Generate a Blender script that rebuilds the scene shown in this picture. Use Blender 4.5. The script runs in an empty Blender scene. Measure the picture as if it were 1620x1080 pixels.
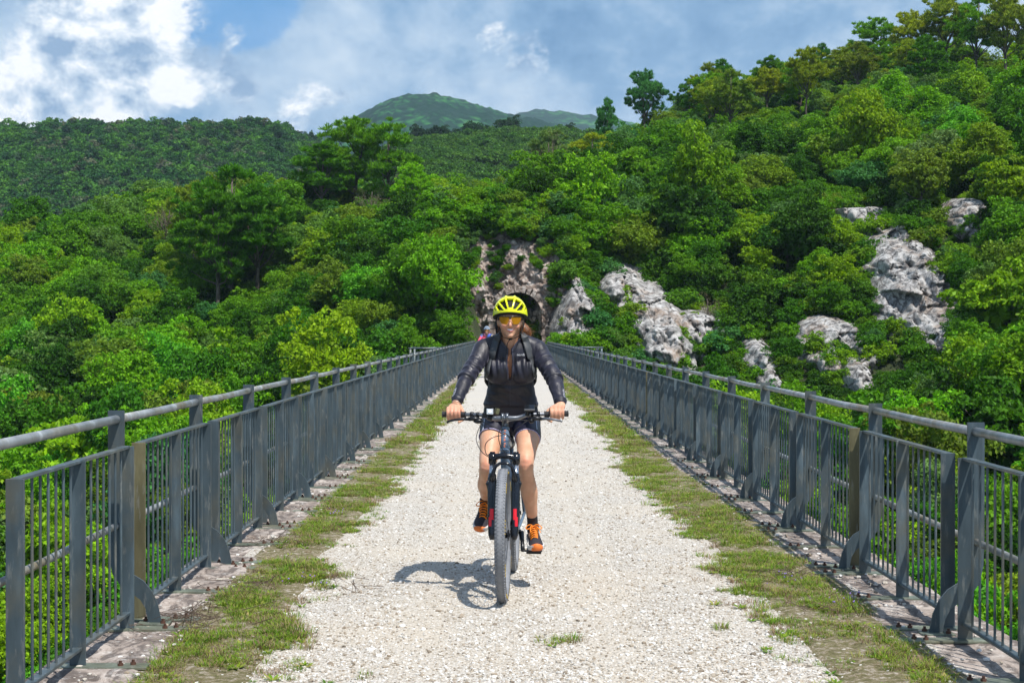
import bpy, bmesh, math, random
import numpy as np
from mathutils import Vector, Matrix, Euler, Quaternion
from mathutils import noise as mnoise

R = math.radians
C = bpy.context.scene.collection
sc = bpy.context.scene
rng = np.random.default_rng(7)
random.seed(7)

# ------------------------------------------------------------------ camera
F = 2430.0                      # focal length in photograph pixels (1620 wide)
CAMZ = 1.48
cam_d = bpy.data.cameras.new('camera')
cam_d.sensor_width = 36.0
cam_d.lens = 36.0 * F / 1620.0
cam_d.clip_start = 0.1
cam_d.clip_end = 12000.0
cam = bpy.data.objects.new('camera', cam_d)
C.objects.link(cam)
cam.location = (0, 0, CAMZ)
cam.rotation_euler = (R(90) - 12.0 / F, 0, -5.0 / F)
sc.camera = cam
sc.view_settings.view_transform = 'Standard'
sc.view_settings.look = 'None'
sc.view_settings.gamma = 1.0
sc.view_settings.exposure = 0.22
sc.view_settings.use_curve_mapping = False
sc.cycles.max_bounces = 7
sc.cycles.diffuse_bounces = 3
sc.cycles.glossy_bounces = 3
sc.cycles.transmission_bounces = 4
sc.cycles.volume_bounces = 0
sc.cycles.transparent_max_bounces = 8
sc.cycles.caustics_reflective = False
sc.cycles.caustics_refractive = False

def at(px, py, Y):
    """world point seen at photograph pixel (px, py) at distance Y down the bridge"""
    return Vector(((px - 805.0) / F * Y, Y, CAMZ - (py - 528.0) / F * Y))

# ------------------------------------------------------------------ sun and sky
SUN = Vector((0.33, -0.42, 1.0)).normalized()
sd = bpy.data.lights.new('sun', 'SUN')
sd.energy = 4.9
sd.angle = R(0.55)
sd.color = (1.0, 0.955, 0.89)
so = bpy.data.objects.new('sun', sd)
C.objects.link(so)
so.rotation_euler = (-SUN).to_track_quat('-Z', 'Y').to_euler()

world = bpy.data.worlds.new('World')
sc.world = world
world.use_nodes = True
nt = world.node_tree
nt.nodes.clear()

class NT:
    """small wrapper that makes node graphs short to write"""
    def __init__(self, tree):
        self.t = tree
    def n(self, kind, **kw):
        nd = self.t.nodes.new(kind)
        for k, v in kw.items():
            if k == 'inp':
                for kk, vv in v.items():
                    s = nd.inputs[kk]
                    if isinstance(vv, bpy.types.NodeSocket):
                        self.t.links.new(vv, s)
                    else:
                        s.default_value = vv
            else:
                setattr(nd, k, v)
        return nd
    def l(self, a, b):
        self.t.links.new(a, b)
    def math(self, op, a, b=None, c=None, clamp=False):
        nd = self.n('ShaderNodeMath', operation=op, use_clamp=clamp)
        for i, v in enumerate((a, b, c)):
            if v is None: continue
            if isinstance(v, bpy.types.NodeSocket): self.l(v, nd.inputs[i])
            else: nd.inputs[i].default_value = v
        return nd.outputs[0]
    def vmath(self, op, a, b=None):
        nd = self.n('ShaderNodeVectorMath', operation=op)
        for i, v in enumerate((a, b)):
            if v is None: continue
            if isinstance(v, bpy.types.NodeSocket): self.l(v, nd.inputs[i])
            else: nd.inputs[i].default_value = v
        return nd
    def noise(self, vec, scale, detail=4.0, rough=0.55, dist=0.0):
        nd = self.n('ShaderNodeTexNoise', inp={'Scale': scale, 'Detail': detail, 'Roughness': rough, 'Distortion': dist})
        if vec is not None: self.l(vec, nd.inputs['Vector'])
        return nd
    def ramp(self, fac, stops, interp='LINEAR'):
        nd = self.n('ShaderNodeValToRGB')
        nd.color_ramp.interpolation = interp
        el = nd.color_ramp.elements
        while len(el) > len(stops): el.remove(el[-1])
        while len(el) < len(stops): el.new(1.0)
        for e, (p, c) in zip(el, stops):
            e.position = p
            if not hasattr(c, '__len__'): c = (c, c, c)
            e.color = (*c[:3], 1.0)
        self.l(fac, nd.inputs[0])
        return nd.outputs[0]
    def mix(self, fac, a, b, blend='MIX'):
        nd = self.n('ShaderNodeMix', data_type='RGBA', blend_type=blend)
        for i, v in ((0, fac), (6, a), (7, b)):
            if isinstance(v, bpy.types.NodeSocket): self.l(v, nd.inputs[i])
            elif hasattr(v, '__len__'): nd.inputs[i].default_value = (*v[:3], 1.0)
            else: nd.inputs[i].default_value = v
        return nd.outputs[2]
    def maprange(self, v, a, b, c=0.0, d=1.0, smooth=False):
        nd = self.n('ShaderNodeMapRange', interpolation_type='SMOOTHSTEP' if smooth else 'LINEAR',
                    inp={'From Min': a, 'From Max': b, 'To Min': c, 'To Max': d})
        self.l(v, nd.inputs['Value'])
        return nd.outputs['Result']

g = NT(nt)
tc = g.n('ShaderNodeTexCoord').outputs['Generated']
sky = g.n('ShaderNodeTexSky', sky_type='NISHITA', sun_disc=False)
sky.sun_elevation = math.asin(SUN.z)
sky.sun_rotation = math.atan2(SUN.x, SUN.y)
sky.air_density = 1.2
sky.dust_density = 0.6
sky.ozone_density = 1.5
blue = g.n('ShaderNodeBackground', inp={'Color': sky.outputs[0], 'Strength': 0.11})
# clouds: noise on the view direction, squeezed so that banks lie flat
dirv = g.n('ShaderNodeMapping', inp={'Vector': tc, 'Scale': (1.0, 1.0, 1.35), 'Location': (0.31, 0.0, 0.12)}).outputs[0]
warp = g.noise(dirv, 3.0, 4, 0.5)
wv = g.vmath('SCALE', g.vmath('SUBTRACT', warp.outputs['Color'], (0.5, 0.5, 0.5)).outputs[0])
wv.inputs['Scale'].default_value = 0.07
dv2 = g.vmath('ADD', dirv, wv.outputs[0]).outputs[0]
broad = g.noise(dv2, 4.0, 5, 0.55).outputs['Fac']
fine = g.noise(dv2, 17.0, 9, 0.62).outputs['Fac']
mid = g.noise(dv2, 9.5, 7, 0.6).outputs['Fac']
lumps = g.noise(dv2, 26.0, 8, 0.62).outputs['Fac']
grey = g.ramp(g.math('ADD', g.math('MULTIPLY', broad, 0.58), g.math('MULTIPLY', fine, 0.42)),
              [(0.38, (0.13, 0.27, 0.48)), (0.46, (0.23, 0.39, 0.60)), (0.53, (0.42, 0.56, 0.73)), (0.63, (0.66, 0.76, 0.86))])
def blob(d, rad, soft):
    """1 inside a soft cone round direction d"""
    v = g.vmath('NORMALIZE', tc).outputs[0]
    dd = Vector(d).normalized()
    s = g.vmath('SUBTRACT', v, tuple(dd)).outputs[0]
    s = g.vmath('MULTIPLY', s, (1.0, 1.0, 1.45)).outputs[0]
    ln = g.vmath('LENGTH', s).outputs['Value']
    return g.maprange(ln, rad, rad + soft, 1.0, 0.0, True)
b1 = blob((-0.255, 1, 0.185), 0.045, 0.085)
b2 = blob((-0.345, 1, 0.155), 0.015, 0.08)
b3 = blob((-0.12, 1, 0.142), 0.004, 0.06)
b5 = blob((0.012, 1, 0.182), 0.006, 0.05)
bb = g.math('MAXIMUM', g.math('MAXIMUM', b1, b2), g.math('MAXIMUM', g.math('MULTIPLY', b3, 0.64), g.math('MULTIPLY', b5, 0.56)))
cum = g.math('ADD', g.math('MULTIPLY', bb, 0.66), g.math('SUBTRACT', g.math('ADD', g.math('MULTIPLY', fine, 0.95), g.math('MULTIPLY', mid, 1.35)), 1.12))
white_f = g.maprange(cum, 0.40, 0.56, 0.0, 1.0, True)
wcol = g.ramp(lumps, [(0.40, (0.26, 0.39, 0.58)), (0.49, (0.60, 0.70, 0.82)), (0.57, (1.0, 1.01, 1.03))])
cloud = g.mix(white_f, grey, wcol)
gap_b = blob((-0.178, 1, 0.216), 0.022, 0.045)
gap_n = g.math('ADD', g.math('MULTIPLY', gap_b, 0.52), g.math('MULTIPLY', g.math('SUBTRACT', 0.5, mid), 1.5))
gap = g.math('MULTIPLY', g.maprange(gap_n, 0.22, 0.46, 0.0, 0.95, True), g.math('SUBTRACT', 1.0, g.math('MULTIPLY', white_f, 0.9)))
cloud = g.mix(g.math('MULTIPLY', gap, 0.8), cloud, (0.11, 0.33, 0.67))
# overhead, out of view, cloud is opened to blue sky to lower the fill light
elev = g.n('ShaderNodeSeparateXYZ', inp={'Vector': g.vmath('NORMALIZE', tc).outputs[0]}).outputs['Z']
open_ = g.math('MULTIPLY', g.maprange(elev, 0.26, 0.5, 0.0, 1.0, True), g.maprange(broad, 0.60, 0.50, 0.0, 0.92, True))
gap = open_
cl_bg = g.n('ShaderNodeBackground', inp={'Color': cloud, 'Strength': 1.0})
mixs = g.n('ShaderNodeMixShader')
g.l(gap, mixs.inputs[0]); g.l(cl_bg.outputs[0], mixs.inputs[1]); g.l(blue.outputs[0], mixs.inputs[2])
g.l(mixs.outputs[0], g.n('ShaderNodeOutputWorld').inputs[0])

# ------------------------------------------------------------------ helpers
def tag(o, label=None, cat=None, group=None, kind=None):
    if label: o['label'] = label
    if cat: o['category'] = cat
    if group: o['group'] = group
    if kind: o['kind'] = kind
    return o

def empty(name, loc=(0, 0, 0), rz=0.0):
    o = bpy.data.objects.new(name, None)
    o.empty_display_size = 0.2
    C.objects.link(o)
    o.location = loc
    o.rotation_euler = (0, 0, rz)
    return o

def thing(name, label, cat, loc=(0, 0, 0), rz=0.0, group=None):
    return tag(empty(name, loc, rz), label, cat, group)

def link(name, me, parent=None, label=None):
    o = bpy.data.objects.new(name, me)
    C.objects.link(o)
    if parent is not None: o.parent = parent
    if label: o['label'] = label
    return o

def smooth(me, on=True):
    me.polygons.foreach_set('use_smooth', [on] * len(me.polygons))

class MB:
    """collects shapes into one mesh"""
    def __init__(self):
        self.v = []; self.f = []
    def add(self, vs, fs):
        b = len(self.v)
        self.v.extend([tuple(v) for v in vs])
        self.f.extend([tuple(b + i for i in f) for f in fs])
        return self
    def box(self, c, s, rot=None, bev=0.0):
        hx, hy, hz = s[0] / 2, s[1] / 2, s[2] / 2
        if bev <= 0:
            vs = [Vector((x, y, z)) for x in (-hx, hx) for y in (-hy, hy) for z in (-hz, hz)]
            fs = [(0, 1, 3, 2), (4, 6, 7, 5), (0, 4, 5, 1), (2, 3, 7, 6), (0, 2, 6, 4), (1, 5, 7, 3)]
        else:
            bm = bmesh.new()
            bmesh.ops.create_cube(bm, size=1.0)
            for v in bm.verts: v.co = Vector((v.co.x * s[0], v.co.y * s[1], v.co.z * s[2]))
            bmesh.ops.bevel(bm, geom=bm.edges[:], offset=bev, segments=2, affect='EDGES', profile=0.6)
            bm.verts.index_update()
            vs = [v.co.copy() for v in bm.verts]
            fs = [tuple(v.index for v in f.verts) for f in bm.faces]
            bm.free()
        if rot is not None:
            m = rot if isinstance(rot, Matrix) else Euler(rot).to_matrix()
            vs = [m @ v for v in vs]
        cc = Vector(c)
        return self.add([v + cc for v in vs], fs)
    def tube(self, pts, rad, seg=8, cap=True, flat=1.0, up=None):
        """pts: centre line; rad: radius or list of radii"""
        pts = [Vector(p) for p in pts]
        n = len(pts)
        if not hasattr(rad, '__len__'): rad = [rad] * n
        tans = []
        for i in range(n):
            a = pts[max(i - 1, 0)]; b = pts[min(i + 1, n - 1)]
            t = (b - a)
            tans.append(t.normalized() if t.length > 1e-9 else Vector((0, 0, 1)))
        ref = Vector(up) if up is not None else (Vector((0, 0, 1)) if abs(tans[0].z) < 0.9 else Vector((1, 0, 0)))
        vs = []; fs = []
        u = (ref - tans[0] * ref.dot(tans[0])).normalized()
        for i in range(n):
            t = tans[i]
            u = (u - t * u.dot(t))
            u = u.normalized() if u.length > 1e-6 else t.orthogonal().normalized()
            w = t.cross(u)
            for k in range(seg):
                a = 2 * math.pi * k / seg
                vs.append(pts[i] + (u * math.cos(a) * flat + w * math.sin(a)) * rad[i])
        for i in range(n - 1):
            for k in range(seg):
                k2 = (k + 1) % seg
                fs.append((i * seg + k, i * seg + k2, (i + 1) * seg + k2, (i + 1) * seg + k))
        if cap:
            fs.append(tuple(reversed(range(seg))))
            fs.append(tuple((n - 1) * seg + k for k in range(seg)))
        return self.add(vs, fs)
    def loft(self, rings, cap=True, closed=False):
        m = len(rings[0]); n = len(rings)
        vs = [Vector(p) for r in rings for p in r]
        fs = []
        for i in range(n if closed else n - 1):
            j = (i + 1) % n
            for k in range(m):
                k2 = (k + 1) % m
                fs.append((i * m + k, i * m + k2, j * m + k2, j * m + k))
        if cap and not closed:
            fs.append(tuple(reversed(range(m))))
            fs.append(tuple((n - 1) * m + k for k in range(m)))
        return self.add(vs, fs)
    def ball(self, c, r, seg=12, rings=8, rot=None):
        if not hasattr(r, '__len__'): r = (r, r, r)
        vs = [Vector((0, 0, r[2]))]
        for i in range(1, rings):
            a = math.pi * i / rings
            for k in range(seg):
                b = 2 * math.pi * k / seg
                vs.append(Vector((r[0] * math.sin(a) * math.cos(b), r[1] * math.sin(a) * math.sin(b), r[2] * math.cos(a))))
        vs.append(Vector((0, 0, -r[2])))
        fs = []
        for k in range(seg): fs.append((0, 1 + k, 1 + (k + 1) % seg))
        for i in range(rings - 2):
            for k in range(seg):
                a = 1 + i * seg; k2 = (k + 1) % seg
                fs.append((a + k, a + seg + k, a + seg + k2, a + k2))
        last = len(vs) - 1; a = 1 + (rings - 2) * seg
        for k in range(seg): fs.append((a + k, last, a + (k + 1) % seg))
        if rot is not None:
            m = rot if isinstance(rot, Matrix) else Euler(rot).to_matrix()
            vs = [m @ v for v in vs]
        cc = Vector(c)
        return self.add([v + cc for v in vs], fs)
    def cyl(self, a, b, r, seg=16, r2=None):
        return self.tube([a, b], [r, r if r2 is None else r2], seg)
    def prism(self, poly, origin, ax, ay, thick):
        """polygon in the plane (ax, ay) at origin, extruded both ways by thick/2"""
        o = Vector(origin); ax = Vector(ax); ay = Vector(ay)
        nz = ax.cross(ay).normalized() * (thick / 2)
        n = len(poly)
        lo = [o + ax * p[0] + ay * p[1] - nz for p in poly]
        hi = [o + ax * p[0] + ay * p[1] + nz for p in poly]
        fs = [tuple(reversed(range(n))), tuple(range(n, 2 * n))]
        fs += [(i, (i + 1) % n, n + (i + 1) % n, n + i) for i in range(n)]
        return self.add(lo + hi, fs)
    def mesh(self, name, mat=None, sm=False):
        me = bpy.data.meshes.new(name)
        me.from_pydata(self.v, [], self.f)
        if mat: me.materials.append(mat)
        if sm: smooth(me)
        me.update()
        return me
    def build(self, name, mat=None, parent=None, sm=False, label=None):
        return link(name, self.mesh(name, mat, sm), parent, label)

def quads_mesh(name, verts4, mat, faces3=False):
    """verts4: (n,4,3) array of separate quads"""
    n = verts4.shape[0]
    me = bpy.data.meshes.new(name)
    me.vertices.add(n * 4); me.loops.add(n * 4); me.polygons.add(n)
    me.vertices.foreach_set('co', verts4.reshape(-1).astype(np.float32))
    me.loops.foreach_set('vertex_index', np.arange(n * 4, dtype=np.int32))
    me.polygons.foreach_set('loop_start', np.arange(0, n * 4, 4, dtype=np.int32))
    me.update(calc_edges=True)
    if mat: me.materials.append(mat)
    return me

def grid_mesh(name, X, Y, Z, mat, keep=None, sm=True):
    """X, Y, Z: (rows, cols) arrays"""
    r, c = Z.shape
    co = np.stack([X, Y, Z], -1).reshape(-1, 3)
    idx = np.arange(r * c).reshape(r, c)
    f = np.stack([idx[:-1, :-1], idx[:-1, 1:], idx[1:, 1:], idx[1:, :-1]], -1).reshape(-1, 4)
    if keep is not None: f = f[keep.reshape(-1)]
    me = bpy.data.meshes.new(name)
    n = len(f)
    me.vertices.add(len(co)); me.loops.add(n * 4); me.polygons.add(n)
    me.vertices.foreach_set('co', co.reshape(-1).astype(np.float32))
    me.loops.foreach_set('vertex_index', f.reshape(-1).astype(np.int32))
    me.polygons.foreach_set('loop_start', np.arange(0, n * 4, 4, dtype=np.int32))
    me.update(calc_edges=True)
    if sm: me.polygons.foreach_set('use_smooth', np.ones(n, dtype=bool))
    if mat: me.materials.append(mat)
    return me

def vnoise(x, y, z=0.0, seed=0, octaves=3, gain=0.5):
    """value noise on numpy arrays, about -1..1"""
    x, y, z = np.broadcast_arrays(np.asarray(x, float), np.asarray(y, float), np.asarray(z, float))
    out = np.zeros(x.shape); amp = 1.0; tot = 0.0; fr = 1.0
    def h(i, j, k, s):
        n = (i * 374761393 + j * 668265263 + k * 1274126177 + s * 974711) & 0x7fffffff
        n = ((n ^ (n >> 13)) * 1103515245 + 12345) & 0x7fffffff
        n = ((n ^ (n >> 15)) * 1597334677) & 0x7fffffff
        return n / 0x3fffffff - 1.0
    for o in range(octaves):
        xs, ys, zs = x * fr, y * fr, z * fr
        i, j, k = np.floor(xs).astype(np.int64), np.floor(ys).astype(np.int64), np.floor(zs).astype(np.int64)
        fx, fy, fz = xs - i, ys - j, zs - k
        fx, fy, fz = [t * t * (3 - 2 * t) for t in (fx, fy, fz)]
        v = 0
        for a in (0, 1):
            for b in (0, 1):
                for c_ in (0, 1):
                    w = (fx if a else 1 - fx) * (fy if b else 1 - fy) * (fz if c_ else 1 - fz)
                    v = v + w * h(i + a, j + b, k + c_, seed + o * 17)
        out += v * amp; tot += amp; amp *= gain; fr *= 2.03
    return out / tot

def mat(name):
    m = bpy.data.materials.new(name)
    m.use_nodes = True
    m.node_tree.nodes.clear()
    g = NT(m.node_tree)
    p = g.n('ShaderNodeBsdfPrincipled')
    out = g.n('ShaderNodeOutputMaterial')
    g.l(p.outputs[0], out.inputs[0])
    return m, g, p, out

def setc(g, p, sock, v):
    if isinstance(v, bpy.types.NodeSocket): g.l(v, p.inputs[sock])
    elif hasattr(v, '__len__'): p.inputs[sock].default_value = (*v[:3], 1.0)
    else: p.inputs[sock].default_value = v

def bump(g, p, h, strength=0.4, dist=0.01):
    b = g.n('ShaderNodeBump', inp={'Strength': strength, 'Distance': dist, 'Height': h})
    g.l(b.outputs[0], p.inputs['Normal'])

def simple(name, col, rough=0.5, metal=0.0, var=0.12, scale=30.0, bmp=0.0, spec=0.5):
    """plain painted or moulded surface with slight unevenness of colour and gloss"""
    m, g, p, _ = mat(name)
    o = g.n('ShaderNodeTexCoord').outputs['Object']
    n = g.noise(o, scale, 5, 0.6).outputs['Fac']
    lo = tuple(c * (1 - var) for c in col); hi = tuple(min(1, c * (1 + var)) for c in col)
    setc(g, p, 'Base Color', g.ramp(n, [(0.3, lo), (0.7, hi)]))
    setc(g, p, 'Roughness', g.maprange(n, 0.2, 0.8, rough * 0.85, min(1, rough * 1.15)))
    p.inputs['Metallic'].default_value = metal
    p.inputs['Specular IOR Level'].default_value = spec
    if bmp: bump(g, p, n, bmp, 0.002)
    return m
# ------------------------------------------------------------------ the lie of the land
YS = np.array([20, 35, 50, 65, 80, 90, 96, 104, 112, 130, 150, 170, 200, 240, 280.0])
US = np.array([-.55, -.33, -.23, -.15, -.10, -.055, -.03, -.012, 0.02, .04, .09, .14, .20, .265, .335, .55])
TZ = np.array([
 # 20   35   50    65   80   90   96   104   112  130  150  170  200  240  280
 [-20, -13.5,-12, -10.5,-8.5,-6.5,-5, -3,  -1,   3.5, 7.5, 8.5, 3, -10,-18],   # -.55
 [-20, -13.5,-12, -10.5,-8.5,-6.5,-5, -3,  -1,   3.8, 8.3, 9.0, 4, -10,-18],   # -.33
 [-20, -13.5,-12, -10.5,-8.5,-6,-4.5, -2,   0.5, 5.5, 9.8, 10.5, 5, -8,-16],   # -.23
 [-20, -14,-12.5, -10.5,-8,-5,  -3,   0,   3,   8,  11.5, 12.5, 8,  -2,-10],    # -.15
 [-20, -15,-13,  -10.5,-7,-3,   0,   3.0, 5.2, 8.5,10.8, 12, 9,  4, 0],     # -.10
 [-20, -16,-14,  -11, -7,-2.2,  2.2, 5.2, 7.0, 9, 10.2, 11, 9, 7, 8],    # -.055
 [-20, -17,-15,  -12, -8,-1.2, 0.6, 6.5, 8.5,  9.5, 10.5, 11.5, 11, 11, 13],     # -.03
 [-20, -17,-15,  -12, -8,-1.0, -.05,-.05,8.7,  9.8, 11, 12, 12, 13, 16],      # -.012
 [-20, -17,-15,  -12, -8,-1.0, -.05,-.05,8.7,  10.2, 12, 13.5, 14,15, 18],# .02
 [-20, -17,-15,  -12, -8,-1.5, 0.2, 5, 8.2, 11, 13.8, 16.5, 17.5, 18, 19],    # .04
 [-20, -16,-14,  -11,-7.5,-4,  -1, 4, 7.5, 12, 16.5, 20.5, 22.5, 20, 19],    # .09
 [-20, -14,-12,  -10,-6.5,-3.5,-1, 4, 7.5, 13, 18, 23.5, 28, 26, 23],     # .14
 [-20, -13,-11.5,-9,-5.5,-2.5, 0.5, 5, 8, 14, 19.5, 25, 30, 35, 42],      # .20
 [-20, -12,-10.5,-8,-4,-1,   2.5, 7.5, 10.5, 16.5, 22.5, 28, 33, 36, 37],        # .265
 [-20, -11.5,-9.5,-6.5,-2,2, 5, 9.5, 12.5, 18, 22.5, 26.5, 31, 34, 36],       # .335
 [-20, -11,-8,  -4, 1, 6,   10, 14, 17, 23, 28, 32, 37, 40, 42],          # .55
])
def ground(X, Y):
    """height of the hillside"""
    X = np.asarray(X, float); Y = np.asarray(Y, float)
    u = np.clip(X / np.maximum(Y, 20.0), US[0], US[-1])
    i = np.clip(np.searchsorted(US, u) - 1, 0, len(US) - 2)
    y = np.clip(Y, YS[0], YS[-1])
    j = np.clip(np.searchsorted(YS, y) - 1, 0, len(YS) - 2)
    fu = (u - US[i]) / (US[i + 1] - US[i]); fy = (y - YS[j]) / (YS[j + 1] - YS[j])
    z = (TZ[i, j] * (1 - fu) * (1 - fy) + TZ[i + 1, j] * fu * (1 - fy) + TZ[i, j + 1] * (1 - fu) * fy + TZ[i + 1, j + 1] * fu * fy)
    near_path = (np.abs(X - 0.2) < 4) & (Y > 86) & (Y < 106)
    n = vnoise(X / 9, Y / 9, 0, 3) * 1.1
    return z + np.where(near_path, 0, n)

# soil under the trees
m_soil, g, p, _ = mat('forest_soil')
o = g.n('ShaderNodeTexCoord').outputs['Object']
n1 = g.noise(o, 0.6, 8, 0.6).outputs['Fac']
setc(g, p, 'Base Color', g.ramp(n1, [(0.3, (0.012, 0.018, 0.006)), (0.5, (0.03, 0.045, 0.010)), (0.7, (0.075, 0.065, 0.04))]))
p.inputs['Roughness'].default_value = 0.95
bump(g, p, g.noise(o, 6.0, 6).outputs['Fac'], 0.8, 0.2)

gx = np.arange(-230, 211, 1.6); gy = np.arange(-60, 281, 1.6)
GX, GY = np.meshgrid(gx, gy)
GZ = ground(GX, GY)
cx = (GX[:-1, :-1] + GX[1:, 1:]) / 2; cy = (GY[:-1, :-1] + GY[1:, 1:]) / 2
keep = ~((np.abs(cx - 0.62) < 2.3) & (cy > 98.5) & (cy < 112.5))
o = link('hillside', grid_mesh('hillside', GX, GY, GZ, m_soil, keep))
tag(o, 'steep wooded slopes of the gorge under the trees', 'hillside', kind='structure')

# sheet of low ground out to the horizon
o = MB().add([(-2600, -900, -32), (2600, -900, -32), (2600, 3200, -32), (-2600, 3200, -32)], [(0, 1, 2, 3)]).build('valley_ground', m_soil)
tag(o, 'valley floor far below the bridge', 'ground', kind='structure')

# far hills -----------------------------------------------------------------
def hill_mat(name, cols, s, bs):
    m, g, p, _ = mat(name)
    o = g.n('ShaderNodeTexCoord').outputs['Object']
    v = g.n('ShaderNodeTexVoronoi', inp={'Vector': o, 'Scale': s}).outputs['Distance']
    n = g.noise(o, s * 0.12, 8, 0.65).outputs['Fac']
    k = g.math('ADD', g.math('MULTIPLY', n, 0.8), g.math('MULTIPLY', g.math('SUBTRACT', 0.6, v), 0.3))
    setc(g, p, 'Base Color', g.ramp(k, cols))
    p.inputs['Roughness'].default_value = 0.9
    p.inputs['Specular IOR Level'].default_value = 0.1
    return m
m_far = hill_mat('far_scrub', [(0.42, (0.003, 0.028, 0.014)), (0.48, (0.014, 0.085, 0.024)), (0.54, (0.034, 0.14, 0.032)), (0.64, (0.09, 0.17, 0.05))], 0.09, 3.0)

def ridge(name, y0, y1, crest_u, crest_y, cx_step, label, base_fac=0.35, amp=1.6, us=None, cell=6.0):
    """a hill whose crest, seen from the bridge, follows crest (u -> photograph row)"""
    ux = np.arange(us[0], us[1], cx_step / y1)
    yy = np.arange(y0, y1 + (y1 - y0) * 0.25, cx_step)
    U, Yg = np.meshgrid(ux, yy)
    e = (528.0 - np.interp(U * F + 805, crest_u, crest_y)) / F
    top = CAMZ + e * y1
    t = np.clip((Yg - y0) / (y1 - y0), 0, 1.25)
    prof = np.where(t <= 1, (base_fac + (1 - base_fac) * np.sin(np.minimum(t, 1) * math.pi / 2)) * Yg / y1, 1 - (t - 1) * 1.5)
    X = U * Yg
    Z = top * prof
    big = vnoise(X / (cell * 14), Yg / (cell * 14), 0, 11, 4) * (y1 * 0.010) * np.clip(1.0 - np.abs(t - 0.5) * 2, 0.02, 1)
    lump = np.abs(vnoise(X / cell, Yg / cell, 0, 5, 3)) * amp * 2.2
    Z = Z + big + lump
    Xs, Ys, Zs = np.concatenate([X[:1], X]), np.concatenate([Yg[:1], Yg]), np.concatenate([Z[:1] * 0 - 33, Z])
    o = link(name, grid_mesh(name, Xs, Ys, Zs, m_far))
    tag(o, label, 'hill', kind='structure')
    return X, Yg, Z

ridge('mountain', 1000, 1700, [380, 470, 500, 530, 560, 600, 640, 670, 710, 760, 800, 820, 850, 900, 960, 1100],
      [268, 238, 227, 209, 191, 167, 155, 152, 157, 172, 183, 189, 192, 205, 227, 262], 4.5,
      'green rounded mountain peak behind the wooded ridges', 0.45, 3.0, (-.24, .16), 9.0)
ridge('distant_ridge', 2100, 2700, [700, 800, 840, 880, 935, 1000, 1100], [215, 190, 180, 179, 186, 196, 220], 14.0,
      'blue distant ridge right of the mountain peak', 0.5, 6.0, (-.05, .15), 20.0)
LR = ridge('left_ridge', 400, 600, [-200, 0, 60, 130, 250, 330, 400, 440, 470, 500, 560, 640], [226, 224, 219, 219, 219, 222, 219, 226, 240, 254, 280, 300], 4.0,
      'dark wooded ridge across the valley on the left', 0.42, 1.0, (-.75, -.07), 8.0)
MR = ridge('middle_ridge', 290, 450, [560, 620, 650, 700, 740, 790, 850, 900, 960, 1040], [262, 244, 232, 228, 222, 219, 217, 220, 228, 250], 3.0,
      'bright green scrubby ridge below the mountain peak', 0.45, 1.2, (-.11, .10), 5.0)
# ------------------------------------------------------------------ foliage
def leaf_mat(name, tone=None, ramp=None, transl=0.38, rough=0.5, sat=1.0):
    """tone None: colour of the tree's own object; ramp: random per instance"""
    m = bpy.data.materials.new(name); m.use_nodes = True
    m.node_tree.nodes.clear(); g = NT(m.node_tree)
    oi = g.n('ShaderNodeObjectInfo')
    geo = g.n('ShaderNodeNewGeometry')
    if ramp: base = g.ramp(oi.outputs['Random'], ramp, 'LINEAR')
    elif tone: base = g.n('ShaderNodeRGB').outputs[0]; base.default_value = (*tone, 1)
    else: base = oi.outputs['Color']
    rnd = geo.outputs['Random Per Island']
    # every leaf a little lighter, yellower or darker than the next
    k = g.maprange(rnd, 0, 1, 0.62, 1.45)
    col = g.mix(1.0, base, g.n('ShaderNodeCombineColor', inp={0: k, 1: k, 2: k}).outputs[0], 'MULTIPLY')
    o = g.n('ShaderNodeTexCoord').outputs['Object']
    ns = g.noise(o, 0.9, 3).outputs['Fac']
    col = g.mix(g.maprange(ns, 0.35, 0.7, 0.0, 0.42), col, g.mix(1.0, col, (1.55, 1.2, 0.6), 'MULTIPLY'))
    d = g.n('ShaderNodeBsdfPrincipled', inp={'Base Color': col, 'Roughness': rough, 'Specular IOR Level': 0.12})
    t = g.n('ShaderNodeBsdfTranslucent', inp={'Color': g.mix(1.0, col, (1.35, 1.25, 0.5), 'MULTIPLY')})
    mx = g.n('ShaderNodeMixShader'); mx.inputs[0].default_value = transl
    g.l(d.outputs[0], mx.inputs[1]); g.l(t.outputs[0], mx.inputs[2])
    g.l(mx.outputs[0], g.n('ShaderNodeOutputMaterial').inputs[0])
    return m

TONES = {   # name: base colour
    'dark green':    (0.042, 0.130, 0.008),
    'deep green':    (0.060, 0.200, 0.008),
    'mid green':     (0.120, 0.300, 0.009),
    'bright green':  (0.175, 0.430, 0.010),
    'fresh green':   (0.125, 0.410, 0.022),
    'olive green':   (0.165, 0.265, 0.022),
    'yellow green':  (0.240, 0.420, 0.010),
    'golden green':  (0.240, 0.345, 0.014),
    'grey green':    (0.150, 0.275, 0.070),
    'bluish green':  (0.065, 0.240, 0.055),
}
TONES = {k_: (v_[0] * 0.82, v_[1] * 0.86, v_[2]) for k_, v_ in TONES.items()}
TW = [0.11, 0.14, 0.20, 0.18, 0.08, 0.09, 0.12, 0.02, 0.04, 0.02]
m_leaf = leaf_mat('leaf')
m_pine = leaf_mat('pine_needle', transl=0.2, rough=0.6)
rampset = [(0.0, TONES['dark green']), (0.15, TONES['deep green']), (0.33, TONES['mid green']), (0.47, TONES['bright green']),
           (0.6, TONES['olive green']), (0.72, TONES['yellow green']), (0.82, TONES['mid green']), (0.9, TONES['grey green']), (1.0, TONES['bluish green'])]
m_leaf_wood = leaf_mat('wood_leaf', ramp=rampset)
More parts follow.
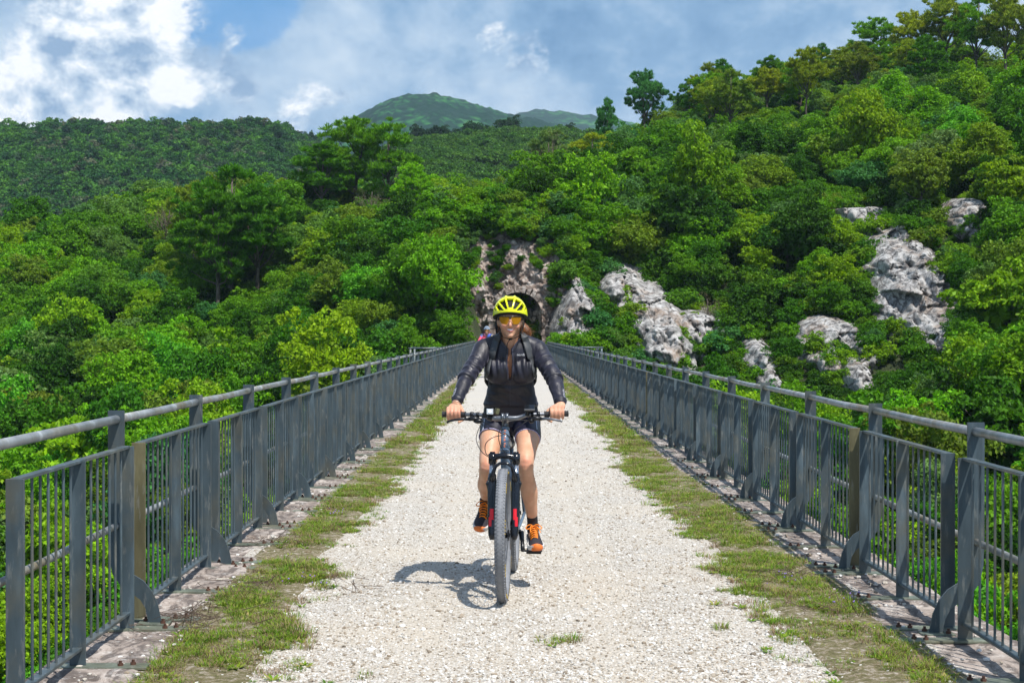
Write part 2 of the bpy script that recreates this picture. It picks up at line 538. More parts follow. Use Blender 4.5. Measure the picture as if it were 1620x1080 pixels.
m_leaf_far = leaf_mat('ridge_leaf', ramp=[(0.0, (0.018, 0.075, 0.022)), (0.3, (0.028, 0.12, 0.02)), (0.5, (0.055, 0.18, 0.02)), (0.7, (0.085, 0.24, 0.02)), (0.88, (0.030, 0.10, 0.03)), (1.0, (0.13, 0.16, 0.10))], transl=0.25)
m_leaf_light = leaf_mat('scrub_leaf', ramp=[(0.0, (0.035, 0.11, 0.016)), (0.4, (0.055, 0.16, 0.018)), (0.8, (0.085, 0.20, 0.022)), (1.0, (0.05, 0.13, 0.02))], transl=0.3)
m_bark, g, p, _ = mat('bark')
o = g.n('ShaderNodeTexCoord').outputs['Object']
mp = g.n('ShaderNodeMapping', inp={'Vector': o, 'Scale': (1, 1, 0.2)}).outputs[0]
n1 = g.noise(mp, 9, 8, 0.65).outputs['Fac']
setc(g, p, 'Base Color', g.ramp(n1, [(0.35, (0.04, 0.03, 0.022)), (0.6, (0.16, 0.13, 0.10)), (0.75, (0.26, 0.23, 0.19))]))
p.inputs['Roughness'].default_value = 0.9
bump(g, p, n1, 0.8, 0.03)

def leaves(cen, nrm, ln, wd, r, droop=0.0, jitter=0.75):
    """diamond leaves at cen (n,3), facing roughly nrm (n,3)"""
    n = len(cen)
    d = nrm + r.normal(0, jitter, (n, 3)); d /= np.linalg.norm(d, axis=1, keepdims=True) + 1e-9
    a = r.normal(0, 1, (n, 3)); a[:, 2] -= droop
    u = a - d * (a * d).sum(1, keepdims=True); u /= np.linalg.norm(u, axis=1, keepdims=True) + 1e-9
    v = np.cross(d, u)
    L = (ln * r.uniform(0.65, 1.35, n))[:, None] * 0.5; W = (wd * r.uniform(0.7, 1.3, n))[:, None] * 0.5
    off = u * L * 0.25
    return np.stack([cen - u * L, cen + v * W + off, cen + u * L, cen - v * W + off], 1)

def rnd_dirs(n, r):
    d = r.normal(0, 1, (n, 3)); return d / np.linalg.norm(d, axis=1, keepdims=True)

def crown_leaves(seed, rad, height, nl, per, leaf, lobe=(0.42, 0.8), low=-0.35, squash=1.0, inner=0.1):
    """a crown of many leafy lobes spread over an uneven dome; returns quads and the lobe centres"""
    r = np.random.default_rng(seed)
    ax = r.uniform(0.85, 1.15, 2)
    ph = r.uniform(0, 6.28, 3)
    cs = []
    tries = 0
    while len(cs) < nl and tries < 4000:
        tries += 1
        d = rnd_dirs(1, r)[0]
        if d[2] < low: continue
        az = math.atan2(d[1], d[0])
        rr = (0.82 + 0.26 * math.sin(2 * az + ph[0]) * 0.8 + 0.18 * math.sin(5 * az + ph[1]) + 0.24 * math.sin(4 * d[2] + ph[2] + az))
        k = r.uniform(0.72, 1.0) if r.random() > inner else r.uniform(0.2, 0.6)
        c = np.array([d[0] * rad * ax[0], d[1] * rad * ax[1], d[2] * height * 0.5 + height * 0.5]) * np.array([rr * k, rr * k, 1])
        c[2] = height * 0.5 + d[2] * height * 0.5 * rr * k
        if all(np.linalg.norm(c - q[0]) > 0.42 * (lobe[0] + lobe[1]) * 0.5 * 1.1 for q in cs):
            cs.append((c, r.uniform(*lobe)))
    out = []
    for c, lr in cs:
        n = int(per * (lr / lobe[1]) ** 2)
        d = rnd_dirs(n, r)
        d[:, 2] = np.where(d[:, 2] < -0.3, -d[:, 2], d[:, 2])
        # little sprays inside the lobe
        sp = rnd_dirs(7, r) * lr * 0.92; sp[:, 2] = np.abs(sp[:, 2]) * 0.85
        which = r.integers(0, 7, n)
        pos = np.where((r.random(n) < 0.74)[:, None], sp[which] + d * lr * 0.30, d * lr * (r.uniform(0.5, 0.95, n))[:, None])
        pos[:, 2] *= squash
        nr = d * 0.8 + np.array([0, 0, 0.45])
        out.append(leaves(c + pos, nr, leaf * 1.25, leaf * 0.8, r))
    # shaded leaves inside the crown
    n = nl * 16
    d = rnd_dirs(n, r) * (r.uniform(0.1, 0.72, n) ** 0.6)[:, None]
    pos = d * np.array([rad * 0.82, rad * 0.82, height * 0.42]) + np.array([0, 0, height * 0.5])
    out.append(leaves(pos, rnd_dirs(n, r), leaf * 2.2, leaf * 1.7, r))
    return np.concatenate(out), [c for c, _ in cs]

def trunk_mesh(name, seed, height, base_r, targets, lean=0.15, first=0.35, nlimb=7, thin=0.35):
    r = np.random.default_rng(seed)
    mb = MB()
    lx, ly = r.uniform(-lean, lean, 2)
    pts = []; rads = []
    for i in range(7):
        t = i / 6
        pts.append((lx * t * height * 0.5 + math.sin(t * 5 + seed) * 0.05 * height * 0.4, ly * t * height * 0.5 + math.cos(t * 4 + seed) * 0.04 * height * 0.4, -0.5 + (height + 0.5) * t))
        rads.append(base_r * (1 - 0.72 * t) * (1.3 if i == 0 else 1))
    mb.tube(pts, rads, 8)
    if targets:
        idx = r.permutation(len(targets))[:nlimb]
        for k in idx:
            tg = Vector(targets[k])
            t = min(0.92, max(first, first + (tg.z / height - first) * 0.55 * r.uniform(0.6, 1)))
            s = Vector(pts[0]).lerp(Vector(pts[-1]), t)
            j = min(5, int(t * 6)); s = Vector(pts[j]).lerp(Vector(pts[j + 1]), t * 6 - j)
            mid = s.lerp(tg, 0.5) + Vector((0, 0, -0.05 * height * r.uniform(-0.5, 1)))
            rr = base_r * (1 - 0.72 * t) * 0.6
            mb.tube([s, s.lerp(mid, 0.5), mid, tg], [rr, rr * 0.8, rr * 0.6, rr * 0.22], 6)
    return mb.mesh(name, m_bark, True)

def pine_crown(seed, height, rad, nt, per, start=0.42, flat=False):
    """Aleppo pine: flattened plates of needles on spreading limbs, sky between them"""
    r = np.random.default_rng(seed)
    out = []; cs = []
    zc = (start + 1.0) / 2 * height; zr = (1.0 - start) / 2 * height
    npl = 15
    plates = []
    while len(plates) < npl:
        d = rnd_dirs(1, r)[0] * r.uniform(0.45, 1.0)
        if d[2] < -0.75: continue
        c = np.array([d[0] * rad * 0.80, d[1] * rad * 0.80, zc + d[2] * zr * 0.86])
        if all(np.linalg.norm((c - q) * np.array([1, 1, 1.5])) > rad * 0.42 for q in plates): plates.append(c)
        elif r.random() < 0.03: plates.append(c)
    plates.append(np.array([0.05 * rad, 0, zc + zr * 0.84]))
    for c in plates:
        cs.append(c)
        pr = rad * r.uniform(0.26, 0.42)
        for k in range(nt // npl):
            dd = rnd_dirs(1, r)[0] * r.random() ** 0.4
            tc_ = c + dd * np.array([pr, pr, pr * 0.55])
            n = int(per * r.uniform(0.7, 1.2)); lr = rad * r.uniform(0.07, 0.13)
            d = rnd_dirs(n, r); d[:, 2] = np.abs(d[:, 2]) * 0.9 - 0.1
            pos = tc_ + d * lr * r.uniform(0.2, 1.0, n)[:, None]
            u = d + np.array([0, 0, 0.6]) + r.normal(0, 0.28, (n, 3)); u /= np.linalg.norm(u, axis=1, keepdims=True)
            v = np.cross(u, rnd_dirs(n, r)); v /= np.linalg.norm(v, axis=1, keepdims=True) + 1e-9
            L = (r.uniform(0.11, 0.24, n) * rad / 3.2)[:, None]; W = (r.uniform(0.022, 0.042, n) * rad / 3.2)[:, None]
            out.append(np.stack([pos - u * L, pos + v * W, pos + u * L, pos - v * W], 1))
    return np.concatenate(out), cs

# prototypes (mesh data shared by every copy) --------------------------------
OAK = []
for i in range(9):
    rad = 2.0 + 0.12 * (i % 3); h = 3.6 + 0.35 * (i % 4)
    q, cs = crown_leaves(100 + i, rad, h, 84, 210, 0.150, (0.26, 0.74))
    q[..., 2] += 0.9
    OAK.append((quads_mesh('oak_crown', q, m_leaf), trunk_mesh('oak_trunk', 200 + i, h * 0.95, 0.13, [c + np.array([0, 0, 0.9]) for c in cs]), rad, h + 0.9))
MAPLE = []      # looser crowns with larger leaves in flat sprays
for i in range(4):
    q, cs = crown_leaves(300 + i, 2.1, 3.9, 44, 190, 0.21, (0.48, 0.82), -0.25, 0.5)
    q[..., 2] += 0.9
    MAPLE.append((quads_mesh('broadleaf_crown', q, m_leaf), trunk_mesh('broadleaf_trunk', 330 + i, 4.2, 0.11, [c + np.array([0, 0, 0.9]) for c in cs]), 2.1, 4.8))
SHRUB = []
for i in range(5):
    q, cs = crown_leaves(400 + i, 1.0, 1.5, 20, 190, 0.11, (0.30, 0.5), -0.2)
    SHRUB.append((quads_mesh('shrub_foliage', q, m_leaf), trunk_mesh('shrub_stem', 430 + i, 1.2, 0.04, cs, first=0.1), 1.0, 1.5))
PINE = []
for i in range(5):
    H = 9.0; q, cs = pine_crown(500 + i, H, 3.1, 330, 70, [0.46, 0.30, 0.50, 0.42, 0.26][i])
    PINE.append((quads_mesh('pine_crown', q, m_pine), trunk_mesh('pine_trunk', 530 + i, H * 0.93, 0.17, cs, 0.12, 0.35, 16), 3.1, H))
BARE, _cs = crown_leaves(600, 1.6, 3.2, 16, 30, 0.10, (0.4, 0.6))

# variants for the masses, kept out of the scene and only instanced ------------
def proto_coll(name, metas):
    c = bpy.data.collections.new(name)
    for i, me in enumerate(metas):
        o = bpy.data.objects.new('%s_%d' % (name, i), me)
        c.objects.link(o)
    return c

def scatter(name, pts, scl, rz, coll, nvar, label, cat, kind='stuff', tilt=None, squash=None):
    """one object of countless plants or stones: a point mesh whose modifier places the variants"""
    n = len(pts)
    me = bpy.data.meshes.new(name)
    me.vertices.add(n)
    me.vertices.foreach_set('co', np.asarray(pts, np.float32).reshape(-1))
    a = me.attributes.new('scl', 'FLOAT_VECTOR', 'POINT')
    s3 = np.repeat(np.asarray(scl, np.float32)[:, None], 3, 1) if np.ndim(scl) == 1 else np.asarray(scl, np.float32)
    a.data.foreach_set('vector', s3.reshape(-1))
    rot = np.zeros((n, 3), np.float32); rot[:, 2] = rz
    if tilt is not None: rot[:, 0] = tilt[0]; rot[:, 1] = tilt[1]
    a = me.attributes.new('rot', 'FLOAT_VECTOR', 'POINT'); a.data.foreach_set('vector', rot.reshape(-1))
    a = me.attributes.new('vi', 'INT', 'POINT'); a.data.foreach_set('value', rng.integers(0, nvar, n).astype(np.int32))
    me.update()
    o = link(name, me); tag(o, label, cat, kind=kind)
    ng = bpy.data.node_groups.new(name + '_scatter', 'GeometryNodeTree')
    ng.interface.new_socket('Geometry', in_out='INPUT', socket_type='NodeSocketGeometry')
    ng.interface.new_socket('Geometry', in_out='OUTPUT', socket_type='NodeSocketGeometry')
    gi = ng.nodes.new('NodeGroupInput'); go = ng.nodes.new('NodeGroupOutput')
    ci = ng.nodes.new('GeometryNodeCollectionInfo'); ci.inputs['Collection'].default_value = coll
    ci.inputs['Separate Children'].default_value = True; ci.inputs['Reset Children'].default_value = True
    ip = ng.nodes.new('GeometryNodeInstanceOnPoints'); ip.inputs['Pick Instance'].default_value = True
    def attr(nm, ty):
        nd = ng.nodes.new('GeometryNodeInputNamedAttribute'); nd.data_type = ty; nd.inputs['Name'].default_value = nm
        return nd.outputs['Attribute']
    L = ng.links.new
    L(gi.outputs[0], ip.inputs['Points']); L(ci.outputs[0], ip.inputs['Instance'])
    L(attr('vi', 'INT'), ip.inputs['Instance Index']); L(attr('scl', 'FLOAT_VECTOR'), ip.inputs['Scale'])
    e2r = ng.nodes.new('FunctionNodeEulerToRotation'); L(attr('rot', 'FLOAT_VECTOR'), e2r.inputs[0]); L(e2r.outputs[0], ip.inputs['Rotation'])
    L(ip.outputs[0], go.inputs[0])
    md = o.modifiers.new('scatter', 'NODES'); md.node_group = ng
    return o

def variant(me, m):
    c = me.copy(); c.materials.clear(); c.materials.append(m); return c
c_wood = proto_coll('wood_variants', [variant(OAK[i][0], m_leaf_wood) for i in range(7)])
def lowcrown(seed, rad, h, nl, per, leaf, m):
    q, _ = crown_leaves(seed, rad, h, nl, per, leaf, (rad * 0.25, rad * 0.42))
    return quads_mesh('far_crown', q, m)
c_ridge = proto_coll('ridge_variants', [lowcrown(700 + i, 3.0, 5.6, 34, 70, 0.55, m_leaf_far) for i in range(6)])
c_scrub = proto_coll('scrub_variants', [lowcrown(720 + i, 2.0, 2.6, 22, 50, 0.42, m_leaf_light) for i in range(5)])
m_leaf_under_shaded = leaf_mat('undergrowth_leaf', ramp=[(0.0, (0.020, 0.065, 0.006)), (0.4, (0.038, 0.125, 0.008)), (0.75, (0.065, 0.175, 0.010)), (1.0, (0.12, 0.24, 0.012))])  # greens darkened to paint deeper shade between the crowns
c_under = proto_coll('undergrowth_variants', [variant(SHRUB[i][0], m_leaf_under_shaded) for i in range(5)])
c_ledge = proto_coll('ledge_variants', [variant(SHRUB[i][0], m_leaf_wood) for i in range(5)])

# ------------------------------------------------------------------ bare rock
m_rock, g, p, _ = mat('limestone')
o = g.n('ShaderNodeNewGeometry').outputs['Position']
n1 = g.noise(o, 0.55, 9, 0.65).outputs['Fac']
n2 = g.noise(g.n('ShaderNodeMapping', inp={'Vector': o, 'Scale': (1, 1, 0.7)}).outputs[0], 1.7, 10, 0.72, 0.1).outputs['Fac']
cr = g.n('ShaderNodeTexVoronoi', feature='DISTANCE_TO_EDGE', inp={'Vector': g.vmath('ADD', o, g.noise(o, 1.2, 5).outputs['Color']).outputs[0], 'Scale': 0.9}).outputs['Distance']
col = g.ramp(n2, [(0.32, (0.05, 0.048, 0.05)), (0.44, (0.23, 0.22, 0.215)), (0.54, (0.45, 0.44, 0.425)), (0.70, (0.66, 0.66, 0.66))])
col = g.mix(g.maprange(n1, 0.52, 0.66, 0, 0.7), col, (0.30, 0.20, 0.13))
col = g.mix(g.maprange(g.noise(o, 2.6, 6, 0.7).outputs['Fac'], 0.58, 0.70, 0, 0.6), col, (0.05, 0.07, 0.03))
col = g.mix(g.maprange(cr, 0.0, 0.07, 0.8, 0.0), col, (0.035, 0.03, 0.03))
setc(g, p, 'Base Color', col)
p.inputs['Roughness'].default_value = 0.92
bump(g, p, g.math('ADD', g.math('MULTIPLY', n2, 1.0), g.math('MULTIPLY', g.noise(o, 7, 6, 0.7).outputs['Fac'], 0.35)), 0.9, 0.22)
m_rubble, g, p, _ = mat('brown_cliff_stone')
o = g.n('ShaderNodeNewGeometry').outputs['Position']
vv = g.n('ShaderNodeTexVoronoi', inp={'Vector': g.vmath('ADD', o, g.noise(o, 2.0, 4).outputs['Color']).outputs[0], 'Scale': 2.6})
n2 = g.noise(o, 1.4, 8, 0.7).outputs['Fac']
col = g.ramp(n2, [(0.32, (0.09, 0.065, 0.055)), (0.45, (0.27, 0.205, 0.17)), (0.56, (0.46, 0.39, 0.35)), (0.70, (0.66, 0.61, 0.58))])
vs_ = g.n('ShaderNodeSeparateColor'); g.l(vv.outputs['Color'], vs_.inputs[0])
col = g.mix(g.maprange(vs_.outputs[0], 0.72, 0.95, 0, 0.55), col, (0.62, 0.58, 0.54))
col = g.mix(g.maprange(vv.outputs['Distance'], 0.3, 0.75, 0.0, 0.55), col, (0.05, 0.035, 0.025))
setc(g, p, 'Base Color', col); p.inputs['Roughness'].default_value = 0.92
bump(g, p, g.math('ADD', n2, g.math('MULTIPLY', vv.outputs['Distance'], -0.4)), 0.9, 0.2)

def find_Y(px, py, lo=60, hi=240):
    """where the line of sight through the pixel meets the hillside"""
    ys = np.arange(lo, hi, 0.5)
    x = (px - 805) / F * ys; z = CAMZ - (py - 528) / F * ys
    gz = ground(x, ys)
    k = np.where(gz >= z)[0]
    return float(ys[k[0]]) if len(k) else None

ROCKS = [  # px centre, py centre, half width, half height, lean, label
    (1438, 462, 54, 112, 0.30, 'tall pale grey limestone cliff on the right slope'),
    (1395, 352, 38, 34, 0.1, 'small pale rock above the tall right cliff'),
    (1515, 340, 26, 36, -0.2, 'narrow rock highest up at the right side'),
    (1345, 600, 22, 30, 0.1, 'low grey rock at the foot of the tall right cliff'),
    (1312, 542, 48, 36, 0.1, 'wide blue-grey rock left of the tall right cliff'),
    (1205, 580, 22, 38, 0.2, 'thin ribbon of rock just above the right railing'),
    (1105, 528, 40, 34, -0.2, 'white rock between bushes right of the leaning slab'),
    (1028, 498, 42, 84, 0.55, 'leaning white slab of rock on the right slope'),
    (985, 470, 26, 44, 0.2, 'broken rock behind bushes beside the leaning slab'),
    (1172, 432, 10, 12, 0.1, 'small grey stone face among mid-slope bushes'),
    (1245, 462, 12, 16, 0.0, 'small pinkish stone face above the wide grey rock'),
    (892, 500, 40, 58, 0.2, 'white and rusty rock right of the tunnel mouth'),
    (930, 540, 20, 22, 0.2, 'low white rock beside the end of the right railing'),
]
rock_masks = []
def rock(px, py, hw, hh, lean, label, seed):
    """a bare face breaking out of the slope: it follows the hillside, juts forward where rock is bare and dips under the soil at its ragged edge"""
    Y = find_Y(px, py) or 100.0
    w = hw * 1.45 / F * Y; h = hh * 1.35 / F * Y
    c = at(px, py, Y)
    na = int(np.clip(w * 2 / 0.085, 30, 150)); nb_ = int(np.clip(h * 2 / 0.085, 30, 190))
    A, B = np.meshgrid(np.linspace(-1, 1, na), np.linspace(-1, 1, nb_))
    X = c.x + A * w + B * h * lean * -0.55
    Zr = c.z + B * h
    ys = np.arange(60, 220, 0.5)
    Yt = np.full(X.shape, Y)
    gz = ground(X[..., None] + (ys - Y) * 0, ys[None, None, :] + X[..., None] * 0)
    hit = gz >= Zr[..., None]
    k = hit.argmax(-1); ok = hit.any(-1)
    Yt = np.where(ok, ys[k], Y)
    # soften the steps of the search
    for _ in range(6):
        Yp = np.pad(Yt, 1, mode='edge'); Yt = (Yp[1:-1, 1:-1] * 2 + Yp[:-2, 1:-1] + Yp[2:, 1:-1] + Yp[1:-1, :-2] + Yp[1:-1, 2:]) / 6
    Yt = np.clip(Yt, Y - 9, Y + 9)
    r2 = A ** 2 + B ** 2
    s1 = seed * 3
    broad_ = vnoise(X * 0.28, Zr * 0.22, 0, s1, 3)
    edge = 1.0 - r2 * 1.15 + broad_ * 0.85 + 0.35 * vnoise(X * 0.9, Zr * 0.7, 0, s1 + 1, 3)
    jut = np.clip(edge, -1.5, 0.7) * 1.25
    # blocks and cracks: stepped ledges, slanting joints
    q = X * 0.75 + Zr * 0.30; q2 = Zr * 0.85 - X * 0.22
    wob = vnoise(X * 0.7, Zr * 0.7, 0, s1 + 2, 3)
    st1 = np.abs(((q + wob * 0.9) * 0.8) % 1.0 - 0.5) * 2; st2 = np.abs(((q2 + wob * 0.8) * 0.6) % 1.0 - 0.5) * 2
    fac1 = np.empty(X.shape); fac2 = np.empty(X.shape)
    for i_ in range(X.shape[0]):
        for j_ in range(X.shape[1]):
            v1_ = mnoise.voronoi(Vector((X[i_, j_] * 0.75 + wob[i_, j_] * 0.5, Zr[i_, j_] * 0.5, s1 * 1.7)))
            fac1[i_, j_] = math.sin(v1_[1][0].x * 12.9 + v1_[1][0].y * 7.7) * 0.5 + (v1_[0][1] - v1_[0][0]) * 0.35
            v2_ = mnoise.voronoi(Vector((X[i_, j_] * 2.1, Zr[i_, j_] * 1.5, s1 * 2.3)))
            fac2[i_, j_] = math.sin(v2_[1][0].x * 15.1 + v2_[1][0].y * 9.7) * 0.5 + (v2_[0][1] - v2_[0][0]) * 0.4
    relief = 0.95 * fac1 + 0.42 * fac2 + 0.45 * vnoise(X * 0.6, Zr * 0.45, 0, s1 + 3, 4, 0.6) + 0.30 * st1 + 0.38 * st2 + 0.28 * np.abs(vnoise(X * 2.2, Zr * 1.8, 0, s1 + 4, 3)) + 0.10 * vnoise(X * 7, Zr * 6, 0, s1 + 5, 2)
    Yt = Yt - np.clip(1.1 - r2, 0, 1) * np.clip(Yt - Yt[0:1, :], 0, 8) * 0.34
    Yr = Yt - jut - relief * np.clip(edge + 0.6, 0.2, 1.0) * 1.25
    me = grid_mesh('rock_outcrop', X, Yr, Zr, m_rock, None, False)
    me.flip_normals()
    o = link('rock_outcrop', me)
    tag(o, label, 'rock', 'bare limestone outcrops on the right slope')
    rock_masks.append((px, py, hw * 1.04, hh * 1.08, lean, Y))
for i, a in enumerate(ROCKS): rock(*a, 40 + i)

# cliff with the tunnel mouth -------------------------------------------------
TX, TW2, TH = 0.62, 1.55, 4.25       # tunnel axis, half width, crown height
nx, nz = 300, 240
xs = np.linspace(-6.2, 4.6, nx); zs = np.linspace(-1.5, 10.5, nz)
CX, CZ = np.meshgrid(xs, zs)
over = np.clip((CZ - 4.4) / 6, 0, 1)
CY = 102.6 + over ** 1.3 * 5.5 + np.abs(CX - TX) ** 1.5 * -0.03 + np.where(CX < -1.6, (CX + 1.6) * 0.35, 0) 
CY = CY - vnoise(CX * 0.45, CZ * 0.45, 0, 21, 5, 0.55) * 1.5 - np.abs(vnoise(CX * 1.3, CZ * 0.9, 0, 22, 4)) * 0.75 - vnoise(CX * 4, CZ * 3.2, 0, 25, 3) * 0.16
# flatten towards the portal so that its edge is a clean arch in rough rock
def in_arch(x, z, gr=0.0):
    xx = x - TX; hw = TW2 + gr; spring = TH - TW2
    return ((np.abs(xx) < hw) & (z < spring)) | ((xx ** 2 + (z - spring) ** 2 < hw ** 2) & (z >= spring - 0.001))
mx_, mz_ = (CX[:-1, :-1] + CX[1:, 1:]) / 2, (CZ[:-1, :-1] + CZ[1:, 1:]) / 2
rag = vnoise(mx_ * 0.7, mz_ * 0.7, 0, 28, 4) * 1.6
keep = ~in_arch(mx_, mz_) & (mz_ < 9.3 + rag - 0.10 * np.abs(mx_ + 0.5) ** 1.4) & (mx_ > -5.4 + rag) & (mx_ < 4.3 + rag * 0.5)
o = link('tunnel_cliff', grid_mesh('tunnel_cliff', CX, CY, CZ, m_rubble, keep))
o.data.flip_normals()
tag(o, 'brown crumbling rock face around the dark tunnel mouth', 'cliff')
m_dark, g, p, _ = mat('tunnel_stone_shade')  # stone coloured near black, painting in the darkness inside the tunnel
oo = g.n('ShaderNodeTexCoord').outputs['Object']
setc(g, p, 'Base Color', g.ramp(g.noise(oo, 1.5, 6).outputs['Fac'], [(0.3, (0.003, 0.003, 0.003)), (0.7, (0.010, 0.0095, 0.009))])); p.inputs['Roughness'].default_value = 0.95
arch = []
spring = TH - TW2
prof = [(-TW2, -0.3)] + [(-TW2, spring * t) for t in (0.3, 0.6, 0.9)] + [(TW2 * math.cos(math.pi - math.pi * k / 16), spring + TW2 * math.sin(math.pi * k / 16)) for k in range(17)] + [(TW2, spring * t) for t in (0.9, 0.6, 0.3)] + [(TW2, -0.3)]
mb = MB()
rings = [[(TX + x * 1.0, y, z) for x, z in prof] for y in (102.3, 104, 110, 130, 170)]
vs = [p_ for r_ in rings for p_ in r_]; mm = len(prof)
fs = [(i * mm + k, i * mm + k + 1, (i + 1) * mm + k + 1, (i + 1) * mm + k) for i in range(0, 4) for k in range(mm - 1)]
fs.append(tuple(4 * mm + k for k in range(mm)))
mb.add(vs, fs)
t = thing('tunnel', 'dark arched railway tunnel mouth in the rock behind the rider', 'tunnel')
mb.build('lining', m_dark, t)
# ring of rough voussoirs, broken by rock
mb = MB()
for k in range(15):
    a = math.pi * (k + 0.5) / 15
    rr = TW2 + 0.2
    s = 0.30 + 0.05 * math.sin(k * 7.1)
    mb.box((TX + rr * math.cos(a), 102.0 + 0.12 * math.sin(k * 3.3), spring + rr * math.sin(a)), (0.46, 0.9, s), (0, -a, 0), 0.02)
for s_ in (-1, 1):
    for k in range(6):
        mb.box((TX + s_ * (TW2 + 0.22), 102.0 + 0.08 * math.sin(k * 5), 0.2 + k * 0.46), (0.46 + 0.08 * math.sin(k * 9), 0.9, 0.42), None, 0.02)
mb.build('portal_ring', m_rubble, t)

# ------------------------------------------------------------------ trees
def proj(x, y, z):
    return 805 + x / y * F, 528 - (z - CAMZ) / y * F

def blocked(x, y, z0, z1, rad):
    """would a plant here hide one of the bare rocks?"""
    px, py0 = proj(x, y, z0); _, py1 = proj(x, y, z1); pr = rad / y * F
    for (rx, ry, hw, hh, lean, RY) in rock_masks:
        if y > RY + 3.5: continue
        cy_ = min(max((py0 + py1) / 2, py1), py0)
        for yy in np.linspace(py1, py0, 5):
            xx = rx - (yy - ry) * -lean * 0.6
            if abs(px - xx) < hw * 0.95 + pr * 0.62 and abs(yy - ry) < hh * 0.95: return True
    # the cliff over the tunnel
    if y < 107 and 738 - pr * 0.6 < px < 868 + pr * 0.6 and py0 > 372 and py1 < 640: return True
    return False

def ordn(k):
    w = ['', 'first', 'second', 'third', 'fourth', 'fifth', 'sixth', 'seventh', 'eighth', 'ninth', 'tenth', 'eleventh', 'twelfth', 'thirteenth', 'fourteenth', 'fifteenth', 'sixteenth', 'seventeenth', 'eighteenth', 'nineteenth']
    if k < 20: return w[k]
    te = {2: 'twenty', 3: 'thirty', 4: 'forty', 5: 'fifty', 6: 'sixty', 7: 'seventy', 8: 'eighty', 9: 'ninety'}
    if k % 10 == 0: return {2: 'twentieth', 3: 'thirtieth', 4: 'fortieth', 5: 'fiftieth', 6: 'sixtieth', 7: 'seventieth', 8: 'eightieth', 9: 'ninetieth'}[k // 10]
    return te[k // 10] + '-' + w[k % 10]

# candidate spots on the slopes, nearest first, thinning to keep crowns apart
cand = []
for s in range(62000):
    y = 28 + (215 - 28) * rng.random() ** 0.62
    u = rng.uniform(-0.62, 0.52)
    cand.append((u * y, y))
cand.sort(key=lambda c: c[1])
cell = {}
spots = []
for (x, y) in cand:
    if -3.6 < x < 4.0 and y < 113: continue
    if abs(x) < 5.5 and y < 92: continue
    if x < 0 and y > 172: continue
    dmin = 1.9 if y < 60 else (2.05 if y < 110 else 2.25)
    key = (int(x // 3), int(y // 3))
    ok = True
    for i in (-1, 0, 1):
        for j in (-1, 0, 1):
            for (qx, qy) in cell.get((key[0] + i, key[1] + j), ()):
                if (qx - x) ** 2 + (qy - y) ** 2 < dmin * dmin: ok = False; break
            if not ok: break
        if not ok: break
    if ok:
        cell.setdefault(key, []).append((x, y)); spots.append((x, y))

def railpx(px):
    """row of the handrail top at a column of the photograph"""
    return 528 + (0.217 * abs(px - 805) if px > 805 else 0.222 * abs(px - 805))

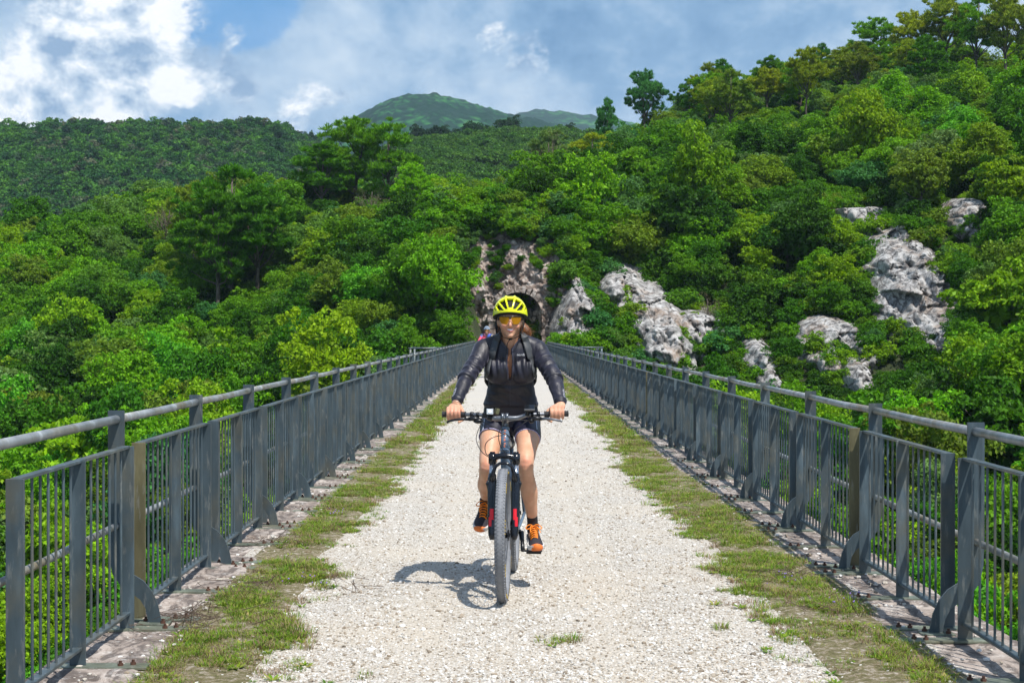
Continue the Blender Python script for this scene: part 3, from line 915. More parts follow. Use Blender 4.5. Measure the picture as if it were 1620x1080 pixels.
# big pines set by hand: px, py of the crown top, distance, height, spread, variant, tone, words
PINES = [
    (372, 268, 116, 12.0, 1.40, 0, 'deep green', 'large umbrella-shaped pine standing over the left slope'),
    (402, 300, 113, 10.0, 1.25, 3, 'deep green', 'lower dark pine leaning against the large umbrella pine'),
    (345, 300, 112, 9.5, 1.2, 4, 'deep green', 'dark full pine on the valley side of the large umbrella pine'),
    (312, 290, 124, 9.0, 1.0, 3, 'olive green', 'half-hidden pine left of the large umbrella pine'),
    (558, 188, 150, 13.5, 1.45, 1, 'mid green', 'tallest pine on the skyline left of the mountain'),
    (612, 192, 148, 13.0, 1.2, 4, 'mid green', 'pointed pine just right of the tallest skyline pine'),
    (512, 226, 146, 11.0, 1.2, 3, 'deep green', 'shorter pine at the left edge of the skyline pines'),
    (655, 262, 138, 8.5, 0.75, 2, 'bright green', 'slim light pine right of the pointed skyline pine'),
    (868, 208, 160, 9.0, 0.85, 2, 'grey green', 'thin greyish pine standing above the tunnel'),
    (940, 214, 150, 9.0, 1.0, 0, 'golden green', 'wide yellowish pine above and right of the tunnel'),
    (1020, 116, 186, 9.5, 0.95, 2, 'bluish green', 'open-crowned pine standing alone on the right skyline'),
    (962, 158, 184, 7.0, 0.62, 3, 'bluish green', 'small round pine left of the lone skyline pine'),
    (1090, 128, 190, 8.0, 0.8, 0, 'deep green', 'dark pine just right of the lone skyline pine'),
    (1132, 112, 193, 8.5, 0.7, 3, 'mid green', 'slender feathery pine on the right skyline'),
    (1330, 78, 178, 11.5, 1.15, 3, 'olive green', 'leafy pine half way up the right skyline'),
    (1385, 30, 192, 12.0, 1.2, 1, 'mid green', 'bright bushy pine on the upper right skyline'),
    (1440, 22, 178, 12.5, 0.9, 2, 'golden green', 'yellowish pine with a thin pale leaning trunk'),
    (1497, -8, 176, 13.5, 1.2, 2, 'olive green', 'tall pine with a bare straight trunk near the top right'),
    (1548, -4, 172, 13.0, 1.1, 0, 'mid green', 'dark-trunked pine right of the tallest straight pine'),
    (1592, -6, 168, 13.0, 1.2, 2, 'olive green', 'pine at the top right corner of the slope'),
    (1565, 150, 140, 9.5, 0.9, 4, 'golden green', 'golden pine below the top right corner'),
    (1330, 150, 150, 6.5, 0.6, 1, 'olive green', 'pine in the middle of the right slope'),
    (1418, 62, 184, 9.5, 0.75, 0, 'olive green', 'pine between the bushy pine and the leaning one'),
    (1468, 58, 186, 10.0, 0.7, 3, 'mid green', 'pine with a high round head left of the straight pine'),
    (1524, 52, 180, 10.0, 0.72, 4, 'mid green', 'narrow pine crowded behind the dark-trunked pine'),
    (1618, 62, 176, 9.5, 0.8, 3, 'yellow green', 'light pine cut by the right edge of the view'),
    (1400, 112, 168, 7.5, 0.7, 2, 'golden green', 'low yellowish pine under the bushy skyline pine'),
    (1478, 118, 160, 7.0, 0.62, 0, 'olive green', 'short pine below the tall straight pine'),
    (1245, 104, 196, 7.5, 0.7, 1, 'mid green', 'pine rising where the right skyline dips'),
    (1600, 300, 118, 8.0, 0.85, 0, 'olive green', 'pine at the far right edge above the cliff'),
    (1300, 72, 225, 8, 0.8, 3, 'deep green', 'dark pine standing behind the right skyline'),
]
pine_xy = []
trees_made = []
def place_tree(kind, cat, proto, x, y, z, s, sz, rz, tone, label, group, crown_name='crown', trunk=True, root_name=None):
    root = empty(root_name or kind, (x, y, z), rz)
    root.scale = (s, s, sz)
    tag(root, label, cat, group)
    c = link(crown_name, proto[0], root)
    t = TONES[tone] if isinstance(tone, str) else tone
    if kind == 'pine_tree': t = (t[0] * 1.3, t[1] * 1.2, t[2] * 1.1)
    j = rng.uniform(0.86, 1.16)
    c.color = (t[0] * j * rng.uniform(0.9, 1.1), t[1] * j, t[2] * j, 1)
    if trunk: link('trunk' if crown_name == 'crown' else 'stem', proto[1], root)
    return root

for (px, py, Y, H, spread, vi, tone, label) in PINES:
    P = at(px, py, Y)
    gz = float(ground(P.x, Y))
    h = P.z - gz
    h = max(4.0, min(h, H * 1.5))
    z = P.z - h
    s = spread * 1.0
    place_tree('pine_tree', 'pine tree', PINE[vi], P.x, Y, z, s, h / 9.0, rng.uniform(0, 6.28), tone, label, 'pines standing above the wood')
    pine_xy.append((P.x, Y, spread * 2.0))

# more pines mixed into the crest of the right-hand wood
pk_ = []
while len(pk_) < 24:
    u = rng.uniform(0.13, 0.345); y = rng.uniform(152, 200); x = u * y
    if any((x - a) ** 2 + (y - b) ** 2 < 9 for a, b, _ in pine_xy): continue
    gz = float(ground(x, y)); h = rng.uniform(6.5, 9.5)
    pk_.append((x / y, x, y, gz, h)); pine_xy.append((x, y, 1.7))
pk_.sort()
for i, (u, x, y, gz, h) in enumerate(pk_):
    tone = ['olive green', 'mid green', 'golden green', 'deep green', 'mid green'][i % 5]
    place_tree('pine_tree', 'pine tree', PINE[i % 5], x, y, gz - 0.2, rng.uniform(0.7, 1.0), h / 9.0, rng.uniform(0, 6.28), tone,
               '%s pine among the upper right wood, %s from the tunnel' % (tone, 'nearest' if i == 0 else ordn(i + 1)), 'pines mixed into the upper right wood')

BARE_T = []
for i in range(2):
    q, cs = crown_leaves(620 + i, 2.0, 4.0, 46, 46, 0.07, (0.35, 0.6), -0.3)
    q = q[::2] if False else q[:int(len(q) * 0.72)]
    q[..., 2] += 1.2
    BARE_T.append((quads_mesh('twiggy_crown', q, m_leaf), trunk_mesh('twiggy_trunk', 640 + i, 5.0, 0.10, [c_ + np.array([0, 0, 1.2]) for c_ in cs], nlimb=44, first=0.25)))
for i, (px, py, Y, s_, lab) in enumerate([(868, 222, 146, 1.25, 'thin grey half-bare tree standing over the tunnel'), (690, 378, 112, 0.8, 'pale twiggy bush at the left edge of the tunnel cliff'),
        (1228, 226, 150, 1.0, 'grey twiggy tree high in the middle of the right slope'), (262, 322, 140, 1.0, 'brownish half-bare tree on the left slope skyline'), (1120, 470, 100, 0.55, 'dry grey bush hanging above the white rock'),
        (590, 300, 140, 0.9, 'grey-stemmed bare tree below the skyline pines')]):
    P_ = at(px, py, Y); z = P_.z - 5.2 * s_
    place_tree('half_bare_tree', 'tree', BARE_T[i % 2], P_.x, Y, z, s_, s_, i * 1.1, (0.16, 0.15, 0.11), lab, None)
    pine_xy.append((P_.x, Y, 1.4 * s_))

# broadleaf trees: the nearest and largest are things, the rest one wood ---------
rest = []; things_ = []
for (x, y) in spots:
    if any((x - a) ** 2 + (y - b) ** 2 < (r_ * 0.8) ** 2 for a, b, r_ in pine_xy): continue
    z = float(ground(x, y))
    big = rng.random()
    s = rng.uniform(0.50, 0.82) if big < 0.60 else (rng.uniform(0.8, 1.02) if big < 0.90 else rng.uniform(1.0, 1.2))
    if y < 60: s *= 0.95
    for a, b, r_ in pine_xy:
        if b - 16 < y < b + 1 and abs(x / y - a / b) * y < r_ * 1.1: s = min(s, 0.62)
    if blocked(x, y, z + 0.6, z + 5.2 * s, 2.0 * s):
        s *= 0.42
        if blocked(x, y, z + 0.2, z + 4.8 * s, 2.0 * s): continue
    px, py = proj(x, y, z + 2.6 * s)
    area = (s / y) ** 2
    if px < -70 or px > 1690 or py > 1180: area = 0.0
    things_.append((area, x, y, z, s, px, py))
things_.sort(reverse=True)
NT_MAX = 285
named, restl = things_[:NT_MAX], things_[NT_MAX:]

# words that single each tree out: side, band up the slope, place along the band
def band_of(px, py):
    side = 'left' if px < 805 else 'right'
    d = railpx(px) - py
    if py > railpx(px): return side, 'seen through the %s railing' % side, 0
    if d < 60: return side, 'just above the %s handrail' % side, 1
    if d < 130: return side, 'second band above the %s handrail' % side, 2
    if d < 220: return side, 'half way up the %s slope' % side, 3
    return side, 'high on the %s slope' % side, 4
tnames = list(TONES)
rows = {}
for t_ in named:
    area, x, y, z, s, px, py = t_
    # tones drift in patches over the slope
    pn = vnoise(x / 14, y / 14, 0, 31, 2)
    w = np.array(TW).copy()
    if pn > 0.15: w[[5, 6, 7]] *= 2.2
    if pn < -0.15: w[[0, 1, 9, 2]] *= 1.9
    if x < 0: w[[5, 8, 6]] *= 1.4
    tone = tnames[int(rng.choice(len(tnames), p=w / w.sum()))]
    kind = 'broadleaf_tree' if rng.random() < 0.25 else 'oak_tree'
    if s < 0.5: kind = 'shrub'
    side, band, bi = band_of(px, py)
    rows.setdefault((tone, side, band), []).append((abs(px - 805), t_, kind))
for (tone, side, band), lst in rows.items():
    lst.sort(key=lambda q: q[0])
    for k, (_, t_, kind) in enumerate(lst):
        area, x, y, z, s, px, py = t_
        noun = {'oak_tree': 'oak', 'broadleaf_tree': 'loose-leaved tree', 'shrub': 'shrub'}[kind]
        if len(lst) == 1: lab = '%s %s %s, the only one so coloured' % (tone, noun, band)
        else: lab = '%s %s %s, %s from the tunnel' % (tone, noun, band, ordn(k + 1))
        if kind == 'shrub': pr = SHRUB[int(rng.integers(5))]; s2 = s * 1.9
        else:
            pr = OAK[int(rng.integers(9))] if kind == 'oak_tree' else MAPLE[int(rng.integers(4))]; s2 = s
        place_tree(kind, 'shrub' if kind == 'shrub' else 'tree', pr, x, y, z - 0.1, s2, s2 * rng.uniform(0.85, 1.35), rng.uniform(0, 6.28), tone, lab,
                   'broadleaf trees on the slopes of the gorge' if kind != 'shrub' else 'shrubs on the slopes of the gorge',
                   'crown' if kind != 'shrub' else 'foliage')
P = np.array([[t_[1], t_[2], t_[3] - 0.1] for t_ in restl]); S = np.array([t_[4] for t_ in restl]) * rng.uniform(0.95, 1.15, len(restl))
scatter('wood', P, S, rng.uniform(0, 6.28, len(P)), c_wood, 7, 'dense green wood covering the upper slopes', 'wood')

# shrubs and saplings between the trees, and on the cliffs' ledges
up = []
for s in range(18000):
    y = 26 + 185 * rng.random() ** 0.6; u = rng.uniform(-0.45, 0.42); x = u * y
    if (-3.2 < x < 3.6 and y < 112.5) : continue
    if x < 0 and y > 170: continue
    z = float(ground(x, y)); sc_ = rng.uniform(0.6, 1.5)
    if blocked(x, y, z, z + 1.5 * sc_, sc_):
        sc_ *= 0.33
    up.append((x, y, z - 0.1, sc_))
for k in range(150):
    y = rng.uniform(90, 105); x = rng.uniform(-8.5, -3.6) + (y - 97) * 0.03; sc_ = rng.uniform(0.4, 1.0)
    up.append((x, y, float(ground(x, y)) - 0.1, sc_))
for (rx, ry, hw, hh, lean, RY) in rock_masks:
    for k in range(55):
        a = rng.uniform(0, 6.28); q = rng.uniform(1.15, 2.0)
        y = RY + rng.uniform(-7, 3); x = (rx + math.cos(a) * hw * q - 805) / F * y
        sc_ = rng.uniform(0.4, 0.9); z = float(ground(x, y))
        if blocked(x, y, z + 0.3, z + 1.5 * sc_, sc_): sc_ *= 0.45
        up.append((x, y, z - 0.1, sc_))
up = np.array(up)
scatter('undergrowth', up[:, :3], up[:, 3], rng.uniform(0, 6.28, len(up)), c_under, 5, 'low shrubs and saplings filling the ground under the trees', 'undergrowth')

# ivy and bushes growing on the bare rock
lp = []
for k in range(330):
    x = rng.uniform(-5.8, 4.5); z = rng.uniform(-0.2, 10.2)
    if k > 190:
        if k % 3: z = rng.uniform(7.6, 10.3)
        else: x = rng.choice([rng.uniform(-6, -4.3), rng.uniform(3.0, 4.5)])
    if in_arch(x, z, 0.55): continue
    if z < 5.5 and x < 2.2 and rng.random() < 0.55: continue
    i = int((z + 1.5) / 12 * (nz - 1)); j = int((x + 6.2) / 10.8 * (nx - 1))
    lp.append((x, CY[i, j] - 0.15, z, rng.uniform(0.16, 0.5) if k < 190 else rng.uniform(0.4, 1.1)))
for (rx, ry, hw, hh, lean, RY) in rock_masks:
    for k in range(int(hw * hh / 75) + 8):
        a = rng.uniform(0, 6.28); q = rng.uniform(0.2, 1.0) if rng.random() < 0.35 else rng.uniform(0.9, 1.3)
        px = rx + math.cos(a) * hw * q; py = ry + math.sin(a) * hh * q
        P_ = at(px, py, RY)
        lp.append((P_.x, (find_Y(px, py) or RY) - 0.7 - 1.2 * max(0, 1 - q), P_.z - 0.3, rng.uniform(0.2, 0.5) if q < 0.85 else rng.uniform(0.45, 1.15)))
lp = np.array(lp)
scatter('cliff_plants', lp[:, :3], lp[:, 3], rng.uniform(0, 6.28, len(lp)), c_ledge, 5, 'tufts and small bushes rooted on the bare rock', 'cliff plants')

# far ridges --------------------------------------------------------------------
def ridge_points(G, n, keep_fn=None):
    X, Y, Z = G; r, c = Z.shape
    i = rng.integers(0, r - 1, n); j = rng.integers(0, c - 1, n)
    fi = rng.random(n)
    x = X[i, j] + rng.normal(0, 1.5, n); y = Y[i, j] * (1 - fi) + Y[i + 1, j] * fi
    z = Z[i, j] * (1 - fi) + Z[i + 1, j] * fi
    return np.stack([x, y, z - 0.8], -1)
lpnt = ridge_points(LR, 7400)
scatter('ridge_wood', lpnt, rng.uniform(0.6, 1.25, len(lpnt)), rng.uniform(0, 6.28, len(lpnt)), c_ridge, 6, 'dark green wood covering the far left ridge', 'wood')
mpnt = ridge_points(MR, 4200)
scatter('ridge_scrub', mpnt, rng.uniform(0.6, 1.2, len(mpnt)), rng.uniform(0, 6.28, len(mpnt)), c_scrub, 5, 'light green scrub covering the middle ridge', 'scrub')
# single dark trees on the crests of the far ridges
CREST = [(660, 206, 448, 1.15), (688, 203, 450, 0.7), (702, 203, 452, 0.8), (724, 206, 450, 0.6), (744, 199, 450, 1.0), (757, 200, 455, 0.8), (806, 190, 450, 1.05), (838, 206, 450, 0.6), (902, 200, 450, 0.7),
         (366, 196, 596, 0.8), (384, 190, 598, 1.05), (396, 193, 596, 0.9), (414, 192, 598, 1.1), (430, 198, 596, 0.9), (476, 210, 600, 0.95), (312, 196, 600, 0.8), (258, 192, 600, 0.8), (150, 191, 600, 0.8)]
far_tree = []
for i in range(4):
    q, cs = crown_leaves(800 + i, 3.2, 5.0, 40, 110, 0.42, (0.9, 1.4), -0.3)
    q[..., 2] += 1.6
    far_tree.append((quads_mesh('crest_tree_crown', q, m_leaf), trunk_mesh('crest_tree_trunk', 830 + i, 5.0, 0.22, [c_ + np.array([0, 0, 1.6]) for c_ in cs]), 3.2, 6.6))
CREST.sort(key=lambda q: q[0])
kl = km = 0
for i, (px, py, Y, s) in enumerate(CREST):
    P_ = at(px, py, Y); hgt = 6.6 * s
    if px > 600: km += 1; lab = 'dark round tree on the middle ridge crest, %s from the left' % ordn(km)
    else: kl += 1; lab = 'dark round tree on the far left ridge crest, %s from the left' % ordn(kl)
    place_tree('umbrella_pine', 'tree', far_tree[i % 4], P_.x, Y, P_.z - hgt, s, s, i * 1.3, (0.018, 0.055, 0.018), lab, 'dark trees on the far crests')
# ------------------------------------------------------------------ the viaduct
m_stone, g, p, _ = mat('weathered_kerb_stone')
o = g.n('ShaderNodeNewGeometry').outputs['Position']
n1 = g.noise(o, 3.2, 10, 0.68, 0.4).outputs['Fac']
n2 = g.noise(o, 22, 8, 0.7).outputs['Fac']
n3 = g.noise(g.n('ShaderNodeMapping', inp={'Vector': o, 'Scale': (1, 0.45, 1)}).outputs[0], 9.0, 9, 0.72, 1.2).outputs['Fac']
col = g.ramp(n1, [(0.30, (0.12, 0.095, 0.08)), (0.45, (0.29, 0.235, 0.20)), (0.58, (0.46, 0.40, 0.355)), (0.72, (0.62, 0.585, 0.54))])
col = g.mix(g.maprange(n3, 0.44, 0.56, 0.0, 0.85), col, (0.085, 0.068, 0.06))
col = g.mix(g.maprange(n2, 0.55, 0.68, 0.0, 0.55), col, (0.70, 0.68, 0.65))
setc(g, p, 'Base Color', col); p.inputs['Roughness'].default_value = 0.9
bump(g, p, g.math('ADD', n1, g.math('ADD', g.math('MULTIPLY', n3, -0.5), g.math('MULTIPLY', n2, 0.35))), 0.9, 0.02)

m_wall, g, p, _ = mat('viaduct_masonry')
o = g.n('ShaderNodeTexCoord').outputs['Object']
br = g.n('ShaderNodeTexBrick', inp={'Vector': g.n('ShaderNodeMapping', inp={'Vector': o, 'Rotation': (R(90), 0, R(90))}).outputs[0], 'Scale': 1.0, 'Color1': (0.30, 0.26, 0.21, 1), 'Color2': (0.38, 0.33, 0.27, 1), 'Mortar': (0.16, 0.14, 0.12, 1), 'Brick Width': 0.7, 'Row Height': 0.35})
setc(g, p, 'Base Color', g.mix(g.noise(o, 3, 6).outputs['Fac'], br.outputs['Color'], (0.16, 0.14, 0.11))); p.inputs['Roughness'].default_value = 0.9

XL, XR, YE = -2.02, 2.40, 97.0
v = thing('viaduct', 'tall stone railway viaduct carrying the gravel path', 'bridge')
mb = MB()
mb.box(((XL + XR) / 2, 45.0, -1.06), (XR - XL, 104.0, 1.9))
mb.build('deck', m_wall, v)
for k in range(7):
    y = 2 + k * 13.5
    gz = float(ground(0.2, y)) - 1
    MB().box(((XL + XR) / 2, y, (gz - 2.0) / 2), (XR - XL - 0.06, 2.6, -2.0 - gz)).build('pier', m_wall, v)

# deck surface, from stone kerb to stone kerb: loose white limestone on pale earth
m_path, g, p, _ = mat('white_gravel_bed')
o = g.n('ShaderNodeNewGeometry').outputs['Position']
def vor(s, rnd=1.0):
    nd = g.n('ShaderNodeTexVoronoi', inp={'Vector': o, 'Scale': s, 'Randomness': rnd}); return nd
v1 = vor(62); v2 = vor(120)
s1 = g.n('ShaderNodeSeparateColor'); g.l(v1.outputs['Color'], s1.inputs[0])
s2 = g.n('ShaderNodeSeparateColor'); g.l(v2.outputs['Color'], s2.inputs[0])
c1 = g.ramp(s1.outputs[0], [(0.0, (0.16, 0.13, 0.095)), (0.22, (0.36, 0.32, 0.26)), (0.5, (0.53, 0.50, 0.45)), (1.0, (0.70, 0.68, 0.65))])
c2 = g.ramp(s2.outputs[0], [(0.0, (0.27, 0.225, 0.17)), (0.5, (0.46, 0.42, 0.36)), (1.0, (0.66, 0.635, 0.595))])
pick = g.maprange(v1.outputs['Distance'], 0.35, 0.6, 0, 1)
col = g.mix(pick, c1, c2)
big = g.noise(o, 0.9, 5, 0.6).outputs['Fac']
col = g.mix(g.maprange(big, 0.42, 0.66, 0.0, 0.55), col, (0.56, 0.49, 0.39))
sx_ = g.n('ShaderNodeSeparateXYZ', inp={'Vector': o}).outputs['X']
for xc_, wd_ in ((-0.42, 0.22), (0.50, 0.24)):
    tr_ = g.maprange(g.math('ABSOLUTE', g.math('SUBTRACT', sx_, g.math('ADD', xc_, g.math('MULTIPLY', g.math('SUBTRACT', g.noise(o, 0.4, 3).outputs['Fac'], 0.5), 0.25)))), 0.05, wd_, 0.38, 0.0, True)
    col = g.mix(tr_, col, (0.54, 0.48, 0.395))
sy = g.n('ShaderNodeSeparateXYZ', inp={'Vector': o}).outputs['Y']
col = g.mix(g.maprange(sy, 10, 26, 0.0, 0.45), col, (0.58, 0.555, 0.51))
setc(g, p, 'Base Color', col); p.inputs['Roughness'].default_value = 0.92
hh = g.math('SUBTRACT', 0.0, g.math('ADD', v1.outputs['Distance'], g.math('MULTIPLY', v2.outputs['Distance'], 0.4)))
bump(g, p, hh, 0.85, 0.012)

def path_z(x, y):
    # slightly hollowed by feet and wheels
    return -0.004 + 0.018 * vnoise(np.asarray(x) * 0.9, np.asarray(y) * 0.35, 0, 61, 3) - 0.012 * np.exp(-((np.asarray(x) - 0.05) / 0.5) ** 2) + 0.012
px_ = np.linspace(-1.75, 2.0, 60); py_ = np.concatenate([np.arange(-6, 30, 0.12), np.arange(30, YE + 50, 0.6)])
PX, PY = np.meshgrid(px_, py_)
PZ = path_z(PX, PY)
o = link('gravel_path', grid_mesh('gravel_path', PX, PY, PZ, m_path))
tag(o, 'white gravel path along the bridge', 'path', kind='structure')

def kerb(x0, x1, y0, y1, seed, label):
    xs = np.arange(x0, x1 + 0.001, 0.025); ys = np.concatenate([np.arange(y0, 16, 0.025), np.arange(16, y1, 0.12)])
    X, Y = np.meshgrid(xs, ys)
    blockid = np.floor(Y / 0.92 + 0.1 * np.sin(Y * 2)); 
    h = 0.012 + 0.012 * vnoise(blockid * 3.7, seed, 0, 71, 1) + 0.014 * vnoise(X * 7, Y * 7, 0, seed, 5, 0.6)
    joint = np.abs(((Y + 0.04 * vnoise(X * 5, blockid, 0, 3, 1)) / 0.92) % 1.0 - 0.5)
    h -= 0.03 * np.exp(-((0.5 - joint) / 0.014) ** 2)
    inner = x1 if x0 < 0 else x0
    h -= 0.03 * np.exp(-(np.abs(X - inner) / 0.04) ** 2)
    # crumbling inner edge
    X2 = X + 0.05 * vnoise(X * 2, Y * 3, 0, seed + 4, 3) * np.clip(1 - np.abs(X - inner) / 0.3, 0, 1)
    outer = x0 if x0 < 0 else x1
    h = np.where(np.abs(X - outer) < 0.001, -0.25, h)
    o = link('kerb', grid_mesh('kerb', X2, Y, h + 0.008, m_stone, None, True))
    tag(o, label, 'kerb', kind='structure')
kerb(-2.06, -1.56, -2, YE, 5, 'rough pinkish stone kerb under the left railing')
kerb(1.80, 2.44, -2, YE, 9, 'rough pinkish stone kerb under the right railing')

# loose stones --------------------------------------------------------------------
def stone_mesh(seed, m):
    bm = bmesh.new(); bmesh.ops.create_icosphere(bm, subdivisions=1, radius=0.5)
    rr = random.Random(seed)
    for v_ in bm.verts:
        v_.co *= rr.uniform(0.72, 1.15)
    me = bpy.data.meshes.new('stone'); bm.to_mesh(me); bm.free(); me.materials.append(m)
    return me
m_peb, g, p, _ = mat('white_pebble')
oi = g.n('ShaderNodeObjectInfo').outputs['Random']
setc(g, p, 'Base Color', g.ramp(oi, [(0.0, (0.17, 0.14, 0.105)), (0.05, (0.28, 0.225, 0.165)), (0.22, (0.38, 0.325, 0.255)), (0.45, (0.50, 0.46, 0.40)), (0.7, (0.59, 0.565, 0.52)), (1.0, (0.74, 0.73, 0.70))]))
p.inputs['Roughness'].default_value = 0.85
c_peb = proto_coll('pebble_variants', [stone_mesh(i, m_peb) for i in range(6)])
def gravel_side(x, y):
    """how far a spot is inside the bare track (1 in the middle, 0 beyond the grass edge)"""
    l = -1.12 + 0.11 * vnoise(0.3, y * 0.8, 0, 81, 4) + 0.13 * np.clip((7.6 - np.asarray(y)) / 1.2, 0, 1)
    r = 1.36 + 0.13 * vnoise(9.3, y * 0.7, 0, 83, 4)
    return l, r
n = 88000
y = 5.9 + 26 * rng.random(n) ** 2.1
x = rng.uniform(-1.72, 1.98, n)
l, r_ = gravel_side(x, y)
soft = rng.normal(0, 0.06, n)
inside = (x > l + soft) & (x < r_ + soft)
# fewer loose stones where wheels have pressed them in
track = np.exp(-((x + 0.42) / 0.17) ** 2) + np.exp(-((x - 0.50) / 0.19) ** 2) + 0.8 * np.clip(vnoise(x * 1.3 + y * 0.3, y * 0.5 - x * 0.2, 0, 95, 4) * 2, 0, 1)
inside &= rng.random(n) > 0.55 * np.clip(track, 0, 1)
kp = inside | (rng.random(n) < 0.38)
x, y = x[kp], y[kp]
s = np.clip(rng.lognormal(-4.53, 0.38, len(x)), 0.005, 0.030)
z = path_z(x, y) + s * 0.10
S3 = np.stack([s * rng.uniform(0.8, 1.4, len(s)), s * rng.uniform(0.8, 1.3, len(s)), s * rng.uniform(0.5, 0.85, len(s))], -1)
scatter('gravel', np.stack([x, y, z], -1), S3, rng.uniform(0, 6.28, len(x)), c_peb, 6, 'loose white limestone gravel on the track', 'gravel', tilt=(rng.normal(0, 0.3, len(x)), rng.normal(0, 0.3, len(x))))
# scattered chips on the kerbs
n = 1500
side = rng.random(n) < 0.42
x = np.where(side, rng.uniform(-2.0, -1.55, n), rng.uniform(1.82, 2.38, n)); y = 5.5 + 26 * rng.random(n) ** 1.4
s = np.clip(rng.lognormal(-4.25, 0.45, n), 0.006, 0.042)
scatter('kerb_chips', np.stack([x, y, 0.022 + s * 0.15], -1), np.stack([s * 1.2, s, s * 0.7], -1), rng.uniform(0, 6.28, n), c_peb, 6, 'white stone chips strewn on the kerbs', 'stone chips')

# grass strips -------------------------------------------------------------------
def grass_mat(name, ramp):
    m, g, p, _ = mat(name)
    geo = g.n('ShaderNodeNewGeometry'); oi = g.n('ShaderNodeObjectInfo').outputs['Random']
    k = g.math('ADD', g.math('MULTIPLY', geo.outputs['Random Per Island'], 0.5), g.math('MULTIPLY', oi, 0.5))
    setc(g, p, 'Base Color', g.ramp(k, ramp)); p.inputs['Roughness'].default_value = 0.55
    p.inputs['Specular IOR Level'].default_value = 0.25
    t = g.n('ShaderNodeBsdfTranslucent'); g.l(p.inputs['Base Color'].links[0].from_socket, t.inputs[0])
    mx = g.n('ShaderNodeMixShader'); mx.inputs[0].default_value = 0.3
    g.l(p.outputs[0], mx.inputs[1]); g.l(t.outputs[0], mx.inputs[2]); g.l(mx.outputs[0], g.t.nodes['Material Output'].inputs[0])
    return m
m_grass = grass_mat('grass_blade', [(0.1, (0.07, 0.17, 0.008)), (0.4, (0.15, 0.29, 0.014)), (0.6, (0.25, 0.34, 0.025)), (0.8, (0.36, 0.33, 0.09)), (1.0, (0.40, 0.28, 0.16))])
m_dry = grass_mat('dry_stalk', [(0.0, (0.16, 0.09, 0.05)), (0.5, (0.28, 0.19, 0.11)), (1.0, (0.42, 0.34, 0.22))])
def tuft(seed, m, nb=34, h=(0.03, 0.075), spread=0.045, w=0.0022, lean=0.9):
    r = np.random.default_rng(seed); V = []
    for i in range(nb):
        a = r.uniform(0, 6.28); rr = spread * r.random() ** 0.6
        b = np.array([math.cos(a) * rr, math.sin(a) * rr, 0]); hh = r.uniform(*h); le = r.uniform(0.1, lean) * hh
        az = a + r.normal(0, 0.8); d = np.array([math.cos(az), math.sin(az), 0]) * le
        sd = np.array([-math.sin(az), math.cos(az), 0]) * w * r.uniform(0.7, 1.6)
        mid = b + d * 0.35 + np.array([0, 0, hh * 0.65]); tip = b + d + np.array([0, 0, hh])
        V.append([b - sd, b + sd, mid + sd * 0.8, mid - sd * 0.8]); V.append([mid - sd * 0.8, mid + sd * 0.8, tip, tip])
    return quads_mesh('tuft', np.array(V), m)
def rosette(seed, m):
    r = np.random.default_rng(seed); V = []
    for i in range(16):
        az = r.uniform(0, 6.28); L = r.uniform(0.03, 0.07); w = L * 0.28; up_ = r.uniform(0.15, 0.6)
        d = np.array([math.cos(az), math.sin(az), up_]); sd = np.array([-math.sin(az), math.cos(az), 0])
        V.append([d * 0.005, d * L * 0.55 + sd * w * 0.5, d * L, d * L * 0.55 - sd * w * 0.5])
    return quads_mesh('rosette', np.array(V), m)
c_grass = proto_coll('grass_variants', [tuft(i, m_grass, 26, (0.02, 0.06), 0.05, 0.0016, 1.3) for i in range(5)] + [tuft(19, m_dry, 20, (0.02, 0.05), 0.05, 0.0015, 1.8), tuft(20, m_dry, 22, (0.02, 0.06), 0.05, 0.0018, 1.6), tuft(21, m_dry, 16, (0.02, 0.05), 0.06, 0.002, 2.2), rosette(1, m_grass), rosette(2, m_grass)])
def grass_pts(n, y0, y1, pw):
    y = y0 + (y1 - y0) * rng.random(n) ** pw
    sd = rng.random(n) < 0.44
    x = np.where(sd, rng.uniform(-1.66, -0.95, n), rng.uniform(0.95, 1.92, n))
    l, r_ = gravel_side(x, y)
    edgeL = -1.58 + 0.06 * vnoise(3, y * 1.7, 0, 85, 3); edgeR = 1.86 + 0.07 * vnoise(3, y * 1.5, 0, 86, 3)
    ca, sa = 0.86, 0.51
    dens = vnoise((x * ca + y * sa) * 2.6, (y * ca - x * sa) * 2.1, 0, 87, 4, 0.6)
    f1, f2 = 0.22 * vnoise((x * sa + y * ca) * 3.1, (y * sa - x * ca) * 2.4, 0, 88, 3) + rng.normal(0, 0.06, n), rng.normal(0, 0.03, n)
    ok = np.where(sd, (x < l + f1) & (x > edgeL + f2), (x > r_ + f1) & (x < edgeR + f2)) & (rng.random(n) < np.clip(0.60 + 2.0 * dens, 0.03, 1))
    return x[ok], y[ok], dens[ok]
x, y, d = grass_pts(30000, 5.6, 22, 1.5)
x2, y2, d2 = grass_pts(15000, 20, 95, 1.2)
sA = rng.uniform(0.45, 0.95, len(x)) * (1 + 0.6 * d); sB = rng.uniform(1.0, 1.9, len(x2))
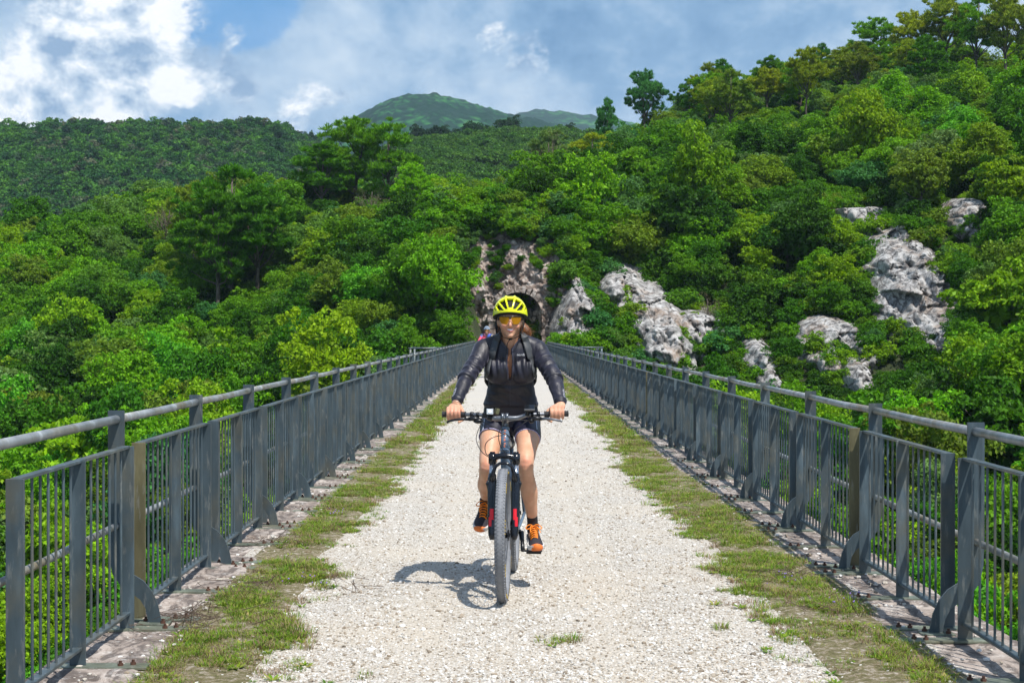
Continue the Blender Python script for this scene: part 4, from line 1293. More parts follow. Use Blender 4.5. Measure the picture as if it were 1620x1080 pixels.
# tuft alone on the gravel, and a few stray ones
ex = []
for (tx, ty, tn, tr) in [(0.265, 7.33, 16, 0.085), (-1.12, 9.6, 6, 0.05), (-1.05, 8.9, 8, 0.06), (-0.98, 6.75, 26, 0.15), (1.28, 8.2, 18, 0.12), (-0.62, 6.6, 3, 0.02), (1.05, 7.6, 5, 0.04)]:
    for _ in range(tn): ex.append((tx + rng.normal(0, tr * 0.6), ty + rng.normal(0, tr * 0.9)))
ex = np.array(ex)
X_ = np.concatenate([x, x2, ex[:, 0]]); Y_ = np.concatenate([y, y2, ex[:, 1]]); S_ = np.concatenate([sA, sB, rng.uniform(0.5, 0.9, len(ex))])
S3 = np.stack([S_, S_, S_ * rng.uniform(0.55, 0.95, len(S_))], -1)
scatter('grass', np.stack([X_, Y_, path_z(X_, Y_)], -1), S3, rng.uniform(0, 6.28, len(X_)), c_grass, 10, 'short green and dry grass in strips along both kerbs', 'grass')
# turf soil under the grass
m_turf, g, p, _ = mat('mossy_earth')
o = g.n('ShaderNodeNewGeometry').outputs['Position']
n1 = g.noise(o, 26, 9, 0.78).outputs['Fac']
setc(g, p, 'Base Color', g.ramp(n1, [(0.34, (0.07, 0.055, 0.03)), (0.46, (0.13, 0.12, 0.04)), (0.55, (0.25, 0.20, 0.13)), (0.64, (0.52, 0.48, 0.42))])); p.inputs['Roughness'].default_value = 0.95
bump(g, p, n1, 0.8, 0.02)
ys = np.concatenate([np.arange(-3, 24, 0.05), np.arange(24, YE, 0.3)])
for nm, sg in (('left', 0), ('right', 1)):
    l, r_ = gravel_side(0, ys)
    a, b = (np.full_like(ys, -1.70), l - 0.05) if sg == 0 else (r_ + 0.05, np.full_like(ys, 1.99))
    t_ = np.linspace(0, 1, 24)[None, :]
    X = a[:, None] * (1 - t_) + b[:, None] * t_; Y = np.repeat(ys[:, None], 24, 1)
    edge = np.minimum(t_, 1 - t_) if sg == 0 else np.minimum(1 - t_, t_)
    Z = path_z(X, Y) + 0.012 * np.clip(edge * 8, 0, 1) - 0.004 + 0.008 * vnoise(X * 12, Y * 12, 0, 91, 3) * np.clip(edge * 6, 0, 1)
    o = link('turf_soil', grid_mesh('turf_soil', X, Y, Z, m_turf))
    tag(o, 'earth and moss under the %s grass strip' % nm, 'ground', kind='structure')
# sprigs of dry roots and little mauve flowers
m_root = simple('dry_root', (0.10, 0.07, 0.05), 0.9)
mb = MB()
for (bx, by, cnt) in [(-1.60, 7.75, 70), (-1.5, 8.7, 26), (-1.62, 10.6, 26), (1.74, 9.3, 26), (1.66, 8.0, 16), (-0.95, 8.9, 10)]:
    for k in range(cnt):
        a = rng.uniform(0, 6.28); L = rng.uniform(0.05, 0.2); x0 = bx + rng.normal(0, 0.10); y0 = by + rng.normal(0, 0.16)
        z0 = 0.02 + rng.uniform(0, 0.03); c_ = rng.normal(0, 0.05, 3)
        mb.tube([(x0, y0, z0), (x0 + math.cos(a) * L * .5 + c_[0], y0 + math.sin(a) * L * .5 + c_[1], z0 + abs(c_[2]) * .7), (x0 + math.cos(a) * L, y0 + math.sin(a) * L, z0 + 0.01)], [0.0018, 0.0015, 0.0008], 4)
tag(mb.build('dry_roots', m_root), 'tangle of dry brown roots lying on the left kerb edge', 'dry roots', kind='stuff')
m_vio = simple('mauve_petal', (0.30, 0.20, 0.55), 0.6)
mb = MB()
for k in range(46):
    bx, by = [(-1.22, 9.05), (1.62, 9.1), (1.80, 8.3), (-1.4, 12.4)][k % 4]
    mb.ball((bx + rng.normal(0, 0.07), by + rng.normal(0, 0.12), rng.uniform(0.03, 0.07)), rng.uniform(0.003, 0.006), 6, 4)
tag(mb.build('flowers', m_vio), 'tiny mauve flowers dotted in the grass strips', 'flowers', kind='stuff')

# ------------------------------------------------------------------ railings
def steel(name, base, rust=0.35, seed=0.0):
    m, g, p, _ = mat(name)
    o = g.n('ShaderNodeNewGeometry').outputs['Position']
    mp = g.n('ShaderNodeMapping', inp={'Vector': o, 'Scale': (1, 1, 0.18), 'Location': (seed, 0, 0)}).outputs[0]
    n1 = g.noise(mp, 9, 8, 0.65).outputs['Fac']; n2 = g.noise(o, 3.0, 7, 0.6).outputs['Fac']; n3 = g.noise(mp, 30, 6, 0.7).outputs['Fac']
    lo = tuple(c * 0.6 for c in base); hi = tuple(min(1, c * 1.9) for c in base)
    col = g.ramp(n1, [(0.3, lo), (0.55, base), (0.75, hi)])
    col = g.mix(g.maprange(n2, 0.47, 0.66, 0, rust), col, (0.22, 0.18, 0.10))
    col = g.mix(g.maprange(n3, 0.56, 0.68, 0, rust * 1.3), col, (0.34, 0.34, 0.31))
    setc(g, p, 'Base Color', col)
    setc(g, p, 'Roughness', g.maprange(n1, 0.3, 0.7, 0.34, 0.55))
    p.inputs['Metallic'].default_value = 0.35
    bump(g, p, n3, 0.15, 0.002)
    return m
m_steel = steel('blue_grey_painted_steel', (0.088, 0.122, 0.142), 0.38)
m_tube = steel('worn_handrail_steel', (0.33, 0.355, 0.365), 0.85, 3.0)
m_yel = steel('yellowed_paint_steel', (0.17, 0.155, 0.085), 0.5, 7.0)
m_plate = steel('greenish_base_plate', (0.19, 0.22, 0.17), 0.4, 5.0)
m_bolt = simple('rusty_bolt', (0.13, 0.065, 0.045), 0.7, 0.4, 0.4, 60)

def railing(side, d, dh, y_first, pitch, plen, gap_first, zt, zr, label, yellow, npan=44):
    """side -1 left, +1 right. d: panel line, dh: handrail line; y_first: far end of the nearest whole panel"""
    root = thing('railing', label, 'railing', (0, 0, 0))
    H = zt
    pw, pt = 0.07, 0.012                          # flat bars
    yh = [y_first + gap_first + k * pitch for k in range(-1, npan)]
    if side < 0: yh[0] -= 0.4
    tubes = []
    # the two long tubes, broken slightly at each tall post
    x = side * dh
    for z, r in ((zr, 0.0225), (zr - 0.535, 0.017)):
        mb = MB()
        for k in range(len(yh) - 1):
            j = 0.004 * math.sin(k * 2.3 + z)
            mb.tube([(x, yh[k] + 0.004, z), (x, (yh[k] + yh[k + 1]) / 2, z + j - 0.003), (x, yh[k + 1] - 0.004, z)], r, 12)
        mb.tube([(x, yh[0] - 2.4, z), (x, yh[0] - 0.004, z)], r, 12)
        mb.build('handrail' if r > 0.02 else 'lower_rail', m_tube, root, True)
    # tall post with its curved foot
    cl = [(0, zr + 0.045), (0, 0.45), (-0.004, 0.36), (-0.022, 0.285), (-0.06, 0.235), (-0.11, 0.205), (-0.15, 0.165), (-0.178, 0.11), (-0.19, 0.05), (-0.192, 0.012)]
    wd = [0.082, 0.082, 0.082, 0.085, 0.088, 0.085, 0.072, 0.064, 0.064, 0.07]
    L, Rr = [], []
    for i, (a, b) in enumerate(cl):
        p0 = Vector(cl[max(i - 1, 0)]); p1 = Vector(cl[min(i + 1, len(cl) - 1)])
        t_ = (p1 - p0).normalized(); nrm = Vector((-t_.y, t_.x))
        L.append((a + nrm.x * wd[i] / 2, b + nrm.y * wd[i] / 2)); Rr.append((a - nrm.x * wd[i] / 2, b - nrm.y * wd[i] / 2))
    tp = MB()
    n = len(cl)
    vs = []
    for q in (-0.006, 0.006):
        for i in range(n): vs.append(Vector((side * L[i][0], q, L[i][1])))
        for i in range(n): vs.append(Vector((side * Rr[i][0], q, Rr[i][1])))
    fs = []
    for i in range(n - 1):
        fs += [(i, i + 1, n + i + 1, n + i), (2 * n + i, 3 * n + i, 3 * n + i + 1, 2 * n + i + 1),
               (i, 2 * n + i, 2 * n + i + 1, i + 1), (n + i, n + i + 1, 3 * n + i + 1, 3 * n + i)]
    fs += [(0, n, 3 * n, 2 * n), (n - 1, 3 * n - 1, 4 * n - 1, 2 * n - 1)]
    tp.add(vs, fs)
    # stiffening rib down the back of the curve
    tp.tube([(side * (a - 0.0), 0.016, b) for a, b in cl[1:]], 0.006, 6)
    tme = tp.mesh('tall_post', m_steel)
    tpl = MB().box((0, 0, 0.012), (0.16, 0.10, 0.012), None, 0.002).mesh('foot_plate', m_plate)
    bol = MB()
    bol.cyl((0, 0, 0), (0, 0, 0.012), 0.013, 6); bol.cyl((0, 0, 0.012), (0, 0, 0.024), 0.007, 8)
    bme = bol.mesh('bolt', m_bolt)
    for k, yy in enumerate(yh):
        tpo = link('tall_post', tme, root); tpo.location = (x, yy, 0)
        if k < 40:
            fp = link('foot_plate', tpl, tpo); fp.location = (-side * 0.19, 0, 0.012)
            if k < 8:
                for q in (-0.05, 0.05):
                    b_ = link('bolt', bme, tpo); b_.location = (-side * 0.19 + q, -0.03 * (1 if q > 0 else -1), 0.03)
    # panels
    X0 = side * d
    post = MB().box((0, 0, (H + 0.012) / 2), (pw, pt, H - 0.012), None, 0.0018).mesh('panel_post', m_steel)
    posty = MB().box((0, 0, (H + 0.012) / 2), (pw, pt, H - 0.012), None, 0.0018).mesh('panel_post', m_yel)
    bpl = MB().box((-side * 0.10, 0, 0.0), (0.42, 0.095, 0.012), None, 0.002).mesh('base_plate', m_plate)
    nb = 7
    half = plen / 2
    bal = MB()
    bal.tube([(0, 0, 0.105), (0, 0, H - 0.012)], 0.0062, 8)
    bm_ = bal.mesh('baluster', m_steel)
    rail = MB()
    rail.box((0, plen / 2, H - 0.004), (0.042, plen - 0.016, 0.014), None, 0.003)
    rail.box((0, plen / 2, 0.10), (0.042, plen - 0.016, 0.014), None, 0.003)
    rme = rail.mesh('panel', m_steel)
    farb = MB(); farp = MB(); farf = MB()
    for k in range(npan):
        ys_ = y_first - plen + k * pitch
        tw = 0.0025 * math.sin(k * 5.1 + side)
        if k < 7 or True:
            pn = link('panel', rme, root); pn.location = (X0 + tw, ys_, 0)
        ylw = (k in yellow)
        for j, t_ in enumerate((0.006, half, plen - 0.006)):
            if k < 32:
                pp = link('panel_post', posty if (ylw and j == 0) else post, pn, 'post with yellowed paint' if (ylw and j == 0) else None)
                pp.location = (side * (0.0 if j != 2 else -0.004), t_, 0)
                if k < 14:
                    bp = link('base_plate', bpl, pp); bp.location = (0.0, 0.0, 0.022)
                    if k < 6:
                        for q in (-0.24, -0.19):
                            b_ = link('bolt', bme, pp); b_.location = (side * q, 0.012 * (1 if q < -0.2 else -1), 0.026)
            else:
                farp.box((X0, ys_ + t_, (H + 0.012) / 2), (pw, pt, H - 0.012))
        for hf in range(2):
            for b in range(nb):
                yb = half * hf + half * (b + 1) / (nb + 1)
                if k < 7:
                    q = link('baluster', bm_, pn); q.location = (0, yb, 0)
                else:
                    farb.tube([(X0, ys_ + yb, 0.105), (X0, ys_ + yb, H - 0.012)], 0.0062, 6 if k < 20 else 4, cap=False)
    tag(farb.build('far_balusters', m_steel, root), kind='stuff')
    tag(farp.build('far_panel_posts', m_steel, root), kind='stuff')
    # railing of the refuge that sticks out over the gorge
    yr = y_first + (46 if side > 0 else 38)
    rf = MB()
    for yy in (yr, yr + 2.0):
        for z in (zr, zr - 0.45): rf.tube([(x + side * 0.04, yy, z), (x + side * 1.0, yy, z)], 0.017, 8)
        for q in (0.35, 0.95): rf.box((x + side * q, yy, zr / 2 - 0.1), (0.07, 0.012, zr + 0.25))
    for z in (zr, zr - 0.45): rf.tube([(x + side * 1.0, yr, z), (x + side * 1.0, yr + 2, z)], 0.022, 8)
    rf.build('refuge_rail', m_steel, root, True)
    sl = MB().box((x + side * 0.6, yr + 1.0, -0.30), (1.0, 2.2, 0.16))
    sl.build('refuge_slab', m_wall, root)
    return root
railing(-1, 1.89, 1.975, 7.60, 1.965, 1.72, 0.13, 0.925, 1.05, 'long blue-grey steel railing with handrail on the left side of the bridge', {1}, 42)
railing(+1, 2.175, 2.27, 7.31, 2.045, 1.76, 0.15, 0.890, 1.005, 'long blue-grey steel railing with handrail on the right side of the bridge', {2, 9}, 41)
# ------------------------------------------------------------------ the mountain bike
# own space: forward is -Y, ground z = 0, bottom bracket at y = 0
m_tyre, g, p, _ = mat('dusty_tyre_rubber')
o = g.n('ShaderNodeTexCoord').outputs['Object']
n1 = g.noise(o, 40, 7, 0.7).outputs['Fac']; n0 = g.noise(o, 5, 4, 0.6).outputs['Fac']
setc(g, p, 'Base Color', g.ramp(g.math('ADD', g.math('MULTIPLY', n1, 0.6), g.math('MULTIPLY', n0, 0.4)), [(0.3, (0.14, 0.15, 0.165)), (0.55, (0.21, 0.22, 0.24)), (0.75, (0.27, 0.28, 0.29))]))
p.inputs['Roughness'].default_value = 0.75
m_side = simple('sidewall_rubber', (0.05, 0.047, 0.042), 0.7, 0, 0.4, 60)
m_blk = simple('black_alloy', (0.018, 0.019, 0.022), 0.32, 0.4, 0.3, 40)
m_gblk = simple('gloss_black_fork', (0.010, 0.013, 0.020), 0.16, 0.0, 0.3, 20)
m_alu = simple('grey_alloy', (0.20, 0.21, 0.23), 0.32, 0.85, 0.12, 30)
m_chr = simple('polished_stanchion', (0.55, 0.58, 0.62), 0.12, 0.95, 0.05, 10)
m_frame = simple('slate_blue_frame_paint', (0.14, 0.20, 0.28), 0.3, 0.2, 0.1, 8)
m_org = simple('orange_print', (0.75, 0.22, 0.10), 0.45)
m_red = simple('red_fork_panel', (0.72, 0.015, 0.030), 0.35, 0, 0.08)
m_grip = simple('rubber_grip', (0.022, 0.022, 0.025), 0.75, 0, 0.3, 80)
m_yelp = simple('yellow_print', (0.62, 0.42, 0.03), 0.5)
m_sad = simple('black_saddle_vinyl', (0.02, 0.02, 0.022), 0.5)
m_cable = simple('black_cable', (0.012, 0.012, 0.013), 0.35)
m_screen = simple('dark_screen', (0.01, 0.012, 0.015), 0.08)
m_lens_lamp, g, p, _ = mat('lit_led_lens')
p.inputs['Base Color'].default_value = (0.75, 0.8, 0.85, 1); p.inputs['Roughness'].default_value = 0.12
oo = g.n('ShaderNodeTexCoord').outputs['Object']
m_led, g, p, _ = mat('led')
p.inputs['Base Color'].default_value = (0.9, 0.95, 1, 1); p.inputs['Emission Color'].default_value = (0.85, 0.93, 1.0, 1); p.inputs['Emission Strength'].default_value = 2.0

bike = thing('mountain_bike', 'slate blue mountain bike with black and red fork ridden towards the camera by the woman', 'bicycle', (0.003, 9.13, 0.0), -0.052)
YF, YRr = -0.655, 0.46

def torus(mb, c, Rm, r, n1=72, n2=12, flat=1.0):
    rings = []
    for i in range(n1):
        a = 2 * math.pi * i / n1
        rings.append([(c[0] + math.sin(2 * math.pi * k / n2) * r * flat, c[1] + math.cos(a) * (Rm + math.cos(2 * math.pi * k / n2) * r), c[2] + math.sin(a) * (Rm + math.cos(2 * math.pi * k / n2) * r)) for k in range(n2)])
    return mb.loft(rings, closed=True)

def wheel(yc, r, front):
    w = MB(); torus(w, (0, 0, 0), r - 0.040, 0.012, 72, 8, 1.2)
    wo = w.build('wheel', m_blk, bike, True); wo.location = (0, yc, r)
    t = MB(); torus(t, (0, 0, 0), r - 0.029, 0.0265, 96, 16, 1.06)
    # knobs of the tread
    for i in range(108):
        a = 2 * math.pi * i / 108
        for q, (ax, bx) in enumerate(((-0.020, 0.25), (-0.007, 0), (0.007, 0), (0.020, 0.25))):
            rad = r - 0.0035 - abs(ax) * 0.30
            aa = a + (0.5 if q % 2 else 0) * 2 * math.pi / 108
            rot = Euler((aa - math.pi / 2, 0, 0)).to_matrix() @ Euler((0, (-bx if ax < 0 else bx) * 1.6, 0.25 * (-1) ** q)).to_matrix()
            t.box((ax, math.cos(aa) * rad, math.sin(aa) * rad), (0.0105, 0.011, 0.0055), rot)
    t.build('tyre', m_tyre, wo, False)
    s = MB()
    for sx in (-1, 1):
        rr = [[(sx * 0.0275, math.cos(2 * math.pi * i / 90) * (r - 0.027 + dr), math.sin(2 * math.pi * i / 90) * (r - 0.027 + dr)) for i in range(90)] for dr in (-0.008, -0.004, 0.004)]
        rr = [rr[0], [(sx * 0.0292, y, z) for _, y, z in rr[1]], rr[2]]
        s.loft(rr, cap=False)
    s.build('sidewall', m_side, wo, True)
    if front:
        s = MB()
        for k in range(9):
            for i in range(5):
                a = 2 * math.pi * (k / 9) + i * 0.05
                s.box((0.0285, math.cos(a) * (r - 0.026), math.sin(a) * (r - 0.026)), (0.0025, 0.010, 0.007), (a, 0, 0))
        s.build('tyre_lettering', m_yelp, wo)
    s = MB()
    for i in range(32):
        a = 2 * math.pi * i / 32; b = a + (0.5 if i % 4 < 2 else -0.5); sx = 1 if i % 2 else -1
        s.tube([(sx * 0.028, math.cos(b) * 0.026, math.sin(b) * 0.026), (0, math.cos(a) * (r - 0.046), math.sin(a) * (r - 0.046))], 0.0011, 5)
    s.build('spokes', m_alu, wo)
    h = MB(); h.cyl((-0.05, 0, 0), (0.05, 0, 0), 0.012, 14); h.cyl((-0.032, 0, 0), (-0.024, 0, 0), 0.030, 18); h.cyl((0.024, 0, 0), (0.032, 0, 0), 0.030, 18); h.cyl((-0.03, 0, 0), (0.03, 0, 0), 0.017, 14)
    h.build('hub', m_blk, wo, True)
    d = MB()
    for i in range(48):
        a0 = 2 * math.pi * i / 48; a1 = 2 * math.pi * (i + 1) / 48
        for sx in (0.0395, 0.0415):
            ri, ro = 0.060, 0.080 + 0.002 * math.sin(i * 2.1)
            d.add([(sx, math.cos(a0) * ri, math.sin(a0) * ri), (sx, math.cos(a0) * ro, math.sin(a0) * ro), (sx, math.cos(a1) * ro, math.sin(a1) * ro), (sx, math.cos(a1) * ri, math.sin(a1) * ri)], [(0, 1, 2, 3)])
    for i in range(6):
        a = 2 * math.pi * i / 6; d.tube([(0.0405, math.cos(a) * 0.02, math.sin(a) * 0.02), (0.0405, math.cos(a + 0.35) * 0.062, math.sin(a + 0.35) * 0.062)], 0.003, 5)
    d.build('brake_disc', m_alu, wo)
    return wo
wheel(YF, 0.370, True); wheel(YRr, 0.365, False)

# frame ---------------------------------------------------------------
HT0 = Vector((0, -0.515, 0.825)); HT1 = Vector((0, -0.462, 0.945))    # head tube
BB = Vector((0, 0, 0.305)); ST = Vector((0, 0.165, 0.80)); RA = Vector((0, YRr, 0.365))
f = MB()
f.cyl(HT0, HT1, 0.0225, 20); f.cyl(HT0 - Vector((0, 0, 0.004)), HT0 + Vector((0, 0.003, 0.008)), 0.026, 20); f.cyl(HT1 - Vector((0, 0.003, 0.006)), HT1 + Vector((0, 0.001, 0.004)), 0.026, 20)
f.tube([HT0 + Vector((0, 0.012, 0.02)), HT0.lerp(BB, 0.5) + Vector((0, 0, -0.012)), BB], [0.027, 0.029, 0.025], 16)
f.tube([HT1 + Vector((0, 0.004, -0.02)), HT1.lerp(ST, 0.5) + Vector((0, 0, -0.02)), ST], [0.021, 0.018, 0.017], 14)
f.cyl(BB, ST + (ST - BB).normalized() * 0.05, 0.0175, 14)
f.cyl(BB + Vector((-0.04, 0, 0)), BB + Vector((0.04, 0, 0)), 0.024, 16)
for s_ in (-1, 1):
    f.tube([BB + Vector((s_ * 0.03, 0.02, 0)), Vector((s_ * 0.052, 0.16, 0.318)), Vector((s_ * 0.066, 0.34, 0.35)), RA + Vector((s_ * 0.07, 0, 0))], [0.012, 0.010, 0.009, 0.010], 10)
    f.tube([ST + Vector((s_ * 0.014, 0.0, -0.05)), Vector((s_ * 0.05, 0.26, 0.64)), RA + Vector((s_ * 0.068, 0, 0.01))], [0.010, 0.009, 0.009], 10)
f.build('frame', m_frame, bike, True)
# orange lettering blocks down the head tube
hd = (HT1 - HT0).normalized(); fw = Vector((0, -hd.z, hd.y))
f = MB()
for k in range(6):
    c_ = HT0.lerp(HT1, 0.14 + 0.145 * k) + fw * 0.0228
    for q in range(2 if k % 2 else 3):
        f.box(c_ + hd * (q - 1) * 0.0042 + Vector((0.0015 * (k % 2), 0, 0)), (0.010, 0.0012, 0.0026), (math.atan2(hd.y, hd.z) * -1, 0, 0))
f.build('head_badge_print', m_org, bike)
# seat post and saddle
s_ = MB(); s_.cyl(ST, ST + (ST - BB).normalized() * 0.15, 0.0145, 14); s_.build('seat_post', m_blk, bike, True)
sv = MB(); rings = []
for k in range(12):
    t_ = k / 11; y = 0.055 + 0.27 * t_; hw = 0.018 + 0.055 * (t_ ** 2.2); z = 0.952 + 0.012 * math.cos(t_ * 3.1) + 0.012 * t_ * t_
    rings.append([(hw * math.cos(a), y, z + (0.018 if math.sin(a) > 0 else 0.034) * math.sin(a) * (0.6 + 0.4 * t_)) for a in [2 * math.pi * i / 14 for i in range(14)]])
sv.loft(rings); sv.build('saddle', m_sad, bike, True)
# steering: fork ------------------------------------------------------------
fk = MB()
crown = Vector((0, -0.545, 0.800))
rings = []
for k in range(13):
    t_ = -1 + 2 * k / 12; x = t_ * 0.078; zc = 0.800 - 0.022 * abs(t_) ** 2.2 ; yc = -0.548 - 0.01 * (1 - abs(t_)); h = 0.016 + 0.010 * abs(t_) ** 3; dpt = 0.019
    rings.append([(x, yc + dpt * math.cos(a), zc + h * math.sin(a)) for a in [2 * math.pi * i / 12 for i in range(12)]])
fk.loft(rings)
axd = (Vector((0, YF, 0.37)) - Vector((0, -0.553, 0.79))).normalized()
for sx in (-1, 1):
    fk.cyl(Vector((sx * 0.066, -0.548, 0.812)), Vector((sx * 0.066, -0.556, 0.755)), 0.0225, 16)
    fk.cyl(Vector((sx * 0.066, -0.548, 0.812)), Vector((sx * 0.066, -0.547, 0.822)), 0.015, 14)
fko = fk.build('fork', m_gblk, bike, True)
st = MB()
for sx in (-1, 1): st.cyl((sx * 0.066, -0.555, 0.77), (sx * 0.066, -0.605, 0.60), 0.0165, 16)
st.build('stanchions', m_chr, fko, True)
lo = MB()
for sx in (-1, 1):
    lo.tube([(sx * 0.0655, -0.575, 0.700), (sx * 0.066, -0.585, 0.675), (sx * 0.066, -0.595, 0.63), (sx * 0.065, -0.62, 0.52), (sx * 0.064, -0.64, 0.43), (sx * 0.062, -0.655, 0.37), (sx * 0.062, -0.66, 0.345)],
            [0.021, 0.0245, 0.0255, 0.0235, 0.022, 0.021, 0.012], 16)
    lo.tube([(sx * 0.087, -0.598, 0.665), (sx * 0.091, -0.598, 0.650), (sx * 0.086, -0.602, 0.62)], [0.006, 0.010, 0.006], 8)
    lo.cyl((sx * 0.050, YF, 0.37), (sx * 0.078, YF, 0.37), 0.017, 14)
# brace arching over the tyre
lo.tube([(-0.066, -0.598, 0.655), (-0.060, -0.610, 0.705), (-0.046, -0.615, 0.745), (-0.022, -0.617, 0.762), (0, -0.617, 0.765), (0.022, -0.617, 0.762), (0.046, -0.615, 0.745), (0.060, -0.610, 0.705), (0.066, -0.598, 0.655)],
        [0.016, 0.012, 0.010, 0.009, 0.009, 0.009, 0.010, 0.012, 0.016], 10)
lo.build('fork_lowers', m_gblk, fko, True)
rd = MB()
for sx in (-1, 1):
    for (za, zb, w0, off) in ((0.515, 0.455, 0.022, 0.0), (0.470, 0.420, 0.026, 0.006)):
        ya = -0.621 - (0.52 - za) * 0.2; yb = -0.621 - (0.52 - zb) * 0.2
        rings = []
        for z, y in ((za, ya), (zb, yb)):
            rings.append([(sx * (0.0645 + (off if sx < 0 or True else 0)) + math.sin(a) * 0.0242 , y - math.cos(a) * 0.0242, z) for a in [(-0.15 + 0.95 * i / 6) * sx * (1 if True else -1) + (-0.35 * sx) for i in range(7)]])
        rd.loft(rings, cap=False)
rd.build('fork_decal', m_red, fko, True)
cal = MB(); cal.box((0.055, -0.60, 0.43), (0.03, 0.05, 0.06), (0.3, 0, 0), 0.006); cal.build('front_brake_caliper', m_blk, fko)
# stem and handlebar --------------------------------------------------------
sp = MB(); sp.cyl(HT1 + hd * 0.004, HT1 + hd * 0.05, 0.018, 16)
sp.tube([HT1 + hd * 0.032, Vector((0, -0.462, 1.005)), Vector((0, -0.487, 1.014))], [0.019, 0.017, 0.018], 14)
for x in (-0.013, 0.013): sp.cyl((x - 0.0075, -0.492, 1.012), (x + 0.0075, -0.492, 1.012), 0.0235, 20)
sp.build('stem', m_alu, bike, True)
def bar_pt(x):
    a = abs(x); s_ = 1 if x > 0 else -1
    rise = 0.020 * min(1, max(0, (a - 0.055) / 0.07)) ** 1.0
    t_ = min(1, max(0, (a - 0.055) / 0.085)); rise = 0.020 * t_ * t_ * (3 - 2 * t_)
    return Vector((x, -0.492 + max(0, a - 0.05) * 0.14, 1.006 + rise - (0.006 if x < 0 else 0) * (a / 0.35) + max(0, a - 0.12) * 0.02))
hb = MB(); xs_ = [-0.352 + 0.704 * i / 40 for i in range(41)]
hb.tube([bar_pt(x) for x in xs_], [0.0112 if abs(x) > 0.12 else 0.0112 + 0.0047 * (1 - max(0, abs(x) - 0.03) / 0.09) if abs(x) > 0.03 else 0.0159 for x in xs_], 16)
hbo = hb.build('handlebar', m_alu, bike, True)
for s_ in (-1, 1):
    gp = MB(); pts = [bar_pt(s_ * (0.222 + 0.134 * i / 26)) for i in range(27)]
    gp.tube(pts, [0.0185 if i in (0, 26) else 0.0158 + 0.0010 * (i % 2) for i in range(27)], 16)
    gp.build('grip', m_grip, hbo, False)
    # brake clamp, body and lever
    b_ = MB(); c0 = bar_pt(s_ * 0.185)
    b_.cyl(bar_pt(s_ * 0.178), bar_pt(s_ * 0.196), 0.0165, 16)
    b_.tube([c0 + Vector((0, -0.008, -0.012)), c0 + Vector((s_ * -0.002, -0.03, -0.020)), c0 + Vector((s_ * 0.016, -0.038, -0.024))], [0.011, 0.013, 0.011], 10)
    b_.tube([c0 + Vector((-s_ * 0.055, -0.022, -0.026)), c0 + Vector((-s_ * 0.02, -0.030, -0.021)), c0 + Vector((s_ * 0.02, -0.036, -0.022))], [0.007, 0.0125, 0.011], 10)
    b_.build('brake_body', m_blk, hbo, True)
    lv = MB()
    lv.tube([c0 + Vector((s_ * 0.015, -0.038, -0.024)), c0 + Vector((s_ * 0.050, -0.050, -0.021)), c0 + Vector((s_ * 0.095, -0.056, -0.026)), c0 + Vector((s_ * 0.130, -0.052, -0.034)), c0 + Vector((s_ * 0.138, -0.054, -0.043 if s_ < 0 else -0.036))], [0.0065, 0.006, 0.0052, 0.005, 0.006], 8, flat=1.3)
    lv.build('brake_lever', m_blk if s_ < 0 else m_alu, hbo, True)
    sh = MB(); c1 = bar_pt(s_ * 0.150)
    sh.cyl(bar_pt(s_ * 0.146), bar_pt(s_ * 0.160), 0.0155, 16)
    sh.ball(c1 + Vector((0, -0.02, -0.034)), (0.028 if s_ < 0 else 0.016, 0.016, 0.015), 14, 10)
    sh.build('shifter', m_blk, hbo, True)
# lamp on the left of the picture, phone-like computer on the right
lp_ = MB(); c0 = bar_pt(-0.082)
lp_.box(c0 + Vector((0, -0.016, 0.034)), (0.044, 0.045, 0.036), (0.1, 0, 0), 0.005); lp_.cyl(bar_pt(-0.094), bar_pt(-0.070), 0.019, 16)
lp_.box(c0 + Vector((-0.03, 0.0, 0.012)), (0.03, 0.02, 0.03), None, 0.004)
lmp = lp_.build('headlight', m_blk, hbo)
l2 = MB(); l2.box(c0 + Vector((0, -0.041, 0.0355)), (0.037, 0.006, 0.031), (0.1, 0, 0), 0.003); l2.build('lens', m_lens_lamp, lmp)
l3 = MB(); l3.ball(c0 + Vector((0, -0.0445, 0.037)), (0.007, 0.003, 0.007), 12, 8); l3.build('led', m_led, lmp, True)
mg = MB(); mg.box(c0 + Vector((0.036, 0.010, 0.034)), (0.020, 0.03, 0.034), (0, 0.3, 0.5), 0.004); mg.build('lamp_bracket', simple('olive_bracket', (0.12, 0.12, 0.06), 0.5), lmp)
cp = MB(); c0 = bar_pt(0.122)
cp.box(c0 + Vector((0.018, 0.004, 0.038)), (0.058, 0.074, 0.012), (0.42, 0, 0), 0.004)
cp.tube([c0 + Vector((0.004, -0.004, 0.0)), c0 + Vector((0.008, -0.012, 0.03))], [0.014, 0.010], 10)
cpo = cp.build('bike_computer', m_blk, hbo)
c2 = MB(); c2.box(c0 + Vector((0.018, 0.0015, 0.0442)), (0.050, 0.064, 0.002), (0.42, 0, 0), 0.001); c2.build('screen', m_screen, cpo)
c3 = MB(); c3.box(c0 + Vector((0.018, -0.032, 0.0315)), (0.060, 0.006, 0.010), (0.42, 0, 0), 0.002); c3.build('case_rim', m_alu, cpo)
